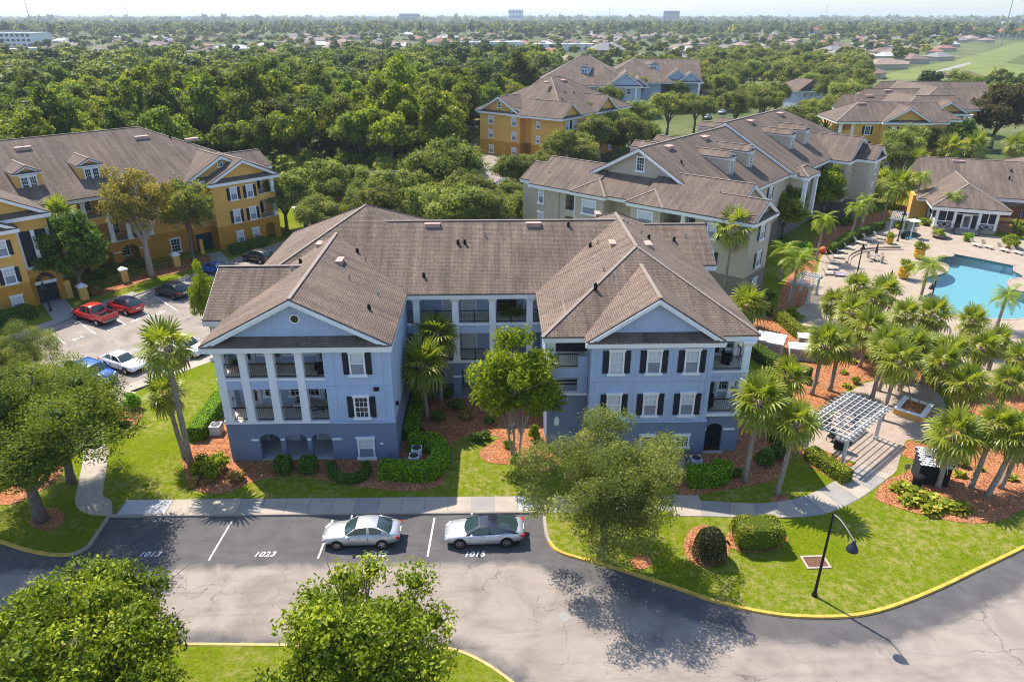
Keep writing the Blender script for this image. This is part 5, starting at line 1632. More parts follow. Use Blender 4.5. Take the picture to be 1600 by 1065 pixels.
M['dry_leaf'] = leaf_mat('thinning_leaves', [(0.0, (0.092, 0.090, 0.018)), (0.5, (0.278, 0.243, 0.054)), (1.0, (0.502, 0.382, 0.108))], 0.3)
M['hedge_leaf'] = leaf_mat('hedge_leaves', [(0.0, (0.050, 0.119, 0.005)), (0.4, (0.162, 0.327, 0.009)), (0.8, (0.321, 0.569, 0.014)), (1.0, (0.501, 0.600, 0.035))], 0.25)
M['hedge_dark'] = leaf_mat('dark_hedge_leaves', [(0.0, (0.033, 0.069, 0.009)), (0.5, (0.098, 0.174, 0.017)), (1.0, (0.252, 0.341, 0.041))], 0.2)
M['brown_leaf'] = leaf_mat('bronze_shrub_leaves', [(0.0, (0.111, 0.081, 0.018)), (0.5, (0.315, 0.212, 0.054)), (0.8, (0.520, 0.325, 0.099)), (1.0, (0.600, 0.422, 0.153))], 0.2)
M['topiary'] = leaf_mat('bronzed_topiary_leaves', [(0.0, (0.03, 0.035, 0.008)), (0.5, (0.11, 0.105, 0.03)), (0.8, (0.19, 0.16, 0.07)), (1.0, (0.27, 0.21, 0.12))], 0.2)
M['clip_leaf'] = leaf_mat('clipped_shrub_leaves', [(0.0, (0.066, 0.097, 0.008)), (0.4, (0.188, 0.244, 0.014)), (0.8, (0.356, 0.390, 0.032)), (1.0, (0.556, 0.428, 0.097))], 0.22)
M['palm_leaf'] = leaf_mat('palm_leaves', [(0.0, (0.077, 0.115, 0.011)), (0.4, (0.174, 0.230, 0.020)), (0.8, (0.329, 0.361, 0.040)), (0.95, (0.486, 0.431, 0.089)), (1.0, (0.510, 0.492, 0.142))], 0.3, 0.4, gloss=0.45)
M['palm_dead'] = leaf_mat('dead_palm_leaves', [(0.0, (0.12, 0.085, 0.045)), (0.5, (0.24, 0.18, 0.10)), (1.0, (0.38, 0.30, 0.18))], 0.2)
M['queen_leaf'] = leaf_mat('feather_palm_leaves', [(0.0, (0.092, 0.155, 0.007)), (0.5, (0.232, 0.325, 0.014)), (1.0, (0.463, 0.504, 0.045))], 0.35, 0.4, gloss=0.45)
M['far_leaf'] = leaf_mat('distant_leaves', [(0.0, (0.056, 0.083, 0.013)), (0.5, (0.173, 0.207, 0.026)), (0.85, (0.316, 0.318, 0.038)), (1.0, (0.505, 0.390, 0.065))], 0.2)

TK = {}
def tree_kind(key, seed, mat_, trunk_h, trunk_r, bark='bark', nb=8, stems=1, **kw):
    V, tint, c, r = crown_arrays(seed, **kw)
    me = quads_mesh('crown', V, tint, M[mat_])
    tm = trunk_mb(np.random.default_rng(seed + 99), trunk_h, trunk_r, c, nb, stems).mesh('trunk', M[bark], smooth=True, uv=False)
    TK[key] = (tm, me)

def tree(key, name, x, y, label, cat='tree', group=None, s=1.0, rz=0.0, z=0.08):
    t = thing(name, label, cat, (x, y, z), rz, group)
    if s != 1.0:
        t.scale = (s, s, s) if not hasattr(s, '__len__') else s
    tm, cm = TK[key]
    place('trunk', tm, t); place('crown', cm, t)
    return t

# ------------------------------------------------------------------ foreground trees
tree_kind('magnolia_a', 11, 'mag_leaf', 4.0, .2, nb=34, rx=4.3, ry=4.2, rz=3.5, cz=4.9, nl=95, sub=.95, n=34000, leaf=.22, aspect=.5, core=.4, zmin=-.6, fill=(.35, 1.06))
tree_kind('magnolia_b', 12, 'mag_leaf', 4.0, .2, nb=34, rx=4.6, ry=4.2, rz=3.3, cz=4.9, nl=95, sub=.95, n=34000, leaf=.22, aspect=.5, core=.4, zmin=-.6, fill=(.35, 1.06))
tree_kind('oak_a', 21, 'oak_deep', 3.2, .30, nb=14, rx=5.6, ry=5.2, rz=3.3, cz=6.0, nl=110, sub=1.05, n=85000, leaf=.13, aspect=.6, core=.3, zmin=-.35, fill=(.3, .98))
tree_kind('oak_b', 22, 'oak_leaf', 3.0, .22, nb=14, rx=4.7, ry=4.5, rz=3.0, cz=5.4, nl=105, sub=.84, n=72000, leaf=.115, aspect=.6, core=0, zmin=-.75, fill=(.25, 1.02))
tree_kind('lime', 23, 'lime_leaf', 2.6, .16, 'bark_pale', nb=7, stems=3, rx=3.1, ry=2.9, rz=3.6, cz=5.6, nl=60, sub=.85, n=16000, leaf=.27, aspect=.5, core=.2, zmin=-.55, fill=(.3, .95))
(ax, ay), (bx, by) = [(-23.84, 28.93), (-7.90, 27.04)]
MA = [(-18.43, 22.65), (-6.56, 21.69)]
tree('magnolia_a', 'magnolia_tree', MA[0][0], MA[0][1], 'dense glossy magnolia tree filling the lower left corner of the view')
tree('magnolia_b', 'magnolia_tree', MA[1][0], MA[1][1], 'dense glossy magnolia tree on the grass island with yellow kerb', rz=1.0)
OA = [(-29.82, 37.62), (-33.64, 40.64)]
tree('oak_a', 'oak_tree', OA[0][0], OA[0][1], 'broad oak tree whose bare grey trunk stands beside the curved footpath', s=(1.3, 1.12, 1.08))
OC = [(-30.15, 41.82)]
tree('oak_a', 'oak_tree', OC[0][0], OC[0][1], 'oak tree growing behind the broad oak near the car park', s=.92, rz=2)
OD = [(-39.74, 53.34)]
tree('oak_b', 'oak_tree', OD[0][0] - .5, OD[0][1], 'small oak tree at the near kerb of the car park', s=.82, rz=4)
FO = [(6.22, 33.16)]
tree('oak_b', 'oak_tree', FO[0][0], FO[0][1], 'airy olive green oak tree between the sidewalk and yellow kerb', s=1.08, rz=.7)
LT = [(1.35, 43.98)]
tree('lime', 'crape_myrtle', LT[0][0], LT[0][1], 'bright green crape myrtle with several bare stems in the courtyard', s=(1.0, .95, 1.12))
LS = [(-28.32, 64.28)]
tree('lime', 'crape_myrtle', LS[0][0], LS[0][1], 'slender bright green crape myrtle behind the left corner of the blue roof', s=(.42, .42, .95), rz=2)

# ------------------------------------------------------------------ fan palms
def fan_frond(seed, droop, L=1.2, nseg=17, pet=0.95, mat_='palm_leaf'):
    rng = np.random.default_rng(seed)
    V = []; T = []
    def ribbon(p0, p1, w0, w1, t):
        d = unit(np.array(p1) - np.array(p0)); s = unit(np.cross(d, (0, 0, 1.0))) if abs(d[2]) < .98 else np.array((0, 1.0, 0))
        p0 = np.array(p0); p1 = np.array(p1)
        V.append((p0 - s * w0, p1 - s * w1, p1 + s * w1, p0 + s * w0)); T.append(t)
    pe = np.array((pet, 0, -.06 * pet))
    ribbon((0, 0, 0), pe * .5 + (0, 0, .03), .025, .022, .85); ribbon(pe * .5 + (0, 0, .03), pe, .022, .018, .85)
    base = rng.uniform(.15, .8)
    for i in range(nseg):
        a = math.radians(-128 + 256 * i / (nseg - 1) + rng.uniform(-4, 4))
        l = L * (1.05 - .32 * abs(a) / 2.2) * rng.uniform(.9, 1.08)
        d = np.array((math.cos(a), math.sin(a), 0))
        zz = .10 * math.cos(a) - .05
        p1 = pe + d * l * .5 + np.array((0, 0, zz * l * .6 - droop * l * .10))
        p2 = pe + d * l * .82 + np.array((0, 0, zz * l * .6 - droop * l * (.34 + .1 * rng.random())))
        p3 = pe + d * l * .97 + np.array((0, 0, zz * l * .3 - droop * l * (.62 + .3 * rng.random())))
        t = base * .6 + rng.uniform(0, .4)
        ribbon(pe, p1, .016, .075, t); ribbon(p1, p2, .075, .045, t); ribbon(p2, p3, .045, .004, min(1, t + .18))
    return quads_mesh('frond', np.array(V, dtype=float), np.array(T), M[mat_])
FAN = {'up': [fan_frond(s, .12) for s in (1, 2, 3)], 'mid': [fan_frond(s, .5) for s in (4, 5, 6, 7)], 'low': [fan_frond(s, 1.0, 1.1) for s in (8, 9, 10)], 'dead': [fan_frond(s, 1.5, .95, mat_='palm_dead') for s in (14, 15)]}

def feather_frond(seed, L=2.7, n=30, curl=1.0):
    rng = np.random.default_rng(seed)
    V = []; T = []
    def pt(t):
        a = t * curl * 1.9
        return np.array((L * math.sin(a) / (curl * 1.9), 0, -L * (1 - math.cos(a)) / (curl * 1.9)))
    for i in range(8):
        p, q = pt(i / 8), pt((i + 1) / 8); w = .03 * (1 - i / 9)
        V.append((p - (0, w, 0), q - (0, w, 0), q + np.array((0, w, 0)), p + np.array((0, w, 0)))); T.append(.8)
    for i in range(n):
        t = .12 + .88 * i / n
        p = pt(t); q = pt(min(1, t + .03)); d = unit(q - p + 1e-6)
        l = .62 * math.sin(math.pi * min(1, .25 + t * .72)) * rng.uniform(.85, 1.15)
        for sg in (-1, 1):
            out = unit(np.array((0, sg, 0)) + d * .55 + np.array((0, 0, rng.uniform(-.15, .25))))
            m_ = p + out * l * .5 + np.array((0, 0, .02)); e = p + out * l * .95 + np.array((0, 0, -l * rng.uniform(.35, .6)))
            w = d * .028
            tt = rng.uniform(.1, .95)
            V.append((p - w * .5, m_ - w, m_ + w, p + w * .5)); T.append(tt); V.append((m_ - w, e, e, m_ + w)); T.append(tt)
    return quads_mesh('frond', np.array([[np.asarray(k, dtype=float) for k in v] for v in V]), np.array(T), M['queen_leaf'])
FEA = [feather_frond(s, 2.5, 30, c) for s, c in ((31, .85), (32, 1.0), (33, 1.2))]

PALM_N = [0]
def palm(x, y, h, label, group=None, lean=(0, 0), s=1.0, n=26, kind='fan', r=.17, name=None):
    PALM_N[0] += 1
    rng = np.random.default_rng(500 + PALM_N[0])
    s *= rng.uniform(.86, 1.12); h *= rng.uniform(.94, 1.06)
    t = thing(name or ('cabbage_palm' if kind == 'fan' else 'queen_palm'), label, 'palm tree', (x, y, .1), 0, group)
    top = Vector((lean[0], lean[1], h))
    mb = MB()
    pts = [Vector((0, 0, -.1)), top * .12, top * .35 + Vector((lean[0] * .06, lean[1] * .06, 0)), top * .6, top * .82, top]
    if kind == 'fan':
        mb.tube(pts, [r * 1.35, r * 1.05, r, r * .95, r * 1.0, r * .85], 10)
        mb.cur = 1
        for k in range(26):
            a = k * 2.4; q = top * (.80 + .2 * (k / 26)); d = Vector((math.cos(a), math.sin(a), .75)).normalized()
            p0 = q + Vector((math.cos(a), math.sin(a), 0)) * r * .8
            mb.tube([p0, p0 + d * .3], [.06, .03], 4)
    else:
        mb.tube(pts, [r * 1.4, r * 1.1, r, r * .95, r * .9, r * .7], 10)
        mb.cur = 1
        mb.tube([top, top + Vector((0, 0, .7))], [r * .8, r * .3], 8)
    place('trunk', mb.mesh('trunk', [M['palm_trunk'], M['palm_boot'] if kind == 'fan' else M['queen_leaf']], smooth=True, uv=False), t)
    for k in range(n):
        az = k * 2.39996 + rng.uniform(-.2, .2); f = (k + .5) / n
        if kind == 'fan':
            el = 82 - 128 * f ** .9 + rng.uniform(-8, 8)
            pool = FAN['up'] if f < .25 else FAN['mid'] if f < .64 else FAN['low'] if f < .88 or rng.random() < .4 else FAN['dead']
            sc = s * rng.uniform(.88, 1.1)
            o = place('frond', pool[int(rng.integers(len(pool)))], t, top + Vector((0, 0, .05 - f * .3)), (rng.uniform(-.35, .35), R(-el), az))
        else:
            el = 82 - 78 * f + rng.uniform(-6, 6); sc = s * rng.uniform(.85, 1.12)
            o = place('frond', FEA[int(rng.integers(3))], t, top + Vector((0, 0, .45 - f * .3)), (rng.uniform(-.25, .25), R(-el), az))
        o.scale = (sc, sc, sc)
    return t

PG = 'palms around the pool and pergola'
PL = [
    ([(17.45, 40.64)], 6.4, (.15, .2), 'pale trunked palm at the right front corner of the blue building'),
    ([(19.17, 39.14)], 5.8, (.5, .2), 'palm standing alone in a small mulch ring beside the walkway'),
    ([(27.42, 53.10)], 4.9, (.4, .3), 'palm with straight brown trunk on mulch just behind the pergola, left one'),
    ([(29.28, 53.75)], 4.6, (.3, .4), 'palm with a thick rough trunk beside the far left corner of the pergola'),
    ([(34.10, 58.23)], 3.9, (.2, .2), 'short palm in the mulch between utility boxes and pool'),
    ([(32.06, 51.87)], 5.2, (.4, .5), 'leaning palm rising behind the back edge of the pergola'),
    ([(33.56, 53.64)], 4.6, (.5, .3), 'palm close behind the leaning one by the pergola'),
    ([(31.35, 48.83)], 5.4, (.5, .3), 'palm rising at the right side of the pergola beside the planter'),
    ([(35.42, 53.60)], 4.0, (.3, .2), 'palm at the back of the paved plaza behind the planter'),
    ([(36.21, 50.47)], 4.2, (.3, .2), 'palm just right of the amber edged planter'),
    ([(30.70, 39.65)], 4.4, (.1, .1), 'palm beside the dark kiosk with a scalloped roof'),
    ([(33.02, 39.59)], 4.7, (.5, .2), 'palm leaning right in the orange mulch, middle of the front three'),
    ([(33.50, 38.57)], 5.0, (.9, .1), 'palm leaning right in the orange mulch nearest the lawn'),
    ([(35.08, 39.54)], 4.2, (.6, .1), 'palm crossing behind the leaning pair in orange mulch'),
    ([(37.25, 48.38)], 3.6, (.1, .1), 'bushy palm right of the plaza above the orange mulch'),
    ([(40.90, 48.80)], 3.4, (.1, .1), 'bushy palm at the right edge above the mulch bed'),
    ([(39.56, 54.32)], 3.4, (.1, .1), 'bushy palm at the near edge of the pool deck, behind the planter palm'),
    ([(42.64, 54.61)], 3.4, (.0, .1), 'bushy palm at the near edge of the pool deck, beside the wall gap'),
    ([(45.17, 53.36)], 3.4, (.0, .1), 'bushy palm by the pool deck at the right border'),
    ([(46.13, 61.71)], 3.2, (.1, .1), 'palm on the near pool coping in front of the water'),
    ([(41.07, 60.11)], 4.6, (.1, .1), 'palm between the pool deck and plaza left of the lamp post'),
    ([(38.29, 60.18)], 4.4, (.1, .1), 'palm on the deck edge behind the pergola palms'),
    ([(38.54, 66.24)], 3.4, (.1, .1), 'low spreading palm on the near side of the pool deck'),
    ([(35.09, 67.15)], 3.0, (.0, .1), 'low spreading palm beside the small lattice shelter'),
    ([(34.30, 62.00)], 4.2, (.1, .2), 'palm between the utility cabinets and the low deck palms'),
    ([(36.79, 54.75)], 3.8, (.2, .1), 'palm at the far rim of the plaza, right of the planter torches'),
    ([(39.32, 71.09)], 3.2, (.0, .1), 'low palm on the deck side behind the spreading one'),
    ([(41.14, 68.72)], 3.6, (.0, .2), 'palm on the near deck edge below the lower patio table'),
    ([(45.77, 57.29)], 3.0, (.1, .1), 'short palm on the near deck between two taller ones'),
    ([(38.18, 54.96)], 3.2, (.1, .1), 'short palm behind the planter, towards the deck'),
    ([(24.11, 50.76)], 2.8, (-.2, .2), 'fan palm against the right porch of the blue building'),
    ([(22.23, 50.81)], 2.2, (-.1, .2), 'short yellowing fan palm beside the right porch'),
]
for (pp, h, ln, lb) in PL:
    palm(pp[0][0], pp[0][1], h, lb, PG, ln, s=.96 if h > 3.8 else .92)
(px, py), = [(25.97, 67.38)]
palm(px, py, 2.6, 'fan palm standing just past the right eave of the blue roof', None, (0, 0), 1.25)
(px, py), = [(26.26, 75.67)]
palm(px, py, 8.2, 'tall slim palm in front of the sand coloured wall', None, (.3, 0), 1.3, 24, r=.15)
C1, C2, C3 = [(-5.71, 49.94), (-4.75, 52.77), (1.37, 55.86)]
palm(*C1, 5.0, 'reddish trunked palm of the courtyard pair, nearer the hedge', 'courtyard palms', (-.2, .1), 1.05)
palm(*C2, 6.4, 'grey trunked taller palm of the courtyard pair', 'courtyard palms', (-.1, .1), 1.15)
palm(*C3, 5.8, 'palm topping out behind the crape myrtle in the courtyard', 'courtyard palms', (0, 0), 1.05)
T1, T2 = [(-22.51, 43.73), (-22.85, 44.23)]
palm(*T1, 8.9, 'tall curved palm on the lawn left of the blue building', None, (-.2, .5), 1.12, 22, r=.2)
palm(T2[0] - .5, T2[1] + .5, 5.4, 'shorter palm tucked beside the tall curved palm', None, (-.5, .3), .95)
A1, A2 = [(-49.79, 80.68), (-51.42, 79.22)]
palm(A1[0] - 2.0, A1[1] + 3.0, 8.6, 'tall palm in front of the amber balconies', None, (0, 0), 1.3)
palm(A2[0] - 3.0, A2[1] + 3.5, 7.6, 'palm beside the amber entrance bay', None, (0, 0), 1.2)
QG = 'feather leaved palms round the pool'
for (pp, h, lb) in [([(32.37, 71.26)], 5.6, 'feather leaved palm beside the lattice shelter left of the pool'), ([(43.29, 89.88)], 5.0, 'feather leaved palm at the left corner of the pool deck'),
                    ([(68.95, 112.76)], 5.6, 'feather leaved palm by the amber end wall of the clubhouse'), ([(69.85, 105.01)], 4.2, 'feather leaved palm in front of the clubhouse porch'),
                    ([(49.24, 75.10)], 3.6, 'feather leaved palm on the pool edge reaching over the water'), ([(52.71, 66.72)], 3.2, 'feather leaved palm on the near side of the pool by the right border'),
                    ([(56.14, 103.91)], 4.2, 'feather leaved palm behind the row of loungers'), ([(61.60, 108.19)], 4.6, 'feather leaved palm next to the spa path'), ([(53.08, 100.54)], 3.8, 'small feather leaved palm behind the lounger row'), ([(35.37, 81.97)], 3.6, 'low feather leaved palm beside the sand coloured end wall')]:
    palm(pp[0][0], pp[0][1], h, lb, QG, (.1, .1), s=.95, n=24, kind='feather', r=.16)

# ------------------------------------------------------------------ hedges and shrubs
def in_poly(P, poly):
    x, y = P[:, 0], P[:, 1]; c = np.zeros(len(P), bool)
    n = len(poly)
    for i in range(n):
        (x0, y0), (x1, y1) = poly[i], poly[(i + 1) % n]
        if abs(y1 - y0) < 1e-9: continue
        cond = ((y0 > y) != (y1 > y)) & (x < (x1 - x0) * (y - y0) / (y1 - y0) + x0)
        c ^= cond
    return c

def path_poly(pts, w):
    L = [Vector(p) for p in pts]; a = []; b_ = []
    for i in range(len(L)):
        d = (L[min(i + 1, len(L) - 1)] - L[max(i - 1, 0)]).normalized(); nn = Vector((-d.y, d.x)) * (w / 2)
        a.append(tuple(L[i] + nn)); b_.append(tuple(L[i] - nn))
    return a + b_[::-1]

HS = [0]
def hedge(pts, w, h, label, m='hedge_leaf', leaf=.13, dens=260, name='hedge', cat='hedge', group=None, closed=None, wob=.05):
    """clipped hedge: leafy skin over a solid heart, one mesh"""
    HS[0] += 1
    rng = np.random.default_rng(900 + HS[0])
    poly = closed if closed else path_poly(pts, w)
    P = np.array(poly)
    area = abs(sum(poly[i][0] * poly[(i + 1) % len(poly)][1] - poly[(i + 1) % len(poly)][0] * poly[i][1] for i in range(len(poly)))) / 2
    n1 = int(area * dens * 1.1) + 30
    lo, hi = P.min(0), P.max(0)
    cand = rng.uniform(lo - .02, hi + .02, (n1 * 6 + 400, 2)); cand = cand[in_poly(cand, poly)][:n1]
    pos = [np.c_[cand, h + rng.normal(0, wob, len(cand))]]; nrm = [np.tile((0, 0, 1.0), (len(cand), 1))]
    for i in range(len(poly)):
        a, b_ = P[i], P[(i + 1) % len(poly)]; L = np.linalg.norm(b_ - a)
        if L < .03: continue
        k = int(L * h * dens) + 2
        t = rng.uniform(0, 1, k); q = a + t[:, None] * (b_ - a); d = (b_ - a) / L; nn = np.array((d[1], -d[0]))
        mid = (a + b_) / 2 + nn * .02
        if in_poly(mid[None], poly)[0]: nn = -nn
        zz = rng.uniform(0.02, h, k)
        rnd = np.clip((zz - h + .12) / .12, 0, 1) * .06
        q = q + nn * (rng.normal(0, wob, k) - rnd)[:, None]
        pos.append(np.c_[q, zz]); nrm.append(np.tile((nn[0], nn[1], .15), (k, 1)))
    pos = np.concatenate(pos); nrm = unit(np.concatenate(nrm) * .9 + rng.normal(size=(len(pos), 3)) * .55)
    V = leaf_quads(rng, pos, nrm, leaf * rng.uniform(.6, 1.3, len(pos)), .6)
    tint = rng.uniform(0, 1, len(pos))
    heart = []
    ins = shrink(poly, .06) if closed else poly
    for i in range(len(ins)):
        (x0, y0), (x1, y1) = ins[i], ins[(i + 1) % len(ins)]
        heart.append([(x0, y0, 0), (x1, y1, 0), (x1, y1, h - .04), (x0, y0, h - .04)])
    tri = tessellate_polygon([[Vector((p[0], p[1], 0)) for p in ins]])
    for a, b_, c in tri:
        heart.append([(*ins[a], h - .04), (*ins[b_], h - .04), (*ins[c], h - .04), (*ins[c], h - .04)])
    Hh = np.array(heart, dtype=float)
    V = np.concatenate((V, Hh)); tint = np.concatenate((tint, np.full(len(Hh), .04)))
    org = np.array((*P.mean(0), 0))
    o = place(name, quads_mesh(name, V - org, tint, M[m]), None, (org[0], org[1], .1))
    return tag(o, label, cat, group)

def shrub(x, y, rx, ry, rz, label, m='hedge_leaf', n=1500, leaf=.16, name='shrub', cat='shrub', group=None, nl=10, box=0.0, core=.72, z=.1):
    HS[0] += 1
    rng = np.random.default_rng(900 + HS[0])
    if box:
        d = unit(rng.normal(size=(n, 3))); e = np.sign(d) * np.abs(d) ** (1 - box)
        e = e / np.maximum(1, np.abs(e).max(1, keepdims=True)) ; e[:, 2] = np.abs(e[:, 2]) * 2 - 1
        pos = e * np.array((rx, ry, rz)) + np.array((0, 0, rz)); pos += rng.normal(0, .03, pos.shape)
        V = leaf_quads(rng, pos, unit(d + rng.normal(size=(n, 3)) * .6), leaf * rng.uniform(.6, 1.3, n), .6); tint = rng.uniform(0, 1, n)
        C_ = sphere_quads((0, 0, rz), (1, 1, 1), 12, 8); q = C_ - np.array((0, 0, rz)); q = np.sign(q) * np.abs(q) ** (1 - box)
        q = q * np.array((rx, ry, rz)) * .93 + np.array((0, 0, rz))
        V = np.concatenate((V, q)); tint = np.concatenate((tint, np.full(len(q), .05)))
    else:
        V, tint, _, _ = crown_arrays(900 + HS[0], rx * .7, ry * .7, rz * .7, rz * .75, nl, min(rx, ry, rz) * .55, n, leaf, core=core, zmin=-.9, fill=(.4, .9))
        V[..., 2] = np.maximum(V[..., 2], 0)
    o = place(name, quads_mesh(name, V, tint, M[m]), None, (x, y, z))
    return tag(o, label, cat, group)

hp = lambda pts: spline(pts, 3)
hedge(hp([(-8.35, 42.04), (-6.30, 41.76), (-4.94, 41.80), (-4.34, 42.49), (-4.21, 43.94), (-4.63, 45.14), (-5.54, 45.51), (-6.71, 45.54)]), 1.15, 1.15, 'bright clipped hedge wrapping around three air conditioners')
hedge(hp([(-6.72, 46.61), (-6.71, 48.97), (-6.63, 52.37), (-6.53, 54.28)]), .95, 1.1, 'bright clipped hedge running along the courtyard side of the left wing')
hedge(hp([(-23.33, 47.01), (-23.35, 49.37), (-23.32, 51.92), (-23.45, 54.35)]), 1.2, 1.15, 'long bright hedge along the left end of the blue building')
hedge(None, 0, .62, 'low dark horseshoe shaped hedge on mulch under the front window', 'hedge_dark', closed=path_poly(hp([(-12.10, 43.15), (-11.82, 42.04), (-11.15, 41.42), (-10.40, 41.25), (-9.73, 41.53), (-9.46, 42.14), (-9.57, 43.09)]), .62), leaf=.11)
hedge(hp([(13.38, 40.59), (14.55, 40.56), (15.63, 40.84), (16.15, 41.67)]), 1.25, 1.25, 'rounded green hedge screening air conditioners beside the front oak')
hedge(hp([(23.19, 43.61), (23.92, 41.95), (24.61, 40.39)]), 1.0, .95, 'squared hedge beside the pergola grill patio', 'clip_leaf')
hedge(hp([(24.93, 61.07), (25.80, 58.44), (27.16, 56.47), (28.04, 55.45)]), 1.2, 1.2, 'dark hedge in front of the pale utility cabinets', 'hedge_dark')
hedge(hp([(28.12, 71.36), (30.33, 70.94)]), .9, 1.5, 'squared yellow green hedge past the right eave of the blue roof', 'clip_leaf')
hedge(hp([(30.64, 69.85), (31.09, 64.82), (31.90, 62.06)]), 1.0, 1.1, 'yellow green hedge behind the utility cabinets', 'clip_leaf')
hedge(hp([(-36.59, 94.65), (-34.84, 96.37), (-33.31, 99.09)]), 1.5, 1.2, 'long dark hedge under the amber ground floor windows', 'hedge_dark')
hedge(hp([(-54.04, 69.84), (-52.07, 70.99), (-51.03, 72.93)]), 1.8, 1.3, 'dark hedge by the amber entrance bay', 'hedge_dark')
hedge(hp([(46.32, 92.62), (51.40, 97.97), (55.82, 101.83), (60.10, 105.25)]), .8, 1.2, 'dark hedge behind the curved row of loungers', 'hedge_dark')
S = [
    ([(-15.48, 42.76)], (.62, .62, .62), 'hedge_dark', 'square clipped shrub left of its twin before the arcade', .45),
    ([(-13.67, 42.71)], (.62, .62, .62), 'hedge_dark', 'square clipped shrub right of its twin before the arcade', .45),
    ([(12.80, 33.17)], (.95, .85, 1.05), 'topiary', 'egg shaped bronze topiary on a mulch ring in the lawn', .2),
    ([(16.08, 34.35)], (1.55, .95, .85), 'clip_leaf', 'boxy yellow green topiary on mulch in the lawn', .62),
]
for (pp, rr, mm, lb, bx) in S:
    shrub(pp[0][0], pp[0][1], *rr, lb, mm, n=3200, leaf=.12, name='clipped_shrub', box=bx)
S2 = [
    ([(-20.56, 42.57)], (1.5, 1.2, 1.0), 'lime_leaf', 'large leafy shrub at the foot of the tall curved palm', 2600, .22),
    ([(-18.46, 41.75)], (.8, .7, .55), 'brown_leaf', 'pinkish bronze shrub at the left front corner bed', 1200, .14),
    ([(-21.02, 41.36)], (1.2, .7, .4), 'brown_leaf', 'low rusty shrub at the edge of the left lawn bed', 1100, .15),
    ([(-4.84, 49.41)], (.9, .8, .6), 'hedge_dark', 'dark shrub between the courtyard palms and hedge', 1300, .15),
    ([(-3.48, 51.44)], (1.1, 1.0, .6), 'hedge_dark', 'dark spreading shrub by the courtyard gallery', 1500, .15),
    ([(-4.24, 53.42)], (1.0, .7, .5), 'hedge_dark', 'dark shrub below the gallery piers', 1200, .15),
    ([(-5.95, 52.80)], (.9, .8, .5), 'hedge_dark', 'dark shrub at the far courtyard corner near the hedge', 1000, .15),
    ([(-2.46, 49.86)], (1.0, .7, .45), 'brown_leaf', 'low reddish shrub on shaded courtyard mulch', 800, .14),
    ([(-0.62, 49.11)], (.8, .7, .4), 'hedge_dark', 'low dark shrub under the crape myrtle on shaded mulch', 800, .14),
    ([(-1.25, 46.47)], (1.1, .9, .5), 'hedge_dark', 'low dark shrub at the lawn tip in the courtyard', 1300, .14),
    ([(0.82, 45.53)], (.5, .5, .45), 'lime_leaf', 'small green shrub on sunlit mulch, upper one', 500, .13),
    ([(1.35, 43.64)], (.6, .55, .45), 'lime_leaf', 'small green shrub on sunlit mulch, lower one', 500, .13),
    ([(2.92, 46.37)], (.7, .6, 1.0), 'lime_leaf', 'yellow green shrub against the right wing wall', 900, .18),
    ([(19.48, 42.95)], (1.2, 1.0, .8), 'hedge_dark', 'dark green shrub behind the pale trunked palm', 1500, .2),
    ([(17.10, 41.42)], (.6, .5, .45), 'hedge_dark', 'small dark shrub on the shaded front bed', 600, .14),
    ([(21.11, 43.74)], (1.0, .9, .8), 'hedge_dark', 'dark shrub behind the lone palm by the walkway', 1300, .2),
    ([(21.28, 45.92)], (1.0, .9, .9), 'hedge_dark', 'dark shrub near the right end of the blue building', 1300, .2),
    ([(34.08, 42.35)], (.6, .5, .5), 'lime_leaf', 'yellow shrub behind the dark kiosk', 600, .16),
    ([(32.20, 55.11)], (.5, .5, .4), 'lime_leaf', 'small shrub on the palm bed mulch', 400, .16),
    ([(-49.91, 85.00)], (1.2, 1.2, .9), 'hedge_dark', 'round dark shrub at the amber arcade, first from the entrance', 900, .2),
    ([(-48.26, 87.40)], (1.2, 1.2, .9), 'hedge_dark', 'round dark shrub at the amber arcade, second from the entrance', 900, .2),
    ([(-46.54, 89.40)], (1.2, 1.2, .9), 'hedge_dark', 'round dark shrub at the amber arcade, third from the entrance', 900, .2),
    ([(-47.48, 79.12)], (1.0, 1.0, .8), 'brown_leaf', 'bronze shrub at the foot of the white capped pillar', 700, .2),
    ([(-30.58, 52.10)], (1.0, .9, 1.0), 'hedge_leaf', 'round shrub near the car park end of the footpath', 1100, .16),
    ([(73.34, 94.93)], (1.9, 1.7, 1.3), 'clip_leaf', 'big round shrub at the clubhouse corner', 1800, .22),
    ([(79.27, 101.94)], (1.6, 1.4, 1.4), 'clip_leaf', 'round shrub behind the big one at the clubhouse', 1300, .22),
    ([(68.00, 107.28)], (1.6, 1.2, .8), 'lime_leaf', 'yellow green shrub below the amber end wall', 1000, .2),
    ([(70.03, 107.23)], (1.2, 1.0, .7), 'hedge_leaf', 'green shrub left of the porch steps', 800, .2),
    ([(69.24, 98.18)], (1.0, .8, .9), 'hedge_leaf', 'green shrub right of the porch steps', 800, .2),
    ([(62.99, 105.18)], (1.1, 1.1, .9), 'clip_leaf', 'round shrub beside the spa', 800, .2),
    ([(32.38, 69.81)], (1.6, 1.2, .8), 'lime_leaf', 'bright shrub below the lattice shelter palm', 1200, .22),
    ([(55.34, 107.58)], (2.0, 1.5, 1.0), 'hedge_dark', 'dark shrub mass between the sand coloured building and pool', 1200, .25),
    ([(42.45, 92.14)], (2.4, 1.6, 1.2), 'hedge_leaf', 'green shrub near the sand coloured end wall', 1400, .25),
    ([(31.61, 75.53)], (1.4, 1.0, .7), 'hedge_dark', 'dark shrub on grass below the sand coloured wall', 900, .22),
]
for (pp, rr, mm, lb, nn, lf) in S2:
    shrub(pp[0][0], pp[0][1], *rr, lb, mm, n=nn, leaf=lf)
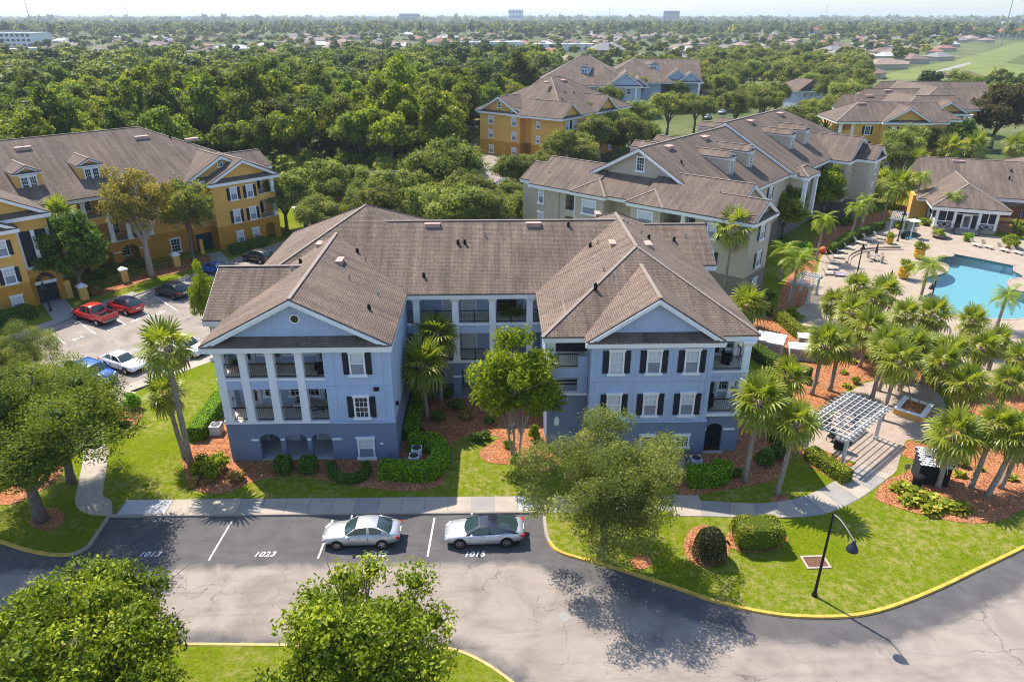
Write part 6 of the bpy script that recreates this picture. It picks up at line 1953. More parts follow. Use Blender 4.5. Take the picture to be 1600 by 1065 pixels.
BLP = [(27.86, 39.43), (28.48, 38.84), (29.06, 38.12), (29.66, 37.42), (30.53, 37.13), (27.73, 38.01), (28.58, 37.05)]
def big_leaf_mesh():
    rng = np.random.default_rng(77); V = []; T = []
    for k in range(46):
        a = k * 2.4; el = rng.uniform(.25, 1.1); L = rng.uniform(.45, .75)
        d = np.array((math.cos(a) * math.cos(el), math.sin(a) * math.cos(el), math.sin(el))); s = np.array((-math.sin(a), math.cos(a), 0)) * .15
        p = d * L * .45; m_ = d * L * .75 + np.array((0, 0, .03)); e = d * L + np.array((math.cos(a) * .12, math.sin(a) * .12, -.08))
        V += [(p, m_ - s, e, m_ + s)]; T.append(rng.uniform(.2, 1))
        V += [(np.zeros(3), p - s * .06, p, p + s * .06)]; T.append(.3)
    return quads_mesh('leaves', np.array(V, dtype=float), np.array(T), M['clip_leaf'])
BLM = big_leaf_mesh()
for (x, y) in BLP:
    for dx, dy in ((0, 0), (.45, .2)):
        o = place('broad_leaf_plant', BLM, None, (x + dx, y + dy, .12), (0, 0, x * 3 + dx)); o.scale = (1.05, 1.05, .95)
        tag(o, 'broad leaved green plant in the row edging the orange mulch bed', 'plant', 'broad leaved plants in front of the kiosk')

SG = 'small green plants on the palm bed mulch'
for i, (x, y) in enumerate([(27.34, 50.68), (32.01, 56.98), (33.88, 59.18), (35.63, 60.24), (31.07, 54.41), (28.52, 51.51), (26.42, 49.66), (33.08, 41.02), (35.04, 41.76), (36.59, 40.55), (33.18, 42.61), (38.66, 42.89), (25.19, 50.74), (24.95, 48.68), (36.19, 45.56), (38.10, 44.62)]):
    o = place('bedding_plant', BLM, None, (x, y, .12), (0, 0, i * 1.7)); k = .55 + .3 * ((i * 7) % 5) / 5; o.scale = (k, k, k)
    tag(o, 'small green plant sprouting from the orange mulch around the palms', 'plant', SG)

# ------------------------------------------------------------------ vehicles
def car_meshes(kind):
    """vehicle looking along +x, wheels on z = 0"""
    if kind == 'sedan':
        L, Wd, H, wb = 4.85, 1.84, 1.45, 2.78
        prof = [(-2.42, .62, .80), (-2.36, .46, .90), (-2.1, .34, 1.02), (-1.6, .24, 1.05), (-.9, .2, 1.0), (.2, .2, .98), (.85, .2, .97), (1.5, .24, .90), (2.05, .3, .80), (2.34, .36, .68), (2.43, .44, .56)]
        cab = [(.95, .97), (.18, 1.43), (-.95, 1.45), (-1.85, 1.05)]
    elif kind == 'sport':
        L, Wd, H, wb = 4.96, 1.96, 1.38, 2.9
        prof = [(-2.48, .60, .80), (-2.42, .44, .92), (-2.2, .34, 1.0), (-1.7, .24, 1.03), (-1.0, .18, .98), (.2, .17, .92), (.9, .17, .92), (1.5, .2, .88), (2.1, .26, .78), (2.38, .32, .64), (2.47, .40, .52)]
        cab = [(1.15, .90), (.2, 1.34), (-.7, 1.37), (-2.1, 1.0)]
    elif kind == 'suv':
        L, Wd, H, wb = 4.6, 1.86, 1.68, 2.7
        prof = [(-2.3, .55, .95), (-2.26, .42, 1.05), (-2.1, .32, 1.10), (-1.6, .26, 1.10), (-.9, .24, 1.08), (.2, .24, 1.06), (.9, .24, 1.05), (1.5, .28, 1.0), (1.95, .32, .92), (2.22, .38, .80), (2.3, .46, .66)]
        cab = [(1.0, 1.05), (.35, 1.62), (-1.5, 1.66), (-2.18, 1.10)]
    else:
        L, Wd, H, wb = 5.6, 1.98, 1.9, 3.5
        prof = [(-2.8, .62, .74), (-2.77, .55, .80), (-2.3, .5, .80), (-1.1, .45, .80), (-.98, .42, 1.13), (.2, .42, 1.13), (.9, .42, 1.14), (1.6, .44, 1.13), (2.3, .46, 1.08), (2.7, .5, .98), (2.8, .56, .8)]
        cab = [(1.2, 1.14), (.6, 1.82), (-.75, 1.86), (-.95, 1.13)]
    hw = Wd / 2
    out = {'wb': wb, 'hw': hw, 'L': L, 'kind': kind}
    mb = MB(); rings = []
    for i, (x, zb, zt) in enumerate(prof):
        e = abs(x) / (L / 2); w = hw * (1 - .16 * max(0, e - .55) / .45 - .10 * max(0, e - .93) / .07)
        rings.append([(x, -w * .86, zb), (x, -w * .985, zb + (zt - zb) * .28), (x, -w, zb + (zt - zb) * .62), (x, -w * .965, zb + (zt - zb) * .9), (x, -w * .86, zt), (x, -w * .4, zt + .035), (x, w * .4, zt + .035), (x, w * .86, zt), (x, w * .965, zb + (zt - zb) * .9), (x, w, zb + (zt - zb) * .62), (x, w * .985, zb + (zt - zb) * .28), (x, w * .86, zb)])
    n = 12
    for r in rings:
        mb.v += r
    for i in range(len(rings) - 1):
        for j in range(n):
            k = (j + 1) % n
            mb.f.append((i * n + j, (i + 1) * n + j, (i + 1) * n + k, i * n + k)); mb.mi.append(0)
    mb.f.append(tuple(range(n))); mb.mi.append(0)
    mb.f.append(tuple((len(rings) - 1) * n + n - 1 - j for j in range(n))); mb.mi.append(0)
    out['body'] = mb
    # greenhouse: glass all round, painted roof and pillars
    (xa, za), (xb, zb_), (xc, zc), (xd, zd) = cab
    wl, wt = hw * .86, hw * .66
    if kind in ('suv', 'pickup'): wt = hw * .72
    g_ = MB()
    # roof line as a smooth curve through the four corner points
    key = [(xa - .02, za - .02), (xb + (xa - xb) * .30, za + (zb_ - za) * .78), (xb - .06, zb_), ((xb + xc) / 2, max(zb_, zc) + .03), (xc + .06, zc), (xc + (xd - xc) * .42, zd + (zc - zd) * .68), (xd + .02, zd - .02)]
    line = []
    for i in range(len(key) - 1):
        p0, p1, p2, p3 = key[max(i - 1, 0)], key[i], key[i + 1], key[min(i + 2, len(key) - 1)]
        for k in range(3):
            u = k / 3
            line.append(tuple(.5 * (2 * p1[j] + (p2[j] - p0[j]) * u + (2 * p0[j] - 5 * p1[j] + 4 * p2[j] - p3[j]) * u * u + (3 * p1[j] - p0[j] - 3 * p2[j] + p3[j]) * u ** 3) for j in (0, 1)))
    line.append(key[-1])
    zmax = max(z for _, z in line)
    belt = lambda x: zd + (za - zd) * (x - xd) / (xa - xd)
    ws, rw, rf, sw = MB(), MB(), MB(), MB()
    def sect(x, z):
        f = max(0., min(1., (z - belt(x)) / (zmax - belt(x))))
        wr_ = wl * .97 + (wt - wl * .97) * f
        nose = .12 * (1 - f) if x > 0 else -.08 * (1 - f)
        top = [(x + nose * (1 - (c / .92) ** 2 * .9), wr_ * c, z + .05 * (1 - c * c) - (.02 if abs(c) > .9 else 0)) for c in (-.92, -.66, -.33, 0, .33, .66, .92)]
        return top, wr_
    S_ = [sect(x, z) for x, z in line]
    def add(mbx, q):
        mbx.poly(q)
    n6 = len(S_)
    for i in range(n6 - 1):
        t0, t1 = S_[i][0], S_[i + 1][0]
        tgt = ws if i < 5 else rf if i < 13 else rw
        for k in range(6):
            add(tgt, [t0[k], t0[k + 1], t1[k + 1], t1[k]])
        for sg, e in ((-1, 0), (1, 6)):
            x0, x1 = line[i][0], line[i + 1][0]
            y0, y1 = sg * S_[i][1], sg * S_[i + 1][1]
            a0, a1 = (x0, y0 * 1.0, line[i][1] - .03), (x1, y1 * 1.0, line[i + 1][1] - .03)
            add(rf, [t0[e], a0, a1, t1[e]])
            b0 = (x0, sg * wl * .985, belt(x0) - .02); b1 = (x1, sg * wl * .985, belt(x1) - .02)
            xm = (x0 + x1) / 2
            pillar = i < 1 or i > n6 - 4 or abs(xm - ((xb + xc) / 2 - .1)) < .07
            if i >= 3 and i <= n6 - 5:
                add(rf if abs(xm - ((xb + xc) / 2 - .1)) < .05 else sw, [b0, b1, a1, a0])
            else:
                add(sw if 1 <= i < 3 else rf, [b0, b1, a1, a0])
    for sg in (-1, 1):
        for q0, q1, wdt in ((line[0], line[5], .06), (line[-1], line[13], .10)):
            rf.beam((q0[0], sg * wl * .97, q0[1]), (q1[0], sg * wt * .99, q1[1] - .01), wdt, .045)
        xm = (xb + xc) / 2 - .1
        rf.beam((xm, sg * wl * .99, belt(xm)), (xm, sg * wt * 1.0, zmax - .05), .07, .03)
        rf.beam((xa, sg * wl * .99, za), (xd, sg * wl * .985, zd), .04, .05)
    out['windscreen'] = ws; out['rear_window'] = rw; out['roof_panel'] = rf; out['side_window'] = sw
    wr = .345 if kind in ('suv', 'pickup') else .33
    if kind == 'sport': wr = .36
    ty = MB(); prof_t = [(wr * .62, -.11), (wr * .95, -.115), (wr, -.07), (wr, .07), (wr * .95, .115), (wr * .62, .11)]
    ty.lathe(prof_t, 20)
    out['wheel'] = ty; out['wr'] = wr
    rm = MB(); rm.lathe([(wr * .64, -.06), (wr * .64, .118), (wr * .56, .118), (wr * .52, .06)], 20)
    for k in range(5):
        a = 2 * math.pi * k / 5
        rm.beam((.0, 0, .10), (math.cos(a) * wr * .6, math.sin(a) * wr * .6, .10), .085 if kind != 'sport' else .05, .03)
    rm.lathe([(.06, .06), (.06, .125)], 8)
    out['rim'] = rm
    hl = MB()
    xf = prof[-3][0]; zf = prof[-2][2]
    for_x = prof[-1][0]
    hl.hexa([(for_x - .34, 0, zf - .12), (for_x - .06, -.36, zf - .14), (for_x - .14, -.42, zf - .14), (for_x - .5, -.06, zf - .10), (for_x - .36, 0, zf + .06), (for_x - .09, -.36, zf + .0), (for_x - .16, -.42, zf + .0), (for_x - .52, -.06, zf + .08)])
    out['headlight'] = hl
    tl = MB(); xr = prof[0][0]; zr = prof[1][2]
    tl.hexa([(xr - .005, 0, zr - .22), (xr + .03, -.36, zr - .2), (xr + .12, -.36, zr - .2), (xr + .22, .03, zr - .22), (xr + .0, 0, zr - .04), (xr + .04, -.36, zr - .06), (xr + .12, -.36, zr - .04), (xr + .24, .03, zr - .05)])
    out['tail_light'] = tl
    mr = MB(); mr.obox(0, 0, 0, .12, .22, .13); out['mirror'] = mr
    hd = MB(); hd.obox(0, 0, 0, .2, .03, .035); out['door_handle'] = hd
    sm = MB()      # door gaps
    zt_ = prof[5][2]
    for sg in (-1, 1):
        for x in (xa - .28, (xb + xc) / 2 - .1, xd + .55):
            sm.box(x - .008, x + .008, sg * hw * 1.0 - .012, sg * hw * 1.0 + .006, .36, zt_ - .06)
    out['door_seam'] = sm
    bp = MB(); bp.box(prof[-1][0] - .12, prof[-1][0] - .0, -hw * .5, hw * .5, .34, .5); out['grille'] = bp
    pl = MB(); pl.box(prof[0][0] - .02, prof[0][0] + .02, -.26, .26, .72, .86); out['licence_plate'] = pl
    rg = MB()
    rg.box(-L / 2 + .35, L / 2 - .35, -hw * .9, hw * .9, .19, .3); out['underbody'] = rg
    return out

CARM = {}
def car(kind, name, x, y, rz, paint, label, cat='car', roof=None, glassroof=False, black_rim=False):
    if kind not in CARM:
        C_ = car_meshes(kind); CARM[kind] = C_
    C_ = CARM[kind]
    t = thing(name, label, cat, (x, y, 0.012), rz)
    hw, wb, wr, L = C_['hw'], C_['wb'], C_['wr'], C_['L']
    def mk(nm, key, m, **k):
        return place(nm, C_[key].mesh(nm, m, **k), t)
    if kind == 'pickup':
        b = C_['body']; body = mk('body', 'body', paint, smooth=True, uv=False)
        bed = MB()
        bed.box(-2.78, -1.0, -.975, -.84, .72, 1.24); bed.box(-2.78, -1.0, .84, .975, .72, 1.24); bed.box(-2.83, -2.72, -.975, .975, .68, 1.24)
        place('bed_wall', bed.mesh('bed_wall', paint), t)
        ln = MB(); ln.box(-2.72, -1.0, -.84, .84, .84, .87); place('bed_floor', ln.mesh('bed_floor', M['plastic_black']), t)
        rl = MB()
        for sg in (-1, 1): rl.box(-2.74, -1.0, sg * .865 - .08, sg * .865 + .08, 1.24, 1.265)
        rl.box(-2.8, -2.7, -.94, .94, 1.24, 1.265)
        place('bed_rail', rl.mesh('bed_rail', M['chrome']), t)
        bm = MB(); bm.box(-2.93, -2.78, -.9, .9, .5, .68); bm.box(2.72, 2.88, -.9, .9, .45, .65); place('bumper', bm.mesh('bumper', M['concrete_grey']), t)
    else:
        me = C_['body'].mesh('body', paint, smooth=True, uv=False)
        body = place('body', me, t)
    mk('windscreen', 'windscreen', M['car_glass'], smooth=True, uv=False); mk('rear_window', 'rear_window', M['car_glass'], smooth=True, uv=False)
    mk('roof_panel', 'roof_panel', roof or paint, smooth=True, uv=False); mk('side_window', 'side_window', M['car_glass'], uv=False)
    mk('door_seam', 'door_seam', M['plastic_black'], uv=False); mk('grille', 'grille', M['plastic_black'], uv=False); mk('licence_plate', 'licence_plate', M['white'], uv=False); mk('underbody', 'underbody', M['plastic_black'], uv=False)
    wm = C_['wheel'].mesh('wheel', M['rubber'], smooth=True, uv=False); rm = C_['rim'].mesh('rim', M['rim'], uv=False)
    well = MB(); well.lathe([(wr * 1.14, -.02), (wr * 1.14, .02)], 20); wem = well.mesh('wheel_arch', M['plastic_black'], uv=False)
    hm = C_['headlight'].mesh('headlight', M['lens_clear'], uv=False); tm = C_['tail_light'].mesh('tail_light', M['lens_red'], uv=False)
    mm = C_['mirror'].mesh('mirror', paint, uv=False); dm = C_['door_handle'].mesh('door_handle', M['chrome'], uv=False)
    for sx in (-1, 1):
        for sg in (-1, 1):
            wx = sx * wb / 2 + (.06 if kind != 'pickup' else .05)
            w_ = place('wheel', wm, t, (wx, sg * (hw - .10), wr), (R(-90) * sg, 0, 0)); place('rim', rm, w_)
            place('wheel_arch', wem, t, (wx, sg * (hw * .985), wr + .02), (R(90), 0, 0))
    xh = C_['body'].v[0]
    for sg in (-1, 1):
        h = place('headlight', hm, t, (.07, sg * hw * .84, .05)); h.scale = (1, sg if sg > 0 else -1, 1)
        h = place('tail_light', tm, t, (-.03, sg * hw * .86, 0)); h.scale = (1, sg if sg > 0 else -1, 1)
        place('mirror', mm, t, ((.78 if kind != 'pickup' else 1.05), sg * (hw + .07), 1.02 if kind in ('sedan', 'sport') else 1.2))
        for dx in (.05, -1.0):
            place('door_handle', dm, t, (dx, sg * (hw + .005), .86 if kind in ('sedan', 'sport') else .98))
    return t

P_ = {'silver': car_paint('silver_paint', (0.50, 0.51, 0.53), .55, .3), 'bluish': car_paint('cool_silver_paint', (0.50, 0.52, 0.56), .5, .3), 'white': car_paint('white_paint', (0.80, 0.80, 0.80)), 'red': car_paint('red_paint', (0.55, 0.012, 0.012)),
      'grey': car_paint('charcoal_paint', (0.035, 0.038, 0.05), .4), 'blue': car_paint('blue_paint', (0.01, 0.09, 0.42), .3), 'black': car_paint('black_paint', (0.012, 0.012, 0.014)), 'glassroof': glass_mat('panoramic_roof', (0.02, 0.022, 0.04), .04)}
(s1x, s1y), (s2x, s2y), (s3x, s3y), (s4x, s4y) = [(-10.01, 34.58), (-7.07, 34.50), (-2.46, 34.45), (0.68, 34.55)]
car('sedan', 'silver_sedan', (s1x + s2x) / 2, (s1y + s2y) / 2 + .82, R(180.5), P_['silver'], 'silver sedan parked at the kerb over the number 1033')
car('sport', 'silver_coupe', (s3x + s4x) / 2, (s3y + s4y) / 2 + .86, R(180.8), P_['bluish'], 'silver sports sedan with a black glass roof parked above the number 1015', roof=P_['glassroof'])
HD = LOT_RZ + R(90)
CP = [(-43.63, 71.67), (-41.50, 74.19), (-38.24, 78.90), (-35.07, 60.06), (-36.53, 57.77), (-30.37, 63.14), (-32.01, 91.72), (-36.28, 87.11)]
car('pickup', 'red_pickup_truck', CP[0][0], CP[0][1], HD, P_['red'], 'red pickup truck with an open bed in the far car park', 'pickup truck')
car('suv', 'red_crossover', CP[1][0], CP[1][1], HD, P_['red'], 'red crossover parked beside the red pickup truck', roof=P_['glassroof'])
car('suv', 'dark_crossover', CP[2][0], CP[2][1], HD, P_['grey'], 'dark grey crossover parked by the lawn across the car park')
car('sedan', 'white_sedan', CP[3][0], CP[3][1], HD + R(180), P_['white'], 'white sedan with its nose towards the near sidewalk of the car park')
car('suv', 'blue_car', CP[4][0], CP[4][1], HD + R(180), P_['blue'], 'bright blue car half hidden under the broad oak')
car('suv', 'white_crossover', CP[5][0], CP[5][1], HD + R(180), P_['white'], 'white car mostly hidden behind the tall palm head')
car('suv', 'black_car', CP[6][0], CP[6][1], HD, P_['black'], 'black car near the amber building stairs, behind the blue roof')
car('sedan', 'blue_sedan', CP[7][0], CP[7][1], HD, P_['blue'], 'bright blue sedan peeping out at the left gable roof edge')
(kx, ky), = [(-34.66, 42.45)]
car('sedan', 'grey_sedan', kx - .6, ky, R(70), P_['silver'], 'silver car tucked under the oaks at the left border')
BC = [(-1.37, 134.44), (2.10, 136.58), (5.91, 138.79), (-7.99, 118.02), (2.68, 109.63), (-31.89, 118.60), (68.75, 234.68), (77.38, 247.65)]
for (x, y), pc, lb in zip(BC, ('white', 'grey', 'silver', 'grey', 'black', 'white', 'silver', 'white'), ('white car in the gap between trees behind the blue building', 'dark grey car beside the white one behind the blue building', 'silver car below the trees left of the sand coloured building', 'dark car behind the blue ridge under the trees', 'black car just over the blue ridge near the sand coloured wall', 'pale car seen through the trees left of the pyramid roof', 'silver car on the back road beyond the trees', 'white car farther along the back road')):
    car('sedan', pc + '_car', x, y, R(40) if y < 150 else R(55), P_[pc], lb)

# ------------------------------------------------------------------ air conditioners, utility boxes
def condenser(x, y, label, s=.38, h=.72, rz=0.0, rnd=False, dark=False):
    t = thing('air_conditioner', label, 'air conditioner', (x, y, .12), rz)
    mb = MB()
    if rnd: mb.lathe([(s, 0), (s, h)], 18)
    else: mb.box(-s, s, -s, s, 0, h)
    place('casing', mb.mesh('casing', M['concrete_grey'] if dark else M['blind']), t)
    mb = MB(); mb.lathe([(s * .86, h), (s * .86, h + .02)], 20); place('fan_opening', mb.mesh('fan_opening', M['iron']), t)
    mb = MB()
    for r in (.35, .6, .85):
        mb.lathe([(s * r, h + .02), (s * r, h + .04), (s * r - .015, h + .04), (s * r - .015, h + .02)], 20)
    mb.lathe([(s * .16, h + .02), (s * .16, h + .05)], 10)
    for k in range(4):
        a = k * math.pi / 4; mb.beam((-s * .85 * math.cos(a), -s * .85 * math.sin(a), h + .03), (s * .85 * math.cos(a), s * .85 * math.sin(a), h + .03), .014, .014)
    place('grille', mb.mesh('grille', M['rim']), t)
    mb = MB(); mb.box(-s - .1, s + .1, -s - .1, s + .1, -.06, 0); place('pad', mb.mesh('pad', M['concrete_grey']), t)
AC = [(-6.02, 44.49), (-6.11, 43.49), (-7.06, 43.19), (-22.14, 48.09), (14.47, 42.67), (13.49, 42.53)]
condenser(*AC[0], 'air conditioner behind the bright hedge, rear one of the white pair')
condenser(*AC[1], 'air conditioner behind the bright hedge, front one of the white pair')
condenser(*AC[2], 'small grey air conditioner at the blue wall corner', .32, .6, rnd=True, dark=True)
condenser(*AC[3], 'beige air conditioner at the left end of the blue building', .42, .8)
condenser(*AC[4], 'air conditioner behind the hedge right of the front oak')
condenser(*AC[5], 'air conditioner partly behind the front oak foliage', dark=True)

def cabinet(x, y, sx, sy, h, rz, label, m='concrete_pale'):
    t = thing('utility_cabinet', label, 'utility box', (x, y, .12), rz)
    mb = MB(); mb.box(-sx / 2, sx / 2, -sy / 2, sy / 2, 0, h); place('casing', mb.mesh('casing', M[m]), t)
    mb = MB(); mb.box(-sx / 2 - .05, sx / 2 + .05, -sy / 2 - .05, sy / 2 + .05, h, h + .09); place('lid', mb.mesh('lid', M['white']), t)
    mb = MB()
    for k in range(5): mb.box(-sx / 2 + .15 + k * (sx - .3) / 5, -sx / 2 + .1 + (k + 1) * (sx - .3) / 5, -sy / 2 - .02, -sy / 2, h * .2, h * .8)
    place('louvre_panel', mb.mesh('louvre_panel', M['concrete_grey']), t)
UC = [(26.59, 62.93), (27.48, 62.02), (31.20, 62.52), (29.69, 60.39)]
cabinet(*UC[0], 1.4, 2.3, 1.1, R(-28), 'pale utility cabinet, left one of the two beside the blue eave')
cabinet(*UC[1], 1.4, 2.5, 1.2, R(-28), 'pale utility cabinet, right one of the two beside the blue eave')
cabinet(*UC[2], 2.6, 1.2, 1.2, R(-14), 'grey sided utility cabinet under the palms, rear one', 'concrete_grey')
cabinet(*UC[3], 3.0, 1.5, 1.1, R(-14), 'cream topped utility cabinet under the palms, front one')

# ------------------------------------------------------------------ pergola and grill patio
pc_ = [(27.19, 49.23), (29.91, 46.20), (25.22, 41.32), (23.22, 43.94), (25.07, 43.06)]
pa = Vector(pc_[0]); pb = Vector(pc_[1]); pcx = Vector(pc_[2]); pdx = Vector(pc_[3])
per_c = (pa + pb + pcx + pdx) / 4
per_rz = math.atan2((pb - pa + pcx - pdx).y, (pb - pa + pcx - pdx).x)
plen = ((pb - pa).length + (pcx - pdx).length) / 2; pdep = ((pa - pdx).length + (pb - pcx).length) / 2
M['pergola'] = plain('weathered_white_paint', (0.56, 0.56, 0.56), 0.7, 0.12, 3)
def make_pergola(x, y, rz, ln, dp, h, nr, npur, label, s=1.0):
    t = thing('pergola', label, 'pergola', (x, y, .1), rz)
    hl, hd = ln / 2, dp / 2
    for sx in (-1, 1):
        for sy in (-1, 1):
            mb = MB(); px_, py_ = sx * hl * .74, sy * hd * .86
            mb.box(px_ - .11, px_ + .11, py_ - .11, py_ + .11, 0, h - .1); mb.box(px_ - .16, px_ + .16, py_ - .16, py_ + .16, 0, .3)
            place('post', mb.mesh('post', M['pergola']), t)
    for sx in (-1, 1):
        for e in (-.13, .13):
            mb = MB(); mb.box(sx * hl * .74 + e - .03, sx * hl * .74 + e + .03, -hd - .2, hd + .2, h - .25, h - .02); place('beam', mb.mesh('beam', M['pergola']), t)
    rm = MB(); rm.box(-hl, hl, -.022, .022, h, h + .13); rme = rm.mesh('rafter', M['pergola'])
    for k in range(nr):
        place('rafter', rme, t, (0, -hd + dp * k / (nr - 1), 0))
    pm = MB(); pm.box(-.025, .025, -hd - .15, hd + .15, h + .163, h + .21); pme = pm.mesh('slat', M['pergola'])
    for k in range(npur):
        place('slat', pme, t, (-hl * .78 + 2 * hl * .78 * k / (npur - 1), 0, 0))
    return t
make_pergola(per_c.x, per_c.y, per_rz, plen * 1.02, pdep * .98, 2.65, 13, 8, 'white lattice pergola over the grill patio')
(gx, gy), = [(25.98, 44.65)]
gr = thing('grill', 'dark covered barbecue grill under the near edge of the pergola', 'grill', (gx, gy, .12), per_rz + .1)
mb = MB(); mb.box(-.35, .35, -.25, .25, .1, .8); place('cart', mb.mesh('cart', M['plastic_black']), gr)
mb = MB(); mb.vprism([(-.42, -.3 + .0, .8), (-.42, .3, .8), (-.42, .27, 1.0), (-.42, .1, 1.16), (-.42, -.12, 1.16), (-.42, -.28, 1.0)], (.84, 0, 0)); place('hood', mb.mesh('hood', M['concrete_grey']), gr)
mb = MB(); mb.box(-.85, -.42, -.25, .25, .78, .83); mb.box(.42, .85, -.25, .25, .78, .83); place('side_shelf', mb.mesh('side_shelf', M['plastic_black']), gr)
mb = MB(); mb.tube([(-.3, -.33, .98), (.3, -.33, .98)], .02, 6); place('handle', mb.mesh('handle', M['chrome']), gr)
for (u, lb) in zip([(25.85, 45.81), (28.60, 47.81), (26.22, 47.48)], ('dark patio chair in the shade at the left of the grill', 'dark patio chair under the middle of the pergola', 'dark patio chair near the left pergola post')):
    t = thing('patio_chair', lb, 'chair', (u[0], u[1], .12), per_rz)
    mb = MB(); mb.box(-.25, .25, -.25, .25, .4, .46); place('seat', mb.mesh('seat', M['plastic_black']), t)
    mb = MB(); mb.obox(0, .26, .72, .5, .05, .55, 0, R(-12)); place('backrest', mb.mesh('backrest', M['plastic_black']), t)
    for sx in (-1, 1):
        for sy in (-1, 1):
            mb = MB(); mb.box(sx * .22 - .02, sx * .22 + .02, sy * .22 - .02, sy * .22 + .02, 0, .4); place('leg', mb.mesh('leg', M['iron']), t)

# planter on the plaza
pq = [(32.33, 49.10), (33.90, 47.56), (35.37, 52.37), (36.69, 50.79), (32.82, 49.71), (34.16, 48.06)]
plc = (Vector(pq[0]) + Vector(pq[1]) + Vector(pq[2]) + Vector(pq[3])) / 4
prz = math.atan2(pq[1][1] - pq[0][1], pq[1][0] - pq[0][0])
pw = (Vector(pq[1]) - Vector(pq[0])).length; pdp = (Vector(pq[2]) - Vector(pq[0])).length * .62
t = thing('planter_box', 'amber planter box with a white coping on the paved plaza', 'planter', (plc.x, plc.y, .1), prz)
for nm, m, z0, z1, th, ov in (('planter_wall', 'orange', 0, .5, .3, 0), ('coping', 'white', .5, .58, .38, .05)):
    mb = MB(); a, b_ = pw / 2 + ov, pdp / 2 + ov
    mb.box(-a, a, -b_, -b_ + th, z0, z1); mb.box(-a, a, b_ - th, b_, z0, z1); mb.box(-a, -a + th, -b_ + th, b_ - th, z0, z1); mb.box(a - th, a, -b_ + th, b_ - th, z0, z1)
    place(nm, mb.mesh(nm, M[m]), t)
mb = MB(); mb.box(-pw / 2 + .3, pw / 2 - .3, -pdp / 2 + .3, pdp / 2 - .3, .2, .42); place('soil', mb.mesh('soil', M['mulch']), t)
for dx, tip, lb in ((-.15, (-.7, .5, 2.6), 'thin grey stake leaning left in the amber planter'), (.15, (1.5, .8, 2.7), 'thin stake with a dark lantern head leaning right in the amber planter')):
    s_ = thing('garden_torch', lb, 'garden torch', (plc.x + dx, plc.y, .5), 0)
    mb = MB(); mb.tube([(0, 0, 0), tip], .045, 6); place('stake', mb.mesh('stake', M['wood']), s_)
    if dx > 0:
        mb = MB(); e = Vector(tip); mb.lathe([(.05, 0), (.16, .16), (.18, .32), (.06, .45)], 10, tuple(e)); place('lantern_head', mb.mesh('lantern_head', M['plastic_black']), s_)

# kiosk with scalloped roof, trash bin, small sign
kq = [(29.64, 41.03), (30.39, 40.55)]
(kx, ky), (bx_, by_), (sx_, sy_), (k2x, k2y) = [(30.30, 40.56), (29.52, 39.97), (29.01, 40.89), (32.11, 41.60)]
t = thing('pool_kiosk', 'small dark kiosk with a white scalloped roof beside a palm', 'kiosk', (kx + .35, ky + .1, .12), R(-16))
mb = MB(); mb.box(-1.0, 1.0, -.75, .75, 0, 1.6); place('wall', mb.mesh('wall', M['shutter']), t)
mb = MB(); mb.hexa([(-1.12, -.9, 1.58), (1.12, -.9, 1.58), (1.12, .95, 1.95), (-1.12, .95, 1.95), (-1.12, -.9, 1.66), (1.12, -.9, 1.66), (1.12, .95, 2.03), (-1.12, .95, 2.03)]); place('roof', mb.mesh('roof', M['shutter']), t)
sc_ = MB()
sc_.vprism([(-.11, -.12, 0), (-.05, -.17, 0), (.05, -.17, 0), (.11, -.12, 0), (.10, -.02, .0), (-.10, -.02, .0)], (0, 0, .03))
scm = sc_.mesh('tile', M['white'])
for r_ in range(9):
    for c_ in range(9):
        xx = -1.0 + c_ * .25 + (.125 if r_ % 2 else 0)
        if xx < 1.05:
            yy = -.8 + r_ * .21
            place('tile', scm, t, (xx, yy, 1.672 + (yy + .9) * .2 + .005), (R(11.3), 0, 0))
mb = MB(); mb.obox(-.45, .25, 2.12, .5, .5, .36); place('roof_unit', mb.mesh('roof_unit', M['rim']), t)
mb = MB(); mb.box(-.9, .9, -.78, -.75, .1, 1.45); place('panel', mb.mesh('panel', M['plastic_black']), t)
t = thing('trash_bin', 'black round trash bin beside the dark kiosk', 'bin', (bx_ - .3, by_ - .25, .12))
mb = MB(); mb.lathe([(.3, 0), (.36, .8), (.38, .85)], 16); place('bin_body', mb.mesh('bin_body', M['plastic_black']), t)
mb = MB(); mb.lathe([(.39, .86), (.34, 1.0), (.2, 1.08)], 16); place('lid', mb.mesh('lid', M['plastic_black']), t)
t = thing('pathway_sign', 'small tan notice board on a post by the walkway', 'sign', (sx_, sy_, .12))
mb = MB(); mb.tube([(0, 0, 0), (0, 0, 1.1)], .025, 6); place('post', mb.mesh('post', M['concrete_grey']), t)
mb = MB(); mb.box(-.2, .2, -.04, -.005, .75, 1.2); place('board', mb.mesh('board', plain('tan_board', (.34, .28, .16), .7)), t)

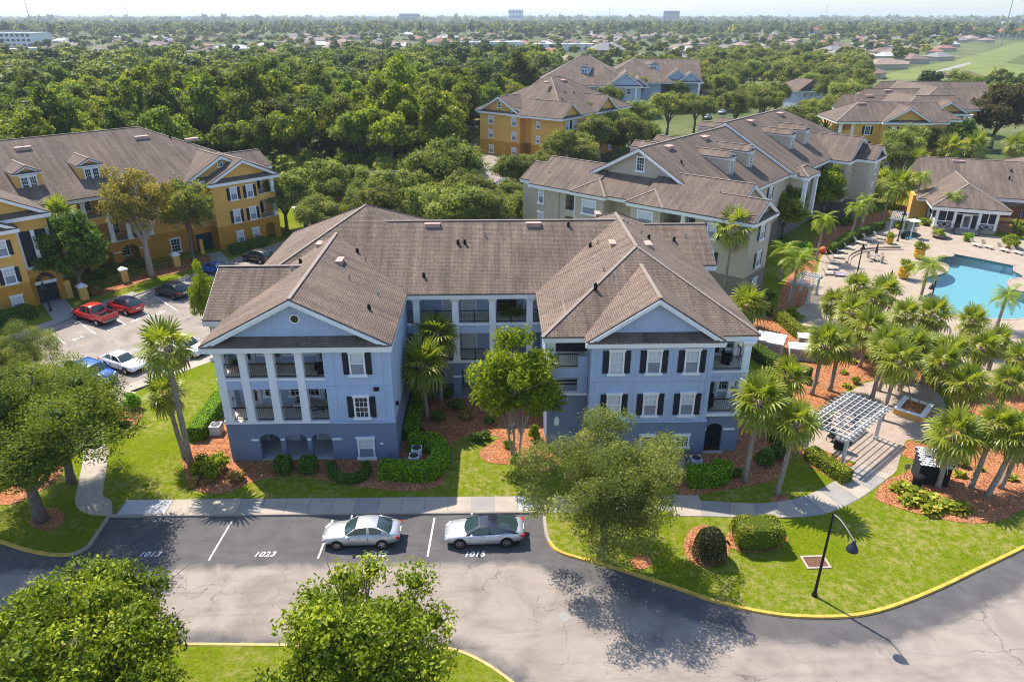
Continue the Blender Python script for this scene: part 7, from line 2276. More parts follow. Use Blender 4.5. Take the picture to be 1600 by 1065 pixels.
# ------------------------------------------------------------------ street lamps
def lamp(x, y, h, rz, label, arm=1.3, drop=1.3, s=1.0):
    t = thing('street_lamp', label, 'street lamp', (x, y, .1), rz)
    mb = MB(); mb.tube([(0, 0, 0), (0, 0, h)], [.085 * s, .06 * s], 10); mb.tube([(0, 0, h * .78), (0, 0, h * .78 + .12)], .09 * s, 10); place('pole', mb.mesh('pole', M['iron'], uv=False), t)
    mb = MB(); mb.lathe([(.17, 0), (.16, .12), (.1, .3), (.09, .5)], 10); place('base', mb.mesh('base', M['iron'], uv=False), t)
    mb = MB(); pts = []
    for k in range(13):
        u = k / 12
        pts.append((arm * u, 0, h - .06 + .16 * math.sin(u * math.pi) - drop * (3 * u * u - 2 * u ** 3)))
    mb.tube(pts, .032 * s, 7); place('arm', mb.mesh('arm', M['concrete_grey'], uv=False), t)
    mb = MB(); z = h - drop - .06
    mb.lathe([(.06, 0), (.09, -.08), (.10, -.16), (.13, -.22), (.26, -.42), (.30, -.55), (.31, -.62)], 16, (arm, 0, z)); place('lamp_shade', mb.mesh('lamp_shade', M['shutter'], uv=False), t)
    mb = MB(); mb.lathe([(.27, -.63), (.2, -.68), (.05, -.7)], 14, (arm, 0, z)); place('lens', mb.mesh('lens', M['lens_clear'], uv=False), t)
    return t
(lx, ly), = [(17.94, 29.91)]
lamp(lx, ly, 5.8, R(-77), 'black street lamp with a gooseneck arm on the front lawn', 1.75, .35, 1.0)
LP = [(45.83, 83.62), (58.92, 98.43), (75.62, 98.02), (48.45, 71.99), (-49.79, 74.20)]
lamp(*LP[0], 4.2, R(20), 'black lamp post standing on the pool deck by the curved step', .1, .05)
lamp(*LP[1], 4.6, R(20), 'black lamp post beside the spa', .1, .05)
lamp(*LP[2], 4.6, R(30), 'black lamp post by the round clubhouse shrubs', .5, .3)
lamp(*LP[3], 3.6, R(200), 'dark lamp post at the near pool edge in front of the water', .4, .3)
lamp(*LP[4], 3.4, R(180), 'black lamp post with a white globe near the amber entrance', .1, .05)
t = thing('storm_drain', 'rusty storm drain grate in a concrete frame on the front lawn', 'drain grate', ([(19.13, 32.57)][0][0], [(19.13, 32.57)][0][1], .1), .02)
mb = MB(); mb.box(-.75, .75, -.55, -.42, 0, .06); mb.box(-.75, .75, .42, .55, 0, .06); mb.box(-.75, -.62, -.42, .42, 0, .06); mb.box(.62, .75, -.42, .42, 0, .06); place('frame', mb.mesh('frame', M['concrete']), t)
rust = plain('rusty_iron', (.20, .10, .06), .8, .25, 5)
mb = MB()
for k in range(13): mb.box(-.6 + k * .1 - .028, -.6 + k * .1 + .028, -.42, .42, 0, .045)
mb.box(-.62, .62, -.03, .03, .0, .05)
place('grate', mb.mesh('grate', rust), t)
mb = MB(); mb.box(-.62, .62, -.42, .42, -.0, .012); place('pit_shade', mb.mesh('pit_shade', M['plastic_black']), t)  # black plate painted as the shade below the grate

# capped pillars and wire fence along the amber lawn
PIL = [(-46.05, 83.73), (-42.01, 89.55), (-47.96, 77.89)]
for (x, y), lb in zip(PIL, ('amber pillar with a white cap on the lawn, middle one', 'amber pillar with a white cap on the lawn, nearest the amber stairs', 'white capped pillar wrapped in bronze foliage near the amber entrance')):
    t = thing('garden_pillar', lb, 'pillar', (x, y, .1), R(45))
    mb = MB(); mb.box(-.4, .4, -.4, .4, 0, 1.5); place('shaft', mb.mesh('shaft', M['orange']), t)
    mb = MB(); mb.box(-.5, .5, -.5, .5, 1.5, 1.68); mb.hexa([(-.42, -.42, 1.68), (.42, -.42, 1.68), (.42, .42, 1.68), (-.42, .42, 1.68), (-.1, -.1, 1.95), (.1, -.1, 1.95), (.1, .1, 1.95), (-.1, .1, 1.95)]); place('cap', mb.mesh('cap', M['white']), t)
t = thing('wire_fence', 'low dark wire fence running between the white capped pillars', 'fence', (PIL[2][0], PIL[2][1], .1), 0)
for (xa, ya), (xb, yb) in ((PIL[2], PIL[0]), (PIL[0], PIL[1])):
    mb = MB()
    for z in (.3, .7, 1.1):
        mb.beam((xa - PIL[2][0], ya - PIL[2][1], z), (xb - PIL[2][0], yb - PIL[2][1], z), .03, .03)
    for k in range(14):
        u = k / 13; mb.box(xa + (xb - xa) * u - PIL[2][0] - .015, xa + (xb - xa) * u - PIL[2][0] + .015, ya + (yb - ya) * u - PIL[2][1] - .015, ya + (yb - ya) * u - PIL[2][1] + .015, 0, 1.15)
    place('fence_panel', mb.mesh('fence_panel', M['iron']), t)

# ------------------------------------------------------------------ pool furniture
tan = plain('tan_sling_fabric', (.45, .34, .24), .8, .1)
def lounger(x, y, rz, label, m=None, first=[None]):
    t = thing('sun_lounger', label, 'sun lounger', (x, y, .12), rz, 'sun loungers on the pool deck')
    m = m or tan
    if first[0] is None or m is not tan:
        mb = MB(); mb.obox(.35, 0, .34, 1.3, .62, .06); s_ = mb.mesh('seat', m)
        mb = MB(); mb.obox(-.56, 0, .62, .82, .62, .06, 0, 0, R(48)); b_ = mb.mesh('backrest', m)
        mb = MB()
        for sy in (-1, 1): mb.beam((-.4, sy * .33, .34), (1.0, sy * .33, .34), .05, .06)
        f_ = mb.mesh('frame', M['white'])
        mb = MB(); mb.box(-.025, .025, -.025, .025, 0, .34); l_ = mb.mesh('leg', M['white'])
        if m is tan: first[0] = (s_, b_, f_, l_)
        ms = (s_, b_, f_, l_)
    else:
        ms = first[0]
    place('seat', ms[0], t); place('backrest', ms[1], t); place('frame', ms[2], t)
    for sx in (-.3, .9):
        for sy in (-.33, .33):
            place('leg', ms[3], t, (sx, sy, 0))
    return t
LG = [(44.97, 88.75), (46.37, 90.91), (48.00, 93.16), (49.98, 94.90), (52.60, 97.30), (54.67, 98.86), (56.75, 99.79), (43.49, 86.17), (42.30, 84.20), (68.80, 95.97), (69.87, 95.02), (71.16, 93.48), (72.26, 92.28), (43.39, 83.68)]
purple = plain('purple_towel', (.22, .17, .42), .9, .1)
ANG = [-20, -20, -25, -35, -45, -50, -50, -12, -8, -75, -75, -75, -75, -15]
LBL = ['by the orange ball, third from the near end of the curved row', 'fourth from the near end of the curved row', 'fifth from the near end of the curved row', 'midway along the curved row', 'second last before the amber planter along the curve', 'last before the amber planter but one', 'closest to the amber planter on the curve', 'second from the near end of the curved row', 'beside the purple one in the curved row', 'nearest the porch steps on the far pool side', 'second from the porch steps on the far pool side', 'third from the porch steps on the far pool side', 'fourth from the porch steps on the far pool side', 'draped with a purple towel at the near end']
for (x, y), a, lb in zip(LG, ANG, LBL):
    lounger(x, y, R(a), 'tan sun lounger ' + lb if 'purple' not in lb or 'beside' in lb else 'sun lounger ' + lb, purple if 'draped' in lb else None)
(ox_, oy_), = [(45.47, 92.93)]
mb = MB(); mb.lathe([(.1, 0), (.42, .2), (.5, .5), (.42, .8), (.1, 1.0)], 14)
tag(place('beach_ball', mb.mesh('beach_ball', plain('orange_vinyl', (.6, .12, .04), .5), smooth=True), None, (ox_, oy_, .12)), 'round red orange float behind the curved row of loungers', 'float')
def patio_set(x, y, label, idx):
    t = thing('patio_table', 'round patio table with a closed brown umbrella, ' + label, 'table', (x, y, .12))
    mb = MB(); mb.lathe([(.58, .70), (.6, .74)], 18); place('table_top', mb.mesh('table_top', M['concrete_grey']), t)
    mb = MB(); mb.tube([(0, 0, 0), (0, 0, .7)], .05, 8); mb.lathe([(.28, 0), (.28, .05)], 12); place('pedestal', mb.mesh('pedestal', M['iron']), t)
    u = thing('patio_umbrella', 'closed brown umbrella standing in the table ' + label, 'umbrella', (x, y, .12))
    mb = MB(); mb.tube([(0, 0, .5), (0, 0, 2.6)], .025, 6); place('pole', mb.mesh('pole', M['concrete_grey']), u)
    mb = MB(); mb.lathe([(.20, 1.05), (.16, 1.5), (.11, 2.0), (.06, 2.45), (.02, 2.6)], 9); place('canopy', mb.mesh('canopy', plain('brown_canvas', (.06, .04, .045), .9)), u)
    for k, wd in enumerate(('left', 'front', 'right', 'back')):
        a = R(200 + 90 * k)
        c = thing('patio_chair', f'tan patio chair on the {wd} side of the table ' + label, 'chair', (x + math.cos(a) * .95, y + math.sin(a) * .95, .12), a + R(90))
        mb = MB(); mb.box(-.25, .25, -.25, .25, .42, .46); place('seat', mb.mesh('seat', tan), c)
        mb = MB(); mb.obox(0, -.26, .72, .5, .04, .5, 0, R(10)); place('backrest', mb.mesh('backrest', tan), c)
        mb = MB()
        for sx in (-1, 1): mb.box(sx * .24 - .02, sx * .24 + .02, -.26, .24, 0, .03); mb.box(sx * .24 - .02, sx * .24 + .02, -.26, -.22, 0, .65); mb.box(sx * .24 - .02, sx * .24 + .02, .2, .24, 0, .62)
        place('frame', mb.mesh('frame', M['white']), c)
PT = [(51.15, 89.69), (47.13, 78.31), (63.97, 99.61), (58.70, 72.89)]
patio_set(*PT[0], 'by the curved step', 0); patio_set(*PT[1], 'near the lower pool corner', 1)
def urn(x, y, label, s=1.0, plant=True):
    t = thing('planter_urn', label, 'planter', (x, y, .12)); t.scale = (s, s, s)
    mb = MB(); mb.lathe([(.35, 0), (.38, .1), (.5, .25), (.62, .55), (.6, .8), (.5, .95), (.62, 1.05), (.66, 1.12), (.55, 1.12), (.5, .98)], 18); place('urn', mb.mesh('urn', plain('amber_glaze', (.55, .30, .02), .4, .1), smooth=True), t)
    if plant:
        V, T, _, _ = crown_arrays(int(x * 7) + 3, .8, .8, .55, 1.5, 10, .4, 500, .28, core=.4, aspect=.3)
        place('foliage', quads_mesh('foliage', V, T, M['clip_leaf']), t)
UR = [(57.49, 90.36), (51.18, 82.53), (57.05, 97.20), (31.72, 66.41)]
urn(*UR[0], 'amber urn planter with a spiky plant on a plinth by the pool steps', 1.15)
urn(*UR[1], 'amber urn planter on the deck beside the leaning pool palm', 1.15)
urn(*UR[2], 'small amber planter at the end of the curved step', .8)
for (x, y), rr, nm, lb in ((UR[0], .8, 'plinth', 'pale square plinth below the amber urn by the pool steps'),):
    pass
cs = MB()
ARC = spline([(46.85, 88.71), (48.16, 91.15), (49.97, 93.11), (52.10, 94.54), (54.39, 95.09), (57.56, 95.32)], 5)
ARC2 = spline([(46.83, 87.91), (48.25, 90.59), (49.98, 92.39), (51.86, 93.66), (54.20, 94.34), (57.44, 94.41)], 5)
for ln, z in ((ARC, .36), (ARC2, .24)):
    for a, b_ in zip(ln[:-1], ln[1:]):
        cs.beam((*a, z - .06), (*b_, z - .06), .3, .14)
        cs.cur = 1; cs.beam((a[0] + .1, a[1] - .16, z - .06), (b_[0] + .1, b_[1] - .16, z - .06), .03, .12); cs.cur = 0
tag(cs.build('deck_step', [M['deck'], M['coping']]), 'curved double step crossing the pool deck', 'step')
for (x, y), rz, ln, dp, lb, h in (([(36.03, 76.25)][0], R(52), 5.2, 2.2, 'small white lattice shelter beside the pool deck palms', 2.3), ([(61.55, 103.78)][0], R(58), 5.4, 2.0, 'white trellis arbour over the path to the spa', 2.4)):
    make_pergola(x, y, rz, ln, dp, h, 10, 5, lb)
(x, y), = [(61.86, 100.33)]
t = thing('shade_canopy', 'small white star shaped canopy on a pole beside the spa', 'canopy', (x, y, .12))
mb = MB(); mb.tube([(0, 0, 0), (0, 0, 2.6)], .09, 8); place('pole', mb.mesh('pole', M['white']), t)
mb = MB()
for k in range(10):
    a0, a1 = R(36 * k), R(36 * (k + 1)); r0, r1 = (1.1, .75) if k % 2 == 0 else (.75, 1.1)
    mb.poly([(0, 0, 2.85), (math.cos(a0) * r0, math.sin(a0) * r0, 2.55), (math.cos(a1) * r1, math.sin(a1) * r1, 2.55)])
place('canopy', mb.mesh('canopy', M['blind']), t)
(x, y), = [(60.36, 99.70)]
t = thing('trash_bin', 'dark bin beside the spa edge', 'bin', (x, y, .12)); mb = MB(); mb.lathe([(.3, 0), (.33, .9), (.2, 1.0)], 12); place('bin_body', mb.mesh('bin_body', M['plastic_black']), t)
(x, y), = [(66.25, 100.22)]
t = thing('planter_bowl', 'wide low planter bowl with green plants below the porch steps', 'planter', (x, y, .12))
mb = MB(); mb.lathe([(.6, 0), (1.3, .45), (1.35, .55)], 16); place('bowl', mb.mesh('bowl', M['concrete_grey']), t)
V, T, _, _ = crown_arrays(5, 1.1, 1.1, .5, .8, 10, .4, 500, .28, core=.4); place('foliage', quads_mesh('foliage', V, T, M['lime_leaf']), t)
# balcony furniture on the left wing
def seat_thing(name, x, y, z, rz, label, m, cat='chair'):
    t = thing(name, label, cat, (x, y, z), rz)
    mb = MB(); mb.box(-.32, .32, -.3, .3, .3, .44); place('seat', mb.mesh('seat', m), t)
    mb = MB(); mb.obox(0, .3, .68, .64, .1, .6, 0, R(-10)); place('backrest', mb.mesh('backrest', m), t)
    mb = MB(); mb.box(-.4, -.32, -.3, .34, 0, .62); mb.box(.32, .4, -.3, .34, 0, .62); place('armrest', mb.mesh('armrest', m), t)
    return t
seat_thing('armchair', -14.7, 46.1, F2, 0, 'pale armchair with a dark cushion on the lower left balcony', M['blind'])
t = thing('cushion', 'dark cushion on the pale armchair of the lower left balcony', 'cushion', (-14.7, 46.2, F2 + .44), 0)
mb = MB(); mb.obox(0, .02, .25, .42, .14, .42, 0, R(-12)); place('cushion_pad', mb.mesh('cushion_pad', M['shutter']), t)
t = thing('hammock', 'tan hammock on a dark stand on the lower left balcony', 'hammock', (-12.95, 45.9, F2), R(12))
mb = MB()
for k in range(8):
    u0, u1 = k / 8, (k + 1) / 8
    z = lambda u: .95 - .42 * math.sin(math.pi * u)
    mb.hexa([(-.8 + 1.6 * u0, -.4, z(u0)), (-.8 + 1.6 * u1, -.4, z(u1)), (-.8 + 1.6 * u1, .4, z(u1)), (-.8 + 1.6 * u0, .4, z(u0)), (-.8 + 1.6 * u0, -.4, z(u0) + .04), (-.8 + 1.6 * u1, -.4, z(u1) + .04), (-.8 + 1.6 * u1, .4, z(u1) + .04), (-.8 + 1.6 * u0, .4, z(u0) + .04)])
place('sling', mb.mesh('sling', tan), t)
mb = MB(); mb.beam((-.8, 0, .95), (-.2, 0, .03), .05, .05); mb.beam((.8, 0, .95), (.2, 0, .03), .05, .05); mb.beam((-.8, 0, .03), (.8, 0, .03), .05, .05); mb.beam((0, -.5, .03), (0, .5, .03), .05, .05); place('stand', mb.mesh('stand', M['iron']), t)
seat_thing('lounge_chair', 16.9, 46.0, F3, R(60), 'black lounge chair on the upper right balcony', M['plastic_black'])
seat_thing('lounge_chair', 15.75, 45.7, F2, R(-40), 'black chair at the inner corner of the lower right balcony', M['plastic_black'])
seat_thing('lounge_chair', -12.6, 45.2, F3, R(-60), 'black chair at the inner corner of the upper left balcony', M['plastic_black'])
t = thing('potted_plant', 'potted plant at the outer corner of the upper left balcony', 'plant', (-18.6, 45.4, F3))
mb = MB(); mb.lathe([(.16, 0), (.24, .38)], 12); place('pot', mb.mesh('pot', M['vent']), t)
V, T, _, _ = crown_arrays(8, .3, .3, .35, .7, 6, .18, 220, .14, core=.4); place('foliage', quads_mesh('foliage', V, T, M['hedge_dark']), t)
t = thing('potted_plant', 'dry hanging plant in front of the upper left balcony window', 'plant', (-15.9, 45.9, F3))
mb = MB(); mb.lathe([(.16, 0), (.24, .38)], 12); place('pot', mb.mesh('pot', M['vent']), t)
V, T, _, _ = crown_arrays(9, .3, .3, .7, 1.1, 8, .2, 300, .16, core=.3); place('foliage', quads_mesh('foliage', V, T, M['brown_leaf']), t)

# ------------------------------------------------------------------ trees of the middle distance
for i, sd_ in enumerate((41, 42, 43)):
    tree_kind('mid%d' % i, sd_, 'mid_leaf', 3.4, .3, nb=8, rx=4.6, ry=4.6, rz=3.4, cz=6.2, nl=60, sub=1.15, n=14000, leaf=.32, core=.5, zmin=-.4, fill=(.35, .95))
tree_kind('sparse', 44, 'dry_leaf', 5.0, .34, 'bark_pale', nb=26, rx=4.2, ry=4.2, rz=4.6, cz=8.0, nl=60, sub=.95, n=8500, leaf=.32, core=0, zmin=-.4, fill=(.4, .98))
tree_kind('dense', 45, 'hedge_dark', 3.0, .3, nb=6, rx=4.0, ry=4.0, rz=4.6, cz=6.0, nl=55, sub=1.1, n=8000, leaf=.4, core=.6, zmin=-.6)
tree_kind('privet', 46, 'lime_leaf', 2.6, .25, nb=6, rx=3.2, ry=3.2, rz=3.8, cz=5.2, nl=50, sub=.95, n=8000, leaf=.36, core=.6, zmin=-.6)
M['bronze_leaf'] = leaf_mat('bronze_leaves', [(0.0, (0.03, 0.03, 0.01)), (0.5, (0.085, 0.075, 0.022)), (1.0, (0.20, 0.15, 0.05))], 0.25)
tree_kind('bronze', 47, 'bronze_leaf', 3.0, .3, nb=6, rx=4.5, ry=4.5, rz=4.6, cz=6.0, nl=55, sub=1.2, n=7000, leaf=.45, core=.6, zmin=-.5)
SP = [(-43.62, 85.57), (-40.64, 91.66), (-48.84, 79.15)]
tree('sparse', 'thinning_tree', SP[0][0], SP[0][1], 'pale thinning tree with many bare twigs before the amber building', s=(1.1, 1.1, 1.12))
tree('mid1', 'street_tree', SP[1][0], SP[1][1], 'bushy green tree right of the thinning one at the amber wall', s=(.8, .8, 1.15))
tree('dense', 'street_tree', SP[2][0], SP[2][1], 'dark leafy tree with pale forked stems by the amber entrance', s=(.95, .95, 1.0))
MT = [(-29.48, 107.75), (-23.30, 105.85), (-18.86, 99.05), (-24.27, 96.82), (-8.29, 111.35), (-10.49, 96.79), (-5.65, 93.81), (-1.87, 94.30), (2.69, 110.13), (5.52, 102.56), (7.53, 99.97), (12.76, 144.07), (17.34, 147.04), (8.21, 132.04), (23.29, 167.27), (30.26, 175.79), (38.00, 190.39), (47.38, 198.46), (56.39, 204.16), (35.10, 166.98), (27.33, 164.30)]
MS = [1.0, 1.15, .85, .8, 1.35, .95, 1.05, .95, .7, .75, .6, 1.0, .9, .8, .9, 1.05, 1.1, 1.2, 1.15, .85, .7]
ML = ['olive tree beside the right end of the amber building', 'broad olive tree left of the pyramid shaped blue roof', 'olive tree behind the pyramid shaped blue roof', 'low olive tree over the car park left of the blue ridge', 'tall feathery grey green tree before the dark wood edge', 'bushy tree behind the blue ridge, left one', 'bushy tree behind the blue ridge, middle one', 'bushy tree behind the blue ridge, right one', 'small yellowish tree by the gap with parked cars', 'sparse tree at the left end of the sand coloured building', 'low tree against the sand coloured end wall', 'rounded tree between the sand and amber buildings', 'rounded tree close to the amber gable corner', 'bright tree left of the sand coloured roof end', 'tree at the amber gable wall', 'olive street tree right of the amber gables', 'olive street tree beyond the amber gables, middle', 'olive street tree before the pale blue building', 'olive street tree by the back road bend', 'lower street tree left of the back road', 'small tree above the sand coloured dormers']
for i, ((x, y), s, lb) in enumerate(zip(MT, MS, ML)):
    tree('mid%d' % (i % 3), 'street_tree', x, y, lb, s=s, rz=i * 1.3)
XT = [(-14.97, 96.39), (-13.42, 101.71), (-3.51, 100.66), (-0.13, 101.15), (23.62, 175.96), (23.26, 158.09), (30.22, 160.36), (16.57, 174.43), (18.19, 142.43), (-32.13, 106.58), (4.27, 121.14)]
XL = ['tree directly behind the right slope of the pyramid roof', 'tall tree between the pyramid roof and the low garage', 'tall tree behind the blue ridge near the parked cars', 'tree right of the parked cars behind the blue ridge', 'large street tree at the right side of the amber gables', 'street tree below the right amber gable', 'street tree by the left end of the back road', 'tree in front of the second amber gable', 'low tree at the left slope of the sand coloured roof', 'olive tree at the amber end balcony', 'tree at the foot of the left amber bay beyond the woods edge']
for i, ((x, y), lb) in enumerate(zip(XT, XL)):
    tree('mid%d' % (i % 3), 'street_tree', x, y, lb, s=(1.0, 1.1, 1.05, .8, 1.25, 1.1, 1.1, .85, .75, .9, .95)[i], rz=i * 2.1)
RT = [([(42.45, 100.11)], 'privet', .92, 'rounded bright green tree beside the sand coloured gable'), ([(52.53, 109.86)], 'privet', 1.05, 'taller rounded green tree before the sand coloured porch'), ([(83.82, 145.26)], 'mid0', 1.08, 'wide olive tree in front of the amber row at the right'), ([(123.19, 175.83)], 'bronze', 1.5, 'large bronze leaved tree at the right border'),
      ([(105.98, 162.38)], 'dense', .9, 'dark tree left of the bronze leaved one'), ([(86.10, 188.25)], 'mid1', 1.25, 'olive tree left of the amber row'), ([(74.73, 176.60)], 'mid2', 1.1, 'olive tree behind the far sand coloured roof'), ([(82.35, 165.82)], 'mid1', 1.0, 'olive tree at the white columned corner of the amber row'), ([(94.84, 154.09)], 'mid2', .9, 'olive tree above the clubhouse ridge'), ([(70.01, 133.29)], 'mid0', .7, 'olive tree right of the far sand coloured gable'), ([(77.74, 138.29)], 'mid2', .8, 'low olive tree between sand coloured building and clubhouse'), ([(68.91, 208.53)], 'mid0', 1.2, 'tree right of the back road'), ([(85.46, 234.85)], 'mid1', 1.2, 'tree behind the sand coloured far ridge'), ([(54.25, 173.50)], 'privet', .6, 'small bright tree by the back road')]
for (pp, k, s, lb) in RT:
    tree(k, 'street_tree', pp[0][0], pp[0][1], lb, s=s, rz=pp[0][0])
for (pp, lb, s, h) in [([(82.78, 138.17)], 'yellow green palm behind the clubhouse roof, left one', 1.5, 4.5), ([(94.63, 147.80)], 'yellow green palm behind the clubhouse roof, middle one', 1.6, 5), ([(101.89, 150.71)], 'yellow green palm behind the clubhouse roof, right one', 1.6, 5), ([(165.05, 243.07)], 'palm group member above the bronze tree', 1.8, 8), ([(68.00, 117.35)], 'palm at the left clubhouse corner, taller one', 1.5, 4.2), ([(66.92, 121.34)], 'palm at the left clubhouse corner, lower one', 1.4, 3.6), ([(61.71, 117.51)], 'palm by the sand coloured far gable', 1.4, 4.0), ([(112.86, 153.13)], 'palm above the clubhouse ridge at the right border', 1.5, 4.6)]:
    palm(pp[0][0], pp[0][1], h, lb, None, (.2, .1), s=s, n=22)

# ------------------------------------------------------------------ the wood
rng = np.random.default_rng(4)
VAR = []
for i in range(6):
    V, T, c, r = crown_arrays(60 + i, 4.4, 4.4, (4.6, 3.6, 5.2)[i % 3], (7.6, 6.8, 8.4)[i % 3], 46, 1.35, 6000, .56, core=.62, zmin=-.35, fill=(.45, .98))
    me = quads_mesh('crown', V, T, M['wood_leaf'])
    tm = trunk_mb(np.random.default_rng(i), 5.0, .26, c, 5).mesh('trunk', M['bark'], smooth=True, uv=False)
    VAR.append((tm, me))
WOOD = [(-150, 70), (-96, 98), (-76, 122), (-54, 146), (-38, 150), (-26, 140), (-8, 142), (-4, 150), (-14, 172), (4, 212), (14, 250), (8, 330), (40, 430), (20, 480), (-120, 470), (-330, 430), (-330, 200)]
st = 7.6
gx, gy = np.meshgrid(np.arange(-330, 60, st), np.arange(70, 500, st), indexing='ij')
pts = np.c_[gx.ravel(), gy.ravel()] + rng.uniform(-2.9, 2.9, (gx.size, 2))
pts = pts[in_poly(pts, WOOD)]
# only what the picture can see (a margin to both sides)
ang = np.abs(np.arctan2(pts[:, 0], pts[:, 1]) - R(1.4))
pts = pts[ang < R(42)]
pts = pts[np.argsort(np.hypot(pts[:, 0], pts[:, 1]))]
near_n = 285
for i in range(min(near_n, len(pts))):
    x, y = pts[i]
    s = rng.uniform(.8, 1.25); h = s * rng.uniform(.85, 1.25)
    t = thing('woodland_tree', 'leafy tree in the dense wood behind the apartment buildings', 'tree', (x, y, 0), rng.uniform(0, 6.28), 'trees of the wood behind the buildings')
    t.scale = (s, s, h)
    tm, cm = VAR[int(rng.integers(6))]
    place('trunk', tm, t); place('crown', cm, t)

def low_crown(seed, n, leaf, rx=4.6, rz=4.0, cz=6.2, nl=16, sub=1.9):
    V, T, _, _ = crown_arrays(seed, rx, rx, rz, cz, nl, sub, n, leaf, core=.75, zmin=-.3, fill=(.4, .9))
    return V, T
def mass(name, places, templ, mat_, scale=(.8, 1.3), tint_spread=.35, seed=1):
    """many like crowns as one mesh"""
    rg = np.random.default_rng(seed)
    Vs, Ts = [], []
    pick = rg.integers(len(templ), size=len(places))
    for k, (V, T) in enumerate(templ):
        q = places[pick == k]
        if not len(q): continue
        a = rg.uniform(0, 2 * math.pi, len(q)); s = rg.uniform(*scale, len(q)); sz = s * rg.uniform(.8, 1.25, len(q))
        ca, sa = np.cos(a) * s, np.sin(a) * s
        X = V[None, ..., 0] * ca[:, None, None] - V[None, ..., 1] * sa[:, None, None] + q[:, 0, None, None]
        Y = V[None, ..., 0] * sa[:, None, None] + V[None, ..., 1] * ca[:, None, None] + q[:, 1, None, None]
        Z = V[None, ..., 2] * sz[:, None, None] + np.zeros_like(X)
        Vs.append(np.stack((X, Y, Z), -1).reshape(-1, 4, 3))
        Ts.append(np.clip(T[None] * .65 + rg.uniform(-tint_spread, tint_spread, len(q))[:, None] + .15, 0, 1).ravel())
    o = place(name, quads_mesh(name, np.concatenate(Vs), np.concatenate(Ts), mat_))
    o['kind'] = 'stuff'
    return o
M['wood_far'] = leaf_mat('woodland_leaves_far', [(0.0, (0.036, 0.061, 0.007)), (0.35, (0.115, 0.161, 0.014)), (0.7, (0.232, 0.277, 0.023)), (1.0, (0.411, 0.393, 0.039))], 0.25)
mass('distant_woodland', pts[near_n:], [low_crown(70 + i, 700, 1.0) for i in range(4)], M['wood_far'], seed=2)

ug = pts[: 420] + rng.uniform(-4, 4, (420, 2))
ug = np.concatenate((ug, np.array([(-52 + 1.6 * i, 147 + 2.2 * math.sin(i * 1.7)) for i in range(30)]), np.array([(-100 + 1.9 * i, 104 + 1.75 * i + 2 * math.sin(i * 2.1)) for i in range(25)])))
mass('undergrowth', ug, [low_crown(75 + i, 260, .8, rx=3.0, rz=1.8, cz=1.6, nl=12, sub=1.2) for i in range(3)], M['wood_far'], (.8, 1.4), seed=6)

# ------------------------------------------------------------------ suburb to the horizon
def scatter(n, d0, d1, half=40, seed=0, power=1.0):
    rg = np.random.default_rng(seed)
    d = d0 + (d1 - d0) * rg.uniform(0, 1, n) ** power; a = R(1.4) + rg.uniform(-R(half), R(half), n)
    return np.c_[np.sin(a) * d, np.cos(a) * d]
FIELD = [(182.24, 366.74), (241.63, 445.96), (307.42, 527.39), (401.75, 644.15), (621.72, 925.59), (1200.52, 1630.12), (924.27, 1143.41), (319.88, 386.97), (258.01, 376.34), (222.02, 377.22)]
CAMPUS = [(-30, 60), (15, 150), (-10, 180), (10, 235), (60, 300), (110, 215), (150, 245), (180, 160), (130, 90), (40, 60)]
HOUSE_P = []
hp_ = scatter(1600, 430, 1450, 38, 8, 1.15)
hp_ = hp_[~in_poly(hp_, FIELD)]; hp_ = hp_[~in_poly(hp_, WOOD)]
keep_h = []
for p in hp_:
    if p[0] < -20 and np.hypot(*p) < 560: continue
    if all(np.hypot(*(p - q)) > 23 for q in keep_h):
        keep_h.append(p)
    if len(keep_h) >= 290: break
HOUSE_P = np.array(keep_h)
roofc = [plain('far_roof_grey', (.21, .205, .205), .9, .1), plain('far_roof_tan', (.27, .20, .16), .9, .1), plain('far_roof_brown', (.17, .12, .10), .9, .1), plain('far_roof_terracotta', (.26, .135, .10), .9, .1), plain('far_roof_white', (.42, .42, .42), .8, .05)]
rl_ = ['grey', 'tan', 'brown', 'terracotta', 'white']
HM = {}
def house_meshes(k, w, d):
    if (k, w, d) in HM: return HM[(k, w, d)]
    mb = MB(); mb.box(-w / 2, w / 2, -d / 2, d / 2, 0, 2.9); wl = mb.mesh('wall', M['beige'])
    mb = MB(); hw = d / 2 + .6; a = w / 2 + .6; zr = 2.9 + hw * .42
    mb.poly([(-a, -hw, 2.9), (a, -hw, 2.9), (a - hw, 0, zr), (-a + hw, 0, zr)]); mb.poly([(a, hw, 2.9), (-a, hw, 2.9), (-a + hw, 0, zr), (a - hw, 0, zr)])
    mb.poly([(a, -hw, 2.9), (a, hw, 2.9), (a - hw, 0, zr)]); mb.poly([(-a, hw, 2.9), (-a, -hw, 2.9), (-a + hw, 0, zr)]); mb.poly([(-a, hw, 2.88), (a, hw, 2.88), (a, -hw, 2.88), (-a, -hw, 2.88)])
    HM[(k, w, d)] = (wl, mb.mesh('roof', roofc[k]))
    return HM[(k, w, d)]
for i, (x, y) in enumerate(HOUSE_P):
    k = int(rng.choice(5, p=(.3, .27, .2, .13, .1)))
    a, b_ = house_meshes(k, (19, 23, 17)[i % 3], (13, 14, 12)[i % 3])
    t = thing('suburban_house', 'distant single storey house with a %s hipped roof among suburb trees' % rl_[k], 'house', (x, y, 0), rng.choice((0, .4, 1.57, .9)) + rng.uniform(-.1, .1), 'distant suburban houses with %s roofs' % rl_[k])
    place('wall', a, t); place('roof', b_, t)
def clear_of(P, d, box=HOUSE_P):
    out = np.ones(len(P), bool)
    for h in box:
        out &= np.hypot(P[:, 0] - h[0], P[:, 1] - h[1]) > d
    return out
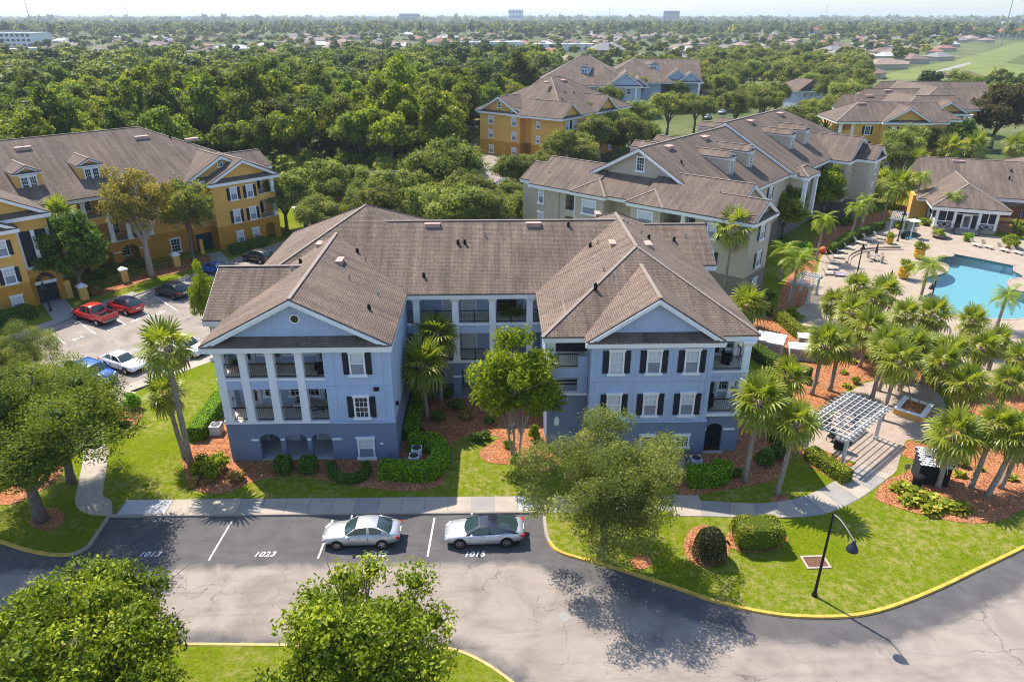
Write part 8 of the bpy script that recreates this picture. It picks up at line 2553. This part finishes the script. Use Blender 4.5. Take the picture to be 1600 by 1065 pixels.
tm1 = scatter(2000, 300, 1300, 41, 21, 1.15)
tm1 = tm1[~in_poly(tm1, FIELD) & ~in_poly(tm1, WOOD) & ~in_poly(tm1, CAMPUS)]
tm1 = tm1[clear_of(tm1, 13)]
tm1 = tm1[~in_poly(tm1, [(161.86, 333.44), (350.76, 603.60), (1968.96, 2814.39), (2443.72, 2802.78), (274.01, 302.35), (194.07, 304.31)])]
tm1 = tm1[~((tm1[:, 0] < 60) & (tm1[:, 0] > 5) & (tm1[:, 1] < 290))]
mass('suburb_trees', tm1, [low_crown(80 + i, 330, 1.25) for i in range(4)], M['far_leaf'], (.45, 1.05), seed=3, tint_spread=.5)
tm2 = scatter(5200, 1250, 3400, 41, 22, 1.0)
mass('suburb_trees', tm2, [low_crown(90 + i, 42, 4.2, nl=8, sub=2.6) for i in range(3)], M['far_leaf'], (.9, 1.7), seed=4)
tm3 = scatter(4200, 3300, 9000, 41, 23, 1.0)
mass('horizon_trees', tm3, [low_crown(95 + i, 16, 10, rx=9, rz=5, cz=5, nl=6, sub=4) for i in range(3)], M['far_leaf'], (1.2, 2.6), seed=5)
# trees along the far side of the campus
TR2 = [(36.62, 236.56), (47.37, 256.39), (60.01, 279.70), (76.40, 307.46), (78.12, 279.25), (99.22, 341.07), (100.23, 306.88), (119.72, 340.57), (98.44, 255.14), (124.06, 306.30), (94.28, 217.85), (120.39, 278.22), (117.32, 254.68), (149.82, 321.89), (136.09, 277.84), (159.97, 407.07), (165.18, 381.77), (152.20, 435.84), (128.59, 407.84), (107.67, 408.35), (86.06, 374.45), (78.46, 255.63), (79.78, 215.03), (171.73, 347.02), (96.24, 278.81), (108.58, 225.84), (64.02, 255.98), (62.73, 218.62), (161.72, 253.59), (181.71, 253.10)]
CP2 = [(46.19, 307.92), (80.38, 410.23), (142.43, 523.99), (209.86, 588.05), (218.38, 522.14), (223.79, 457.50), (148.77, 305.42), (119.60, 271.26), (135.78, 334.08), (103.47, 306.52), (77.18, 252.96), (68.50, 272.51), (45.91, 229.14), (39.05, 236.98)]
q = rng.uniform((50, 190), (260, 620), (900, 2)); q = q[in_poly(q, CP2)]
sel = []
for p in q:
    if all(np.hypot(*(p - r_)) > 10.5 for r_ in sel): sel.append(p)
    if len(sel) >= 110: break
TR2 = TR2 + [tuple(p) for p in sel]
for i, (x, y) in enumerate(TR2):
    tree('mid%d' % (i % 3), 'campus_tree', x, y, 'leafy tree on the wooded ground between the pale blue building and field', group='trees beyond the sand coloured building', s=1.1 + .3 * math.sin(i * 2.3), rz=i * .9)

# large buildings near the horizon
def block(x, y, w, d, h, rz, m, label, roof=None, rows=0, cat='building', rm='blind'):
    t = thing('far_building', label, cat, (x, y, 0), rz)
    mb = MB(); mb.box(-w / 2, w / 2, -d / 2, d / 2, 0, h); place('wall', mb.mesh('wall', m), t)
    if roof:
        mb = MB(); a, b_ = w / 2 + 1, d / 2 + 1
        mb.hexa([(-a, -b_, h), (a, -b_, h), (a, b_, h), (-a, b_, h), (-a + b_, -.1, h + b_ * .5), (a - b_, -.1, h + b_ * .5), (a - b_, .1, h + b_ * .5), (-a + b_, .1, h + b_ * .5)]); place('roof', mb.mesh('roof', roof), t)
    else:
        mb = MB(); mb.box(-w / 2 - .3, w / 2 + .3, -d / 2 - .3, d / 2 + .3, h, h + .7); place('parapet', mb.mesh('parapet', M[rm]), t)
        mb = MB()
        for k in range(4): mb.box(-w * .4 + k * w * .2, -w * .4 + k * w * .2 + w * .08, -d * .15, d * .1, h + .7, h + 2.2)
        place('roof_unit', mb.mesh('roof_unit', M['concrete_grey']), t)
    for r_ in range(rows):
        mb = MB(); z = h * (r_ + .35) / rows; n = max(3, int(w / 6))
        for k in range(n): mb.box(-w / 2 + w * (k + .2) / n, -w / 2 + w * (k + .8) / n, -d / 2 - .15, -d / 2 - .02, z, z + h / rows * .45)
        place('window_row', mb.mesh('window_row', M['glass_dark']), t)
FB = [(-511.97, 833.74), (-383.76, 602.55), (-202.04, 539.84), (-6.96, 757.05), (66.78, 726.66), (94.38, 630.09), (-51.48, 758.14)]
block(*FB[0], 60, 30, 14, R(-8), M['blind'], 'white office block with stepped roofs at the left border', rows=3)
block(*FB[1], 46, 26, 7, R(-8), M['concrete_pale'], 'low white annex beside the office block at the left border', rows=1)
block(*FB[2], 66, 26, 6, R(-3), M['beige'], 'long flat roofed store with rooftop units behind the wood')
block(*FB[3], 70, 22, 7, R(8), M['blind'], 'white flat roofed shop row beyond the wood, left part')
block(*FB[4], 55, 20, 6, R(5), M['blind'], 'white flat roofed shop row beyond the wood, right part')
block(*FB[5], 30, 20, 5, R(0), M['concrete_grey'], 'grey roofed store beyond the pale blue building', roof=roofc[0])
block(*FB[6], 26, 14, 7, R(20), M['blind'], 'small white shop with a red fascia beyond the wood', roof=roofc[3])
RR = [(560.00, 1310.10), (697.17, 1402.60), (774.06, 1400.73), (805.07, 1304.11), (792.83, 1146.62), (1345.61, 1962.77), (1427.71, 2185.17)]
for i, lb in enumerate(('farthest left', 'second', 'third', 'fourth', 'nearest the right border')):
    block(*RR[i], 55 if i else 34, 16, 9, R(-4), M['blind'], 'red roofed apartment row near the horizon, %s' % lb, roof=plain('red_roof', (.30, .07, .055), .85, .1), rows=3)
block(*RR[5], 60, 18, 17, R(-4), M['blind'], 'white flat roofed block above the red roofs at the right', rows=4)
block(*RR[6], 40, 18, 14, R(-4), M['concrete_pale'], 'pale block left of the white one above the red roofs', rows=3)
def horizon_block(u, w, h, dist, label, m='concrete_pale', d=40):
    a = math.atan((u - 800) / 1100 * math.cos(R(24.72))) + R(1.4)
    block(math.sin(a) * dist, math.cos(a) * dist, w, d, h, -a, M[m], label, rows=3, rm='concrete_pale')
horizon_block(806, 62, 55, 3300, 'tall pale hotel tower on the horizon near the middle', 'blind')
horizon_block(1049, 66, 50, 3300, 'long grey hospital block on the horizon right of the middle', 'concrete_grey')
horizon_block(640, 90, 40, 3400, 'wide dark block on the horizon left of the middle', 'concrete_grey')
horizon_block(745, 160, 13, 2600, 'very long low white warehouse near the horizon', 'blind')
def mast(u, h, dist, label):
    a = math.atan((u - 800) / 1100 * math.cos(R(24.72))) + R(1.4)
    t = thing('radio_mast', label, 'mast', (math.sin(a) * dist, math.cos(a) * dist, 0))
    mb = MB(); mb.tube([(0, 0, 0), (0, 0, h)], [.55, .35], 6); place('pole', mb.mesh('pole', M['concrete_grey']), t)
    mb = MB(); mb.box(-1.4, 1.4, -.6, .6, h - 4, h - 3); mb.box(-1.2, 1.2, -.6, .6, h - 1.8, h - .8); place('antenna', mb.mesh('antenna', M['concrete_grey']), t)
mast(45, 58, 1500, 'radio mast on the horizon at the left border'); mast(1576, 52, 1000, 'radio mast on the horizon at the right border'); mast(200, 58, 2600, 'thin radio mast on the horizon left of the wood'); mast(952, 58, 2600, 'thin radio mast on the horizon right of the hotel tower'); mast(1290, 58, 2400, 'thin radio mast on the horizon above the red roofs')

# ------------------------------------------------------------------ air
hz, nt, b = new_mat('haze_air')
nt.nodes.remove(b)
pv = N(nt, 'ShaderNodeVolumePrincipled')
pv.inputs['Color'].default_value = (0.74, 0.85, 1.0, 1)
pv.inputs['Density'].default_value = 0.00013
pv.inputs['Anisotropy'].default_value = 0.15
nt.links.new(pv.outputs[0], nt.nodes['Material Output'].inputs['Volume'])
mb = MB(); mb.box(-9500, 9500, -400, 11500, -1.6, 66)
o = mb.build('haze', hz, uv=False); o['kind'] = 'stuff'
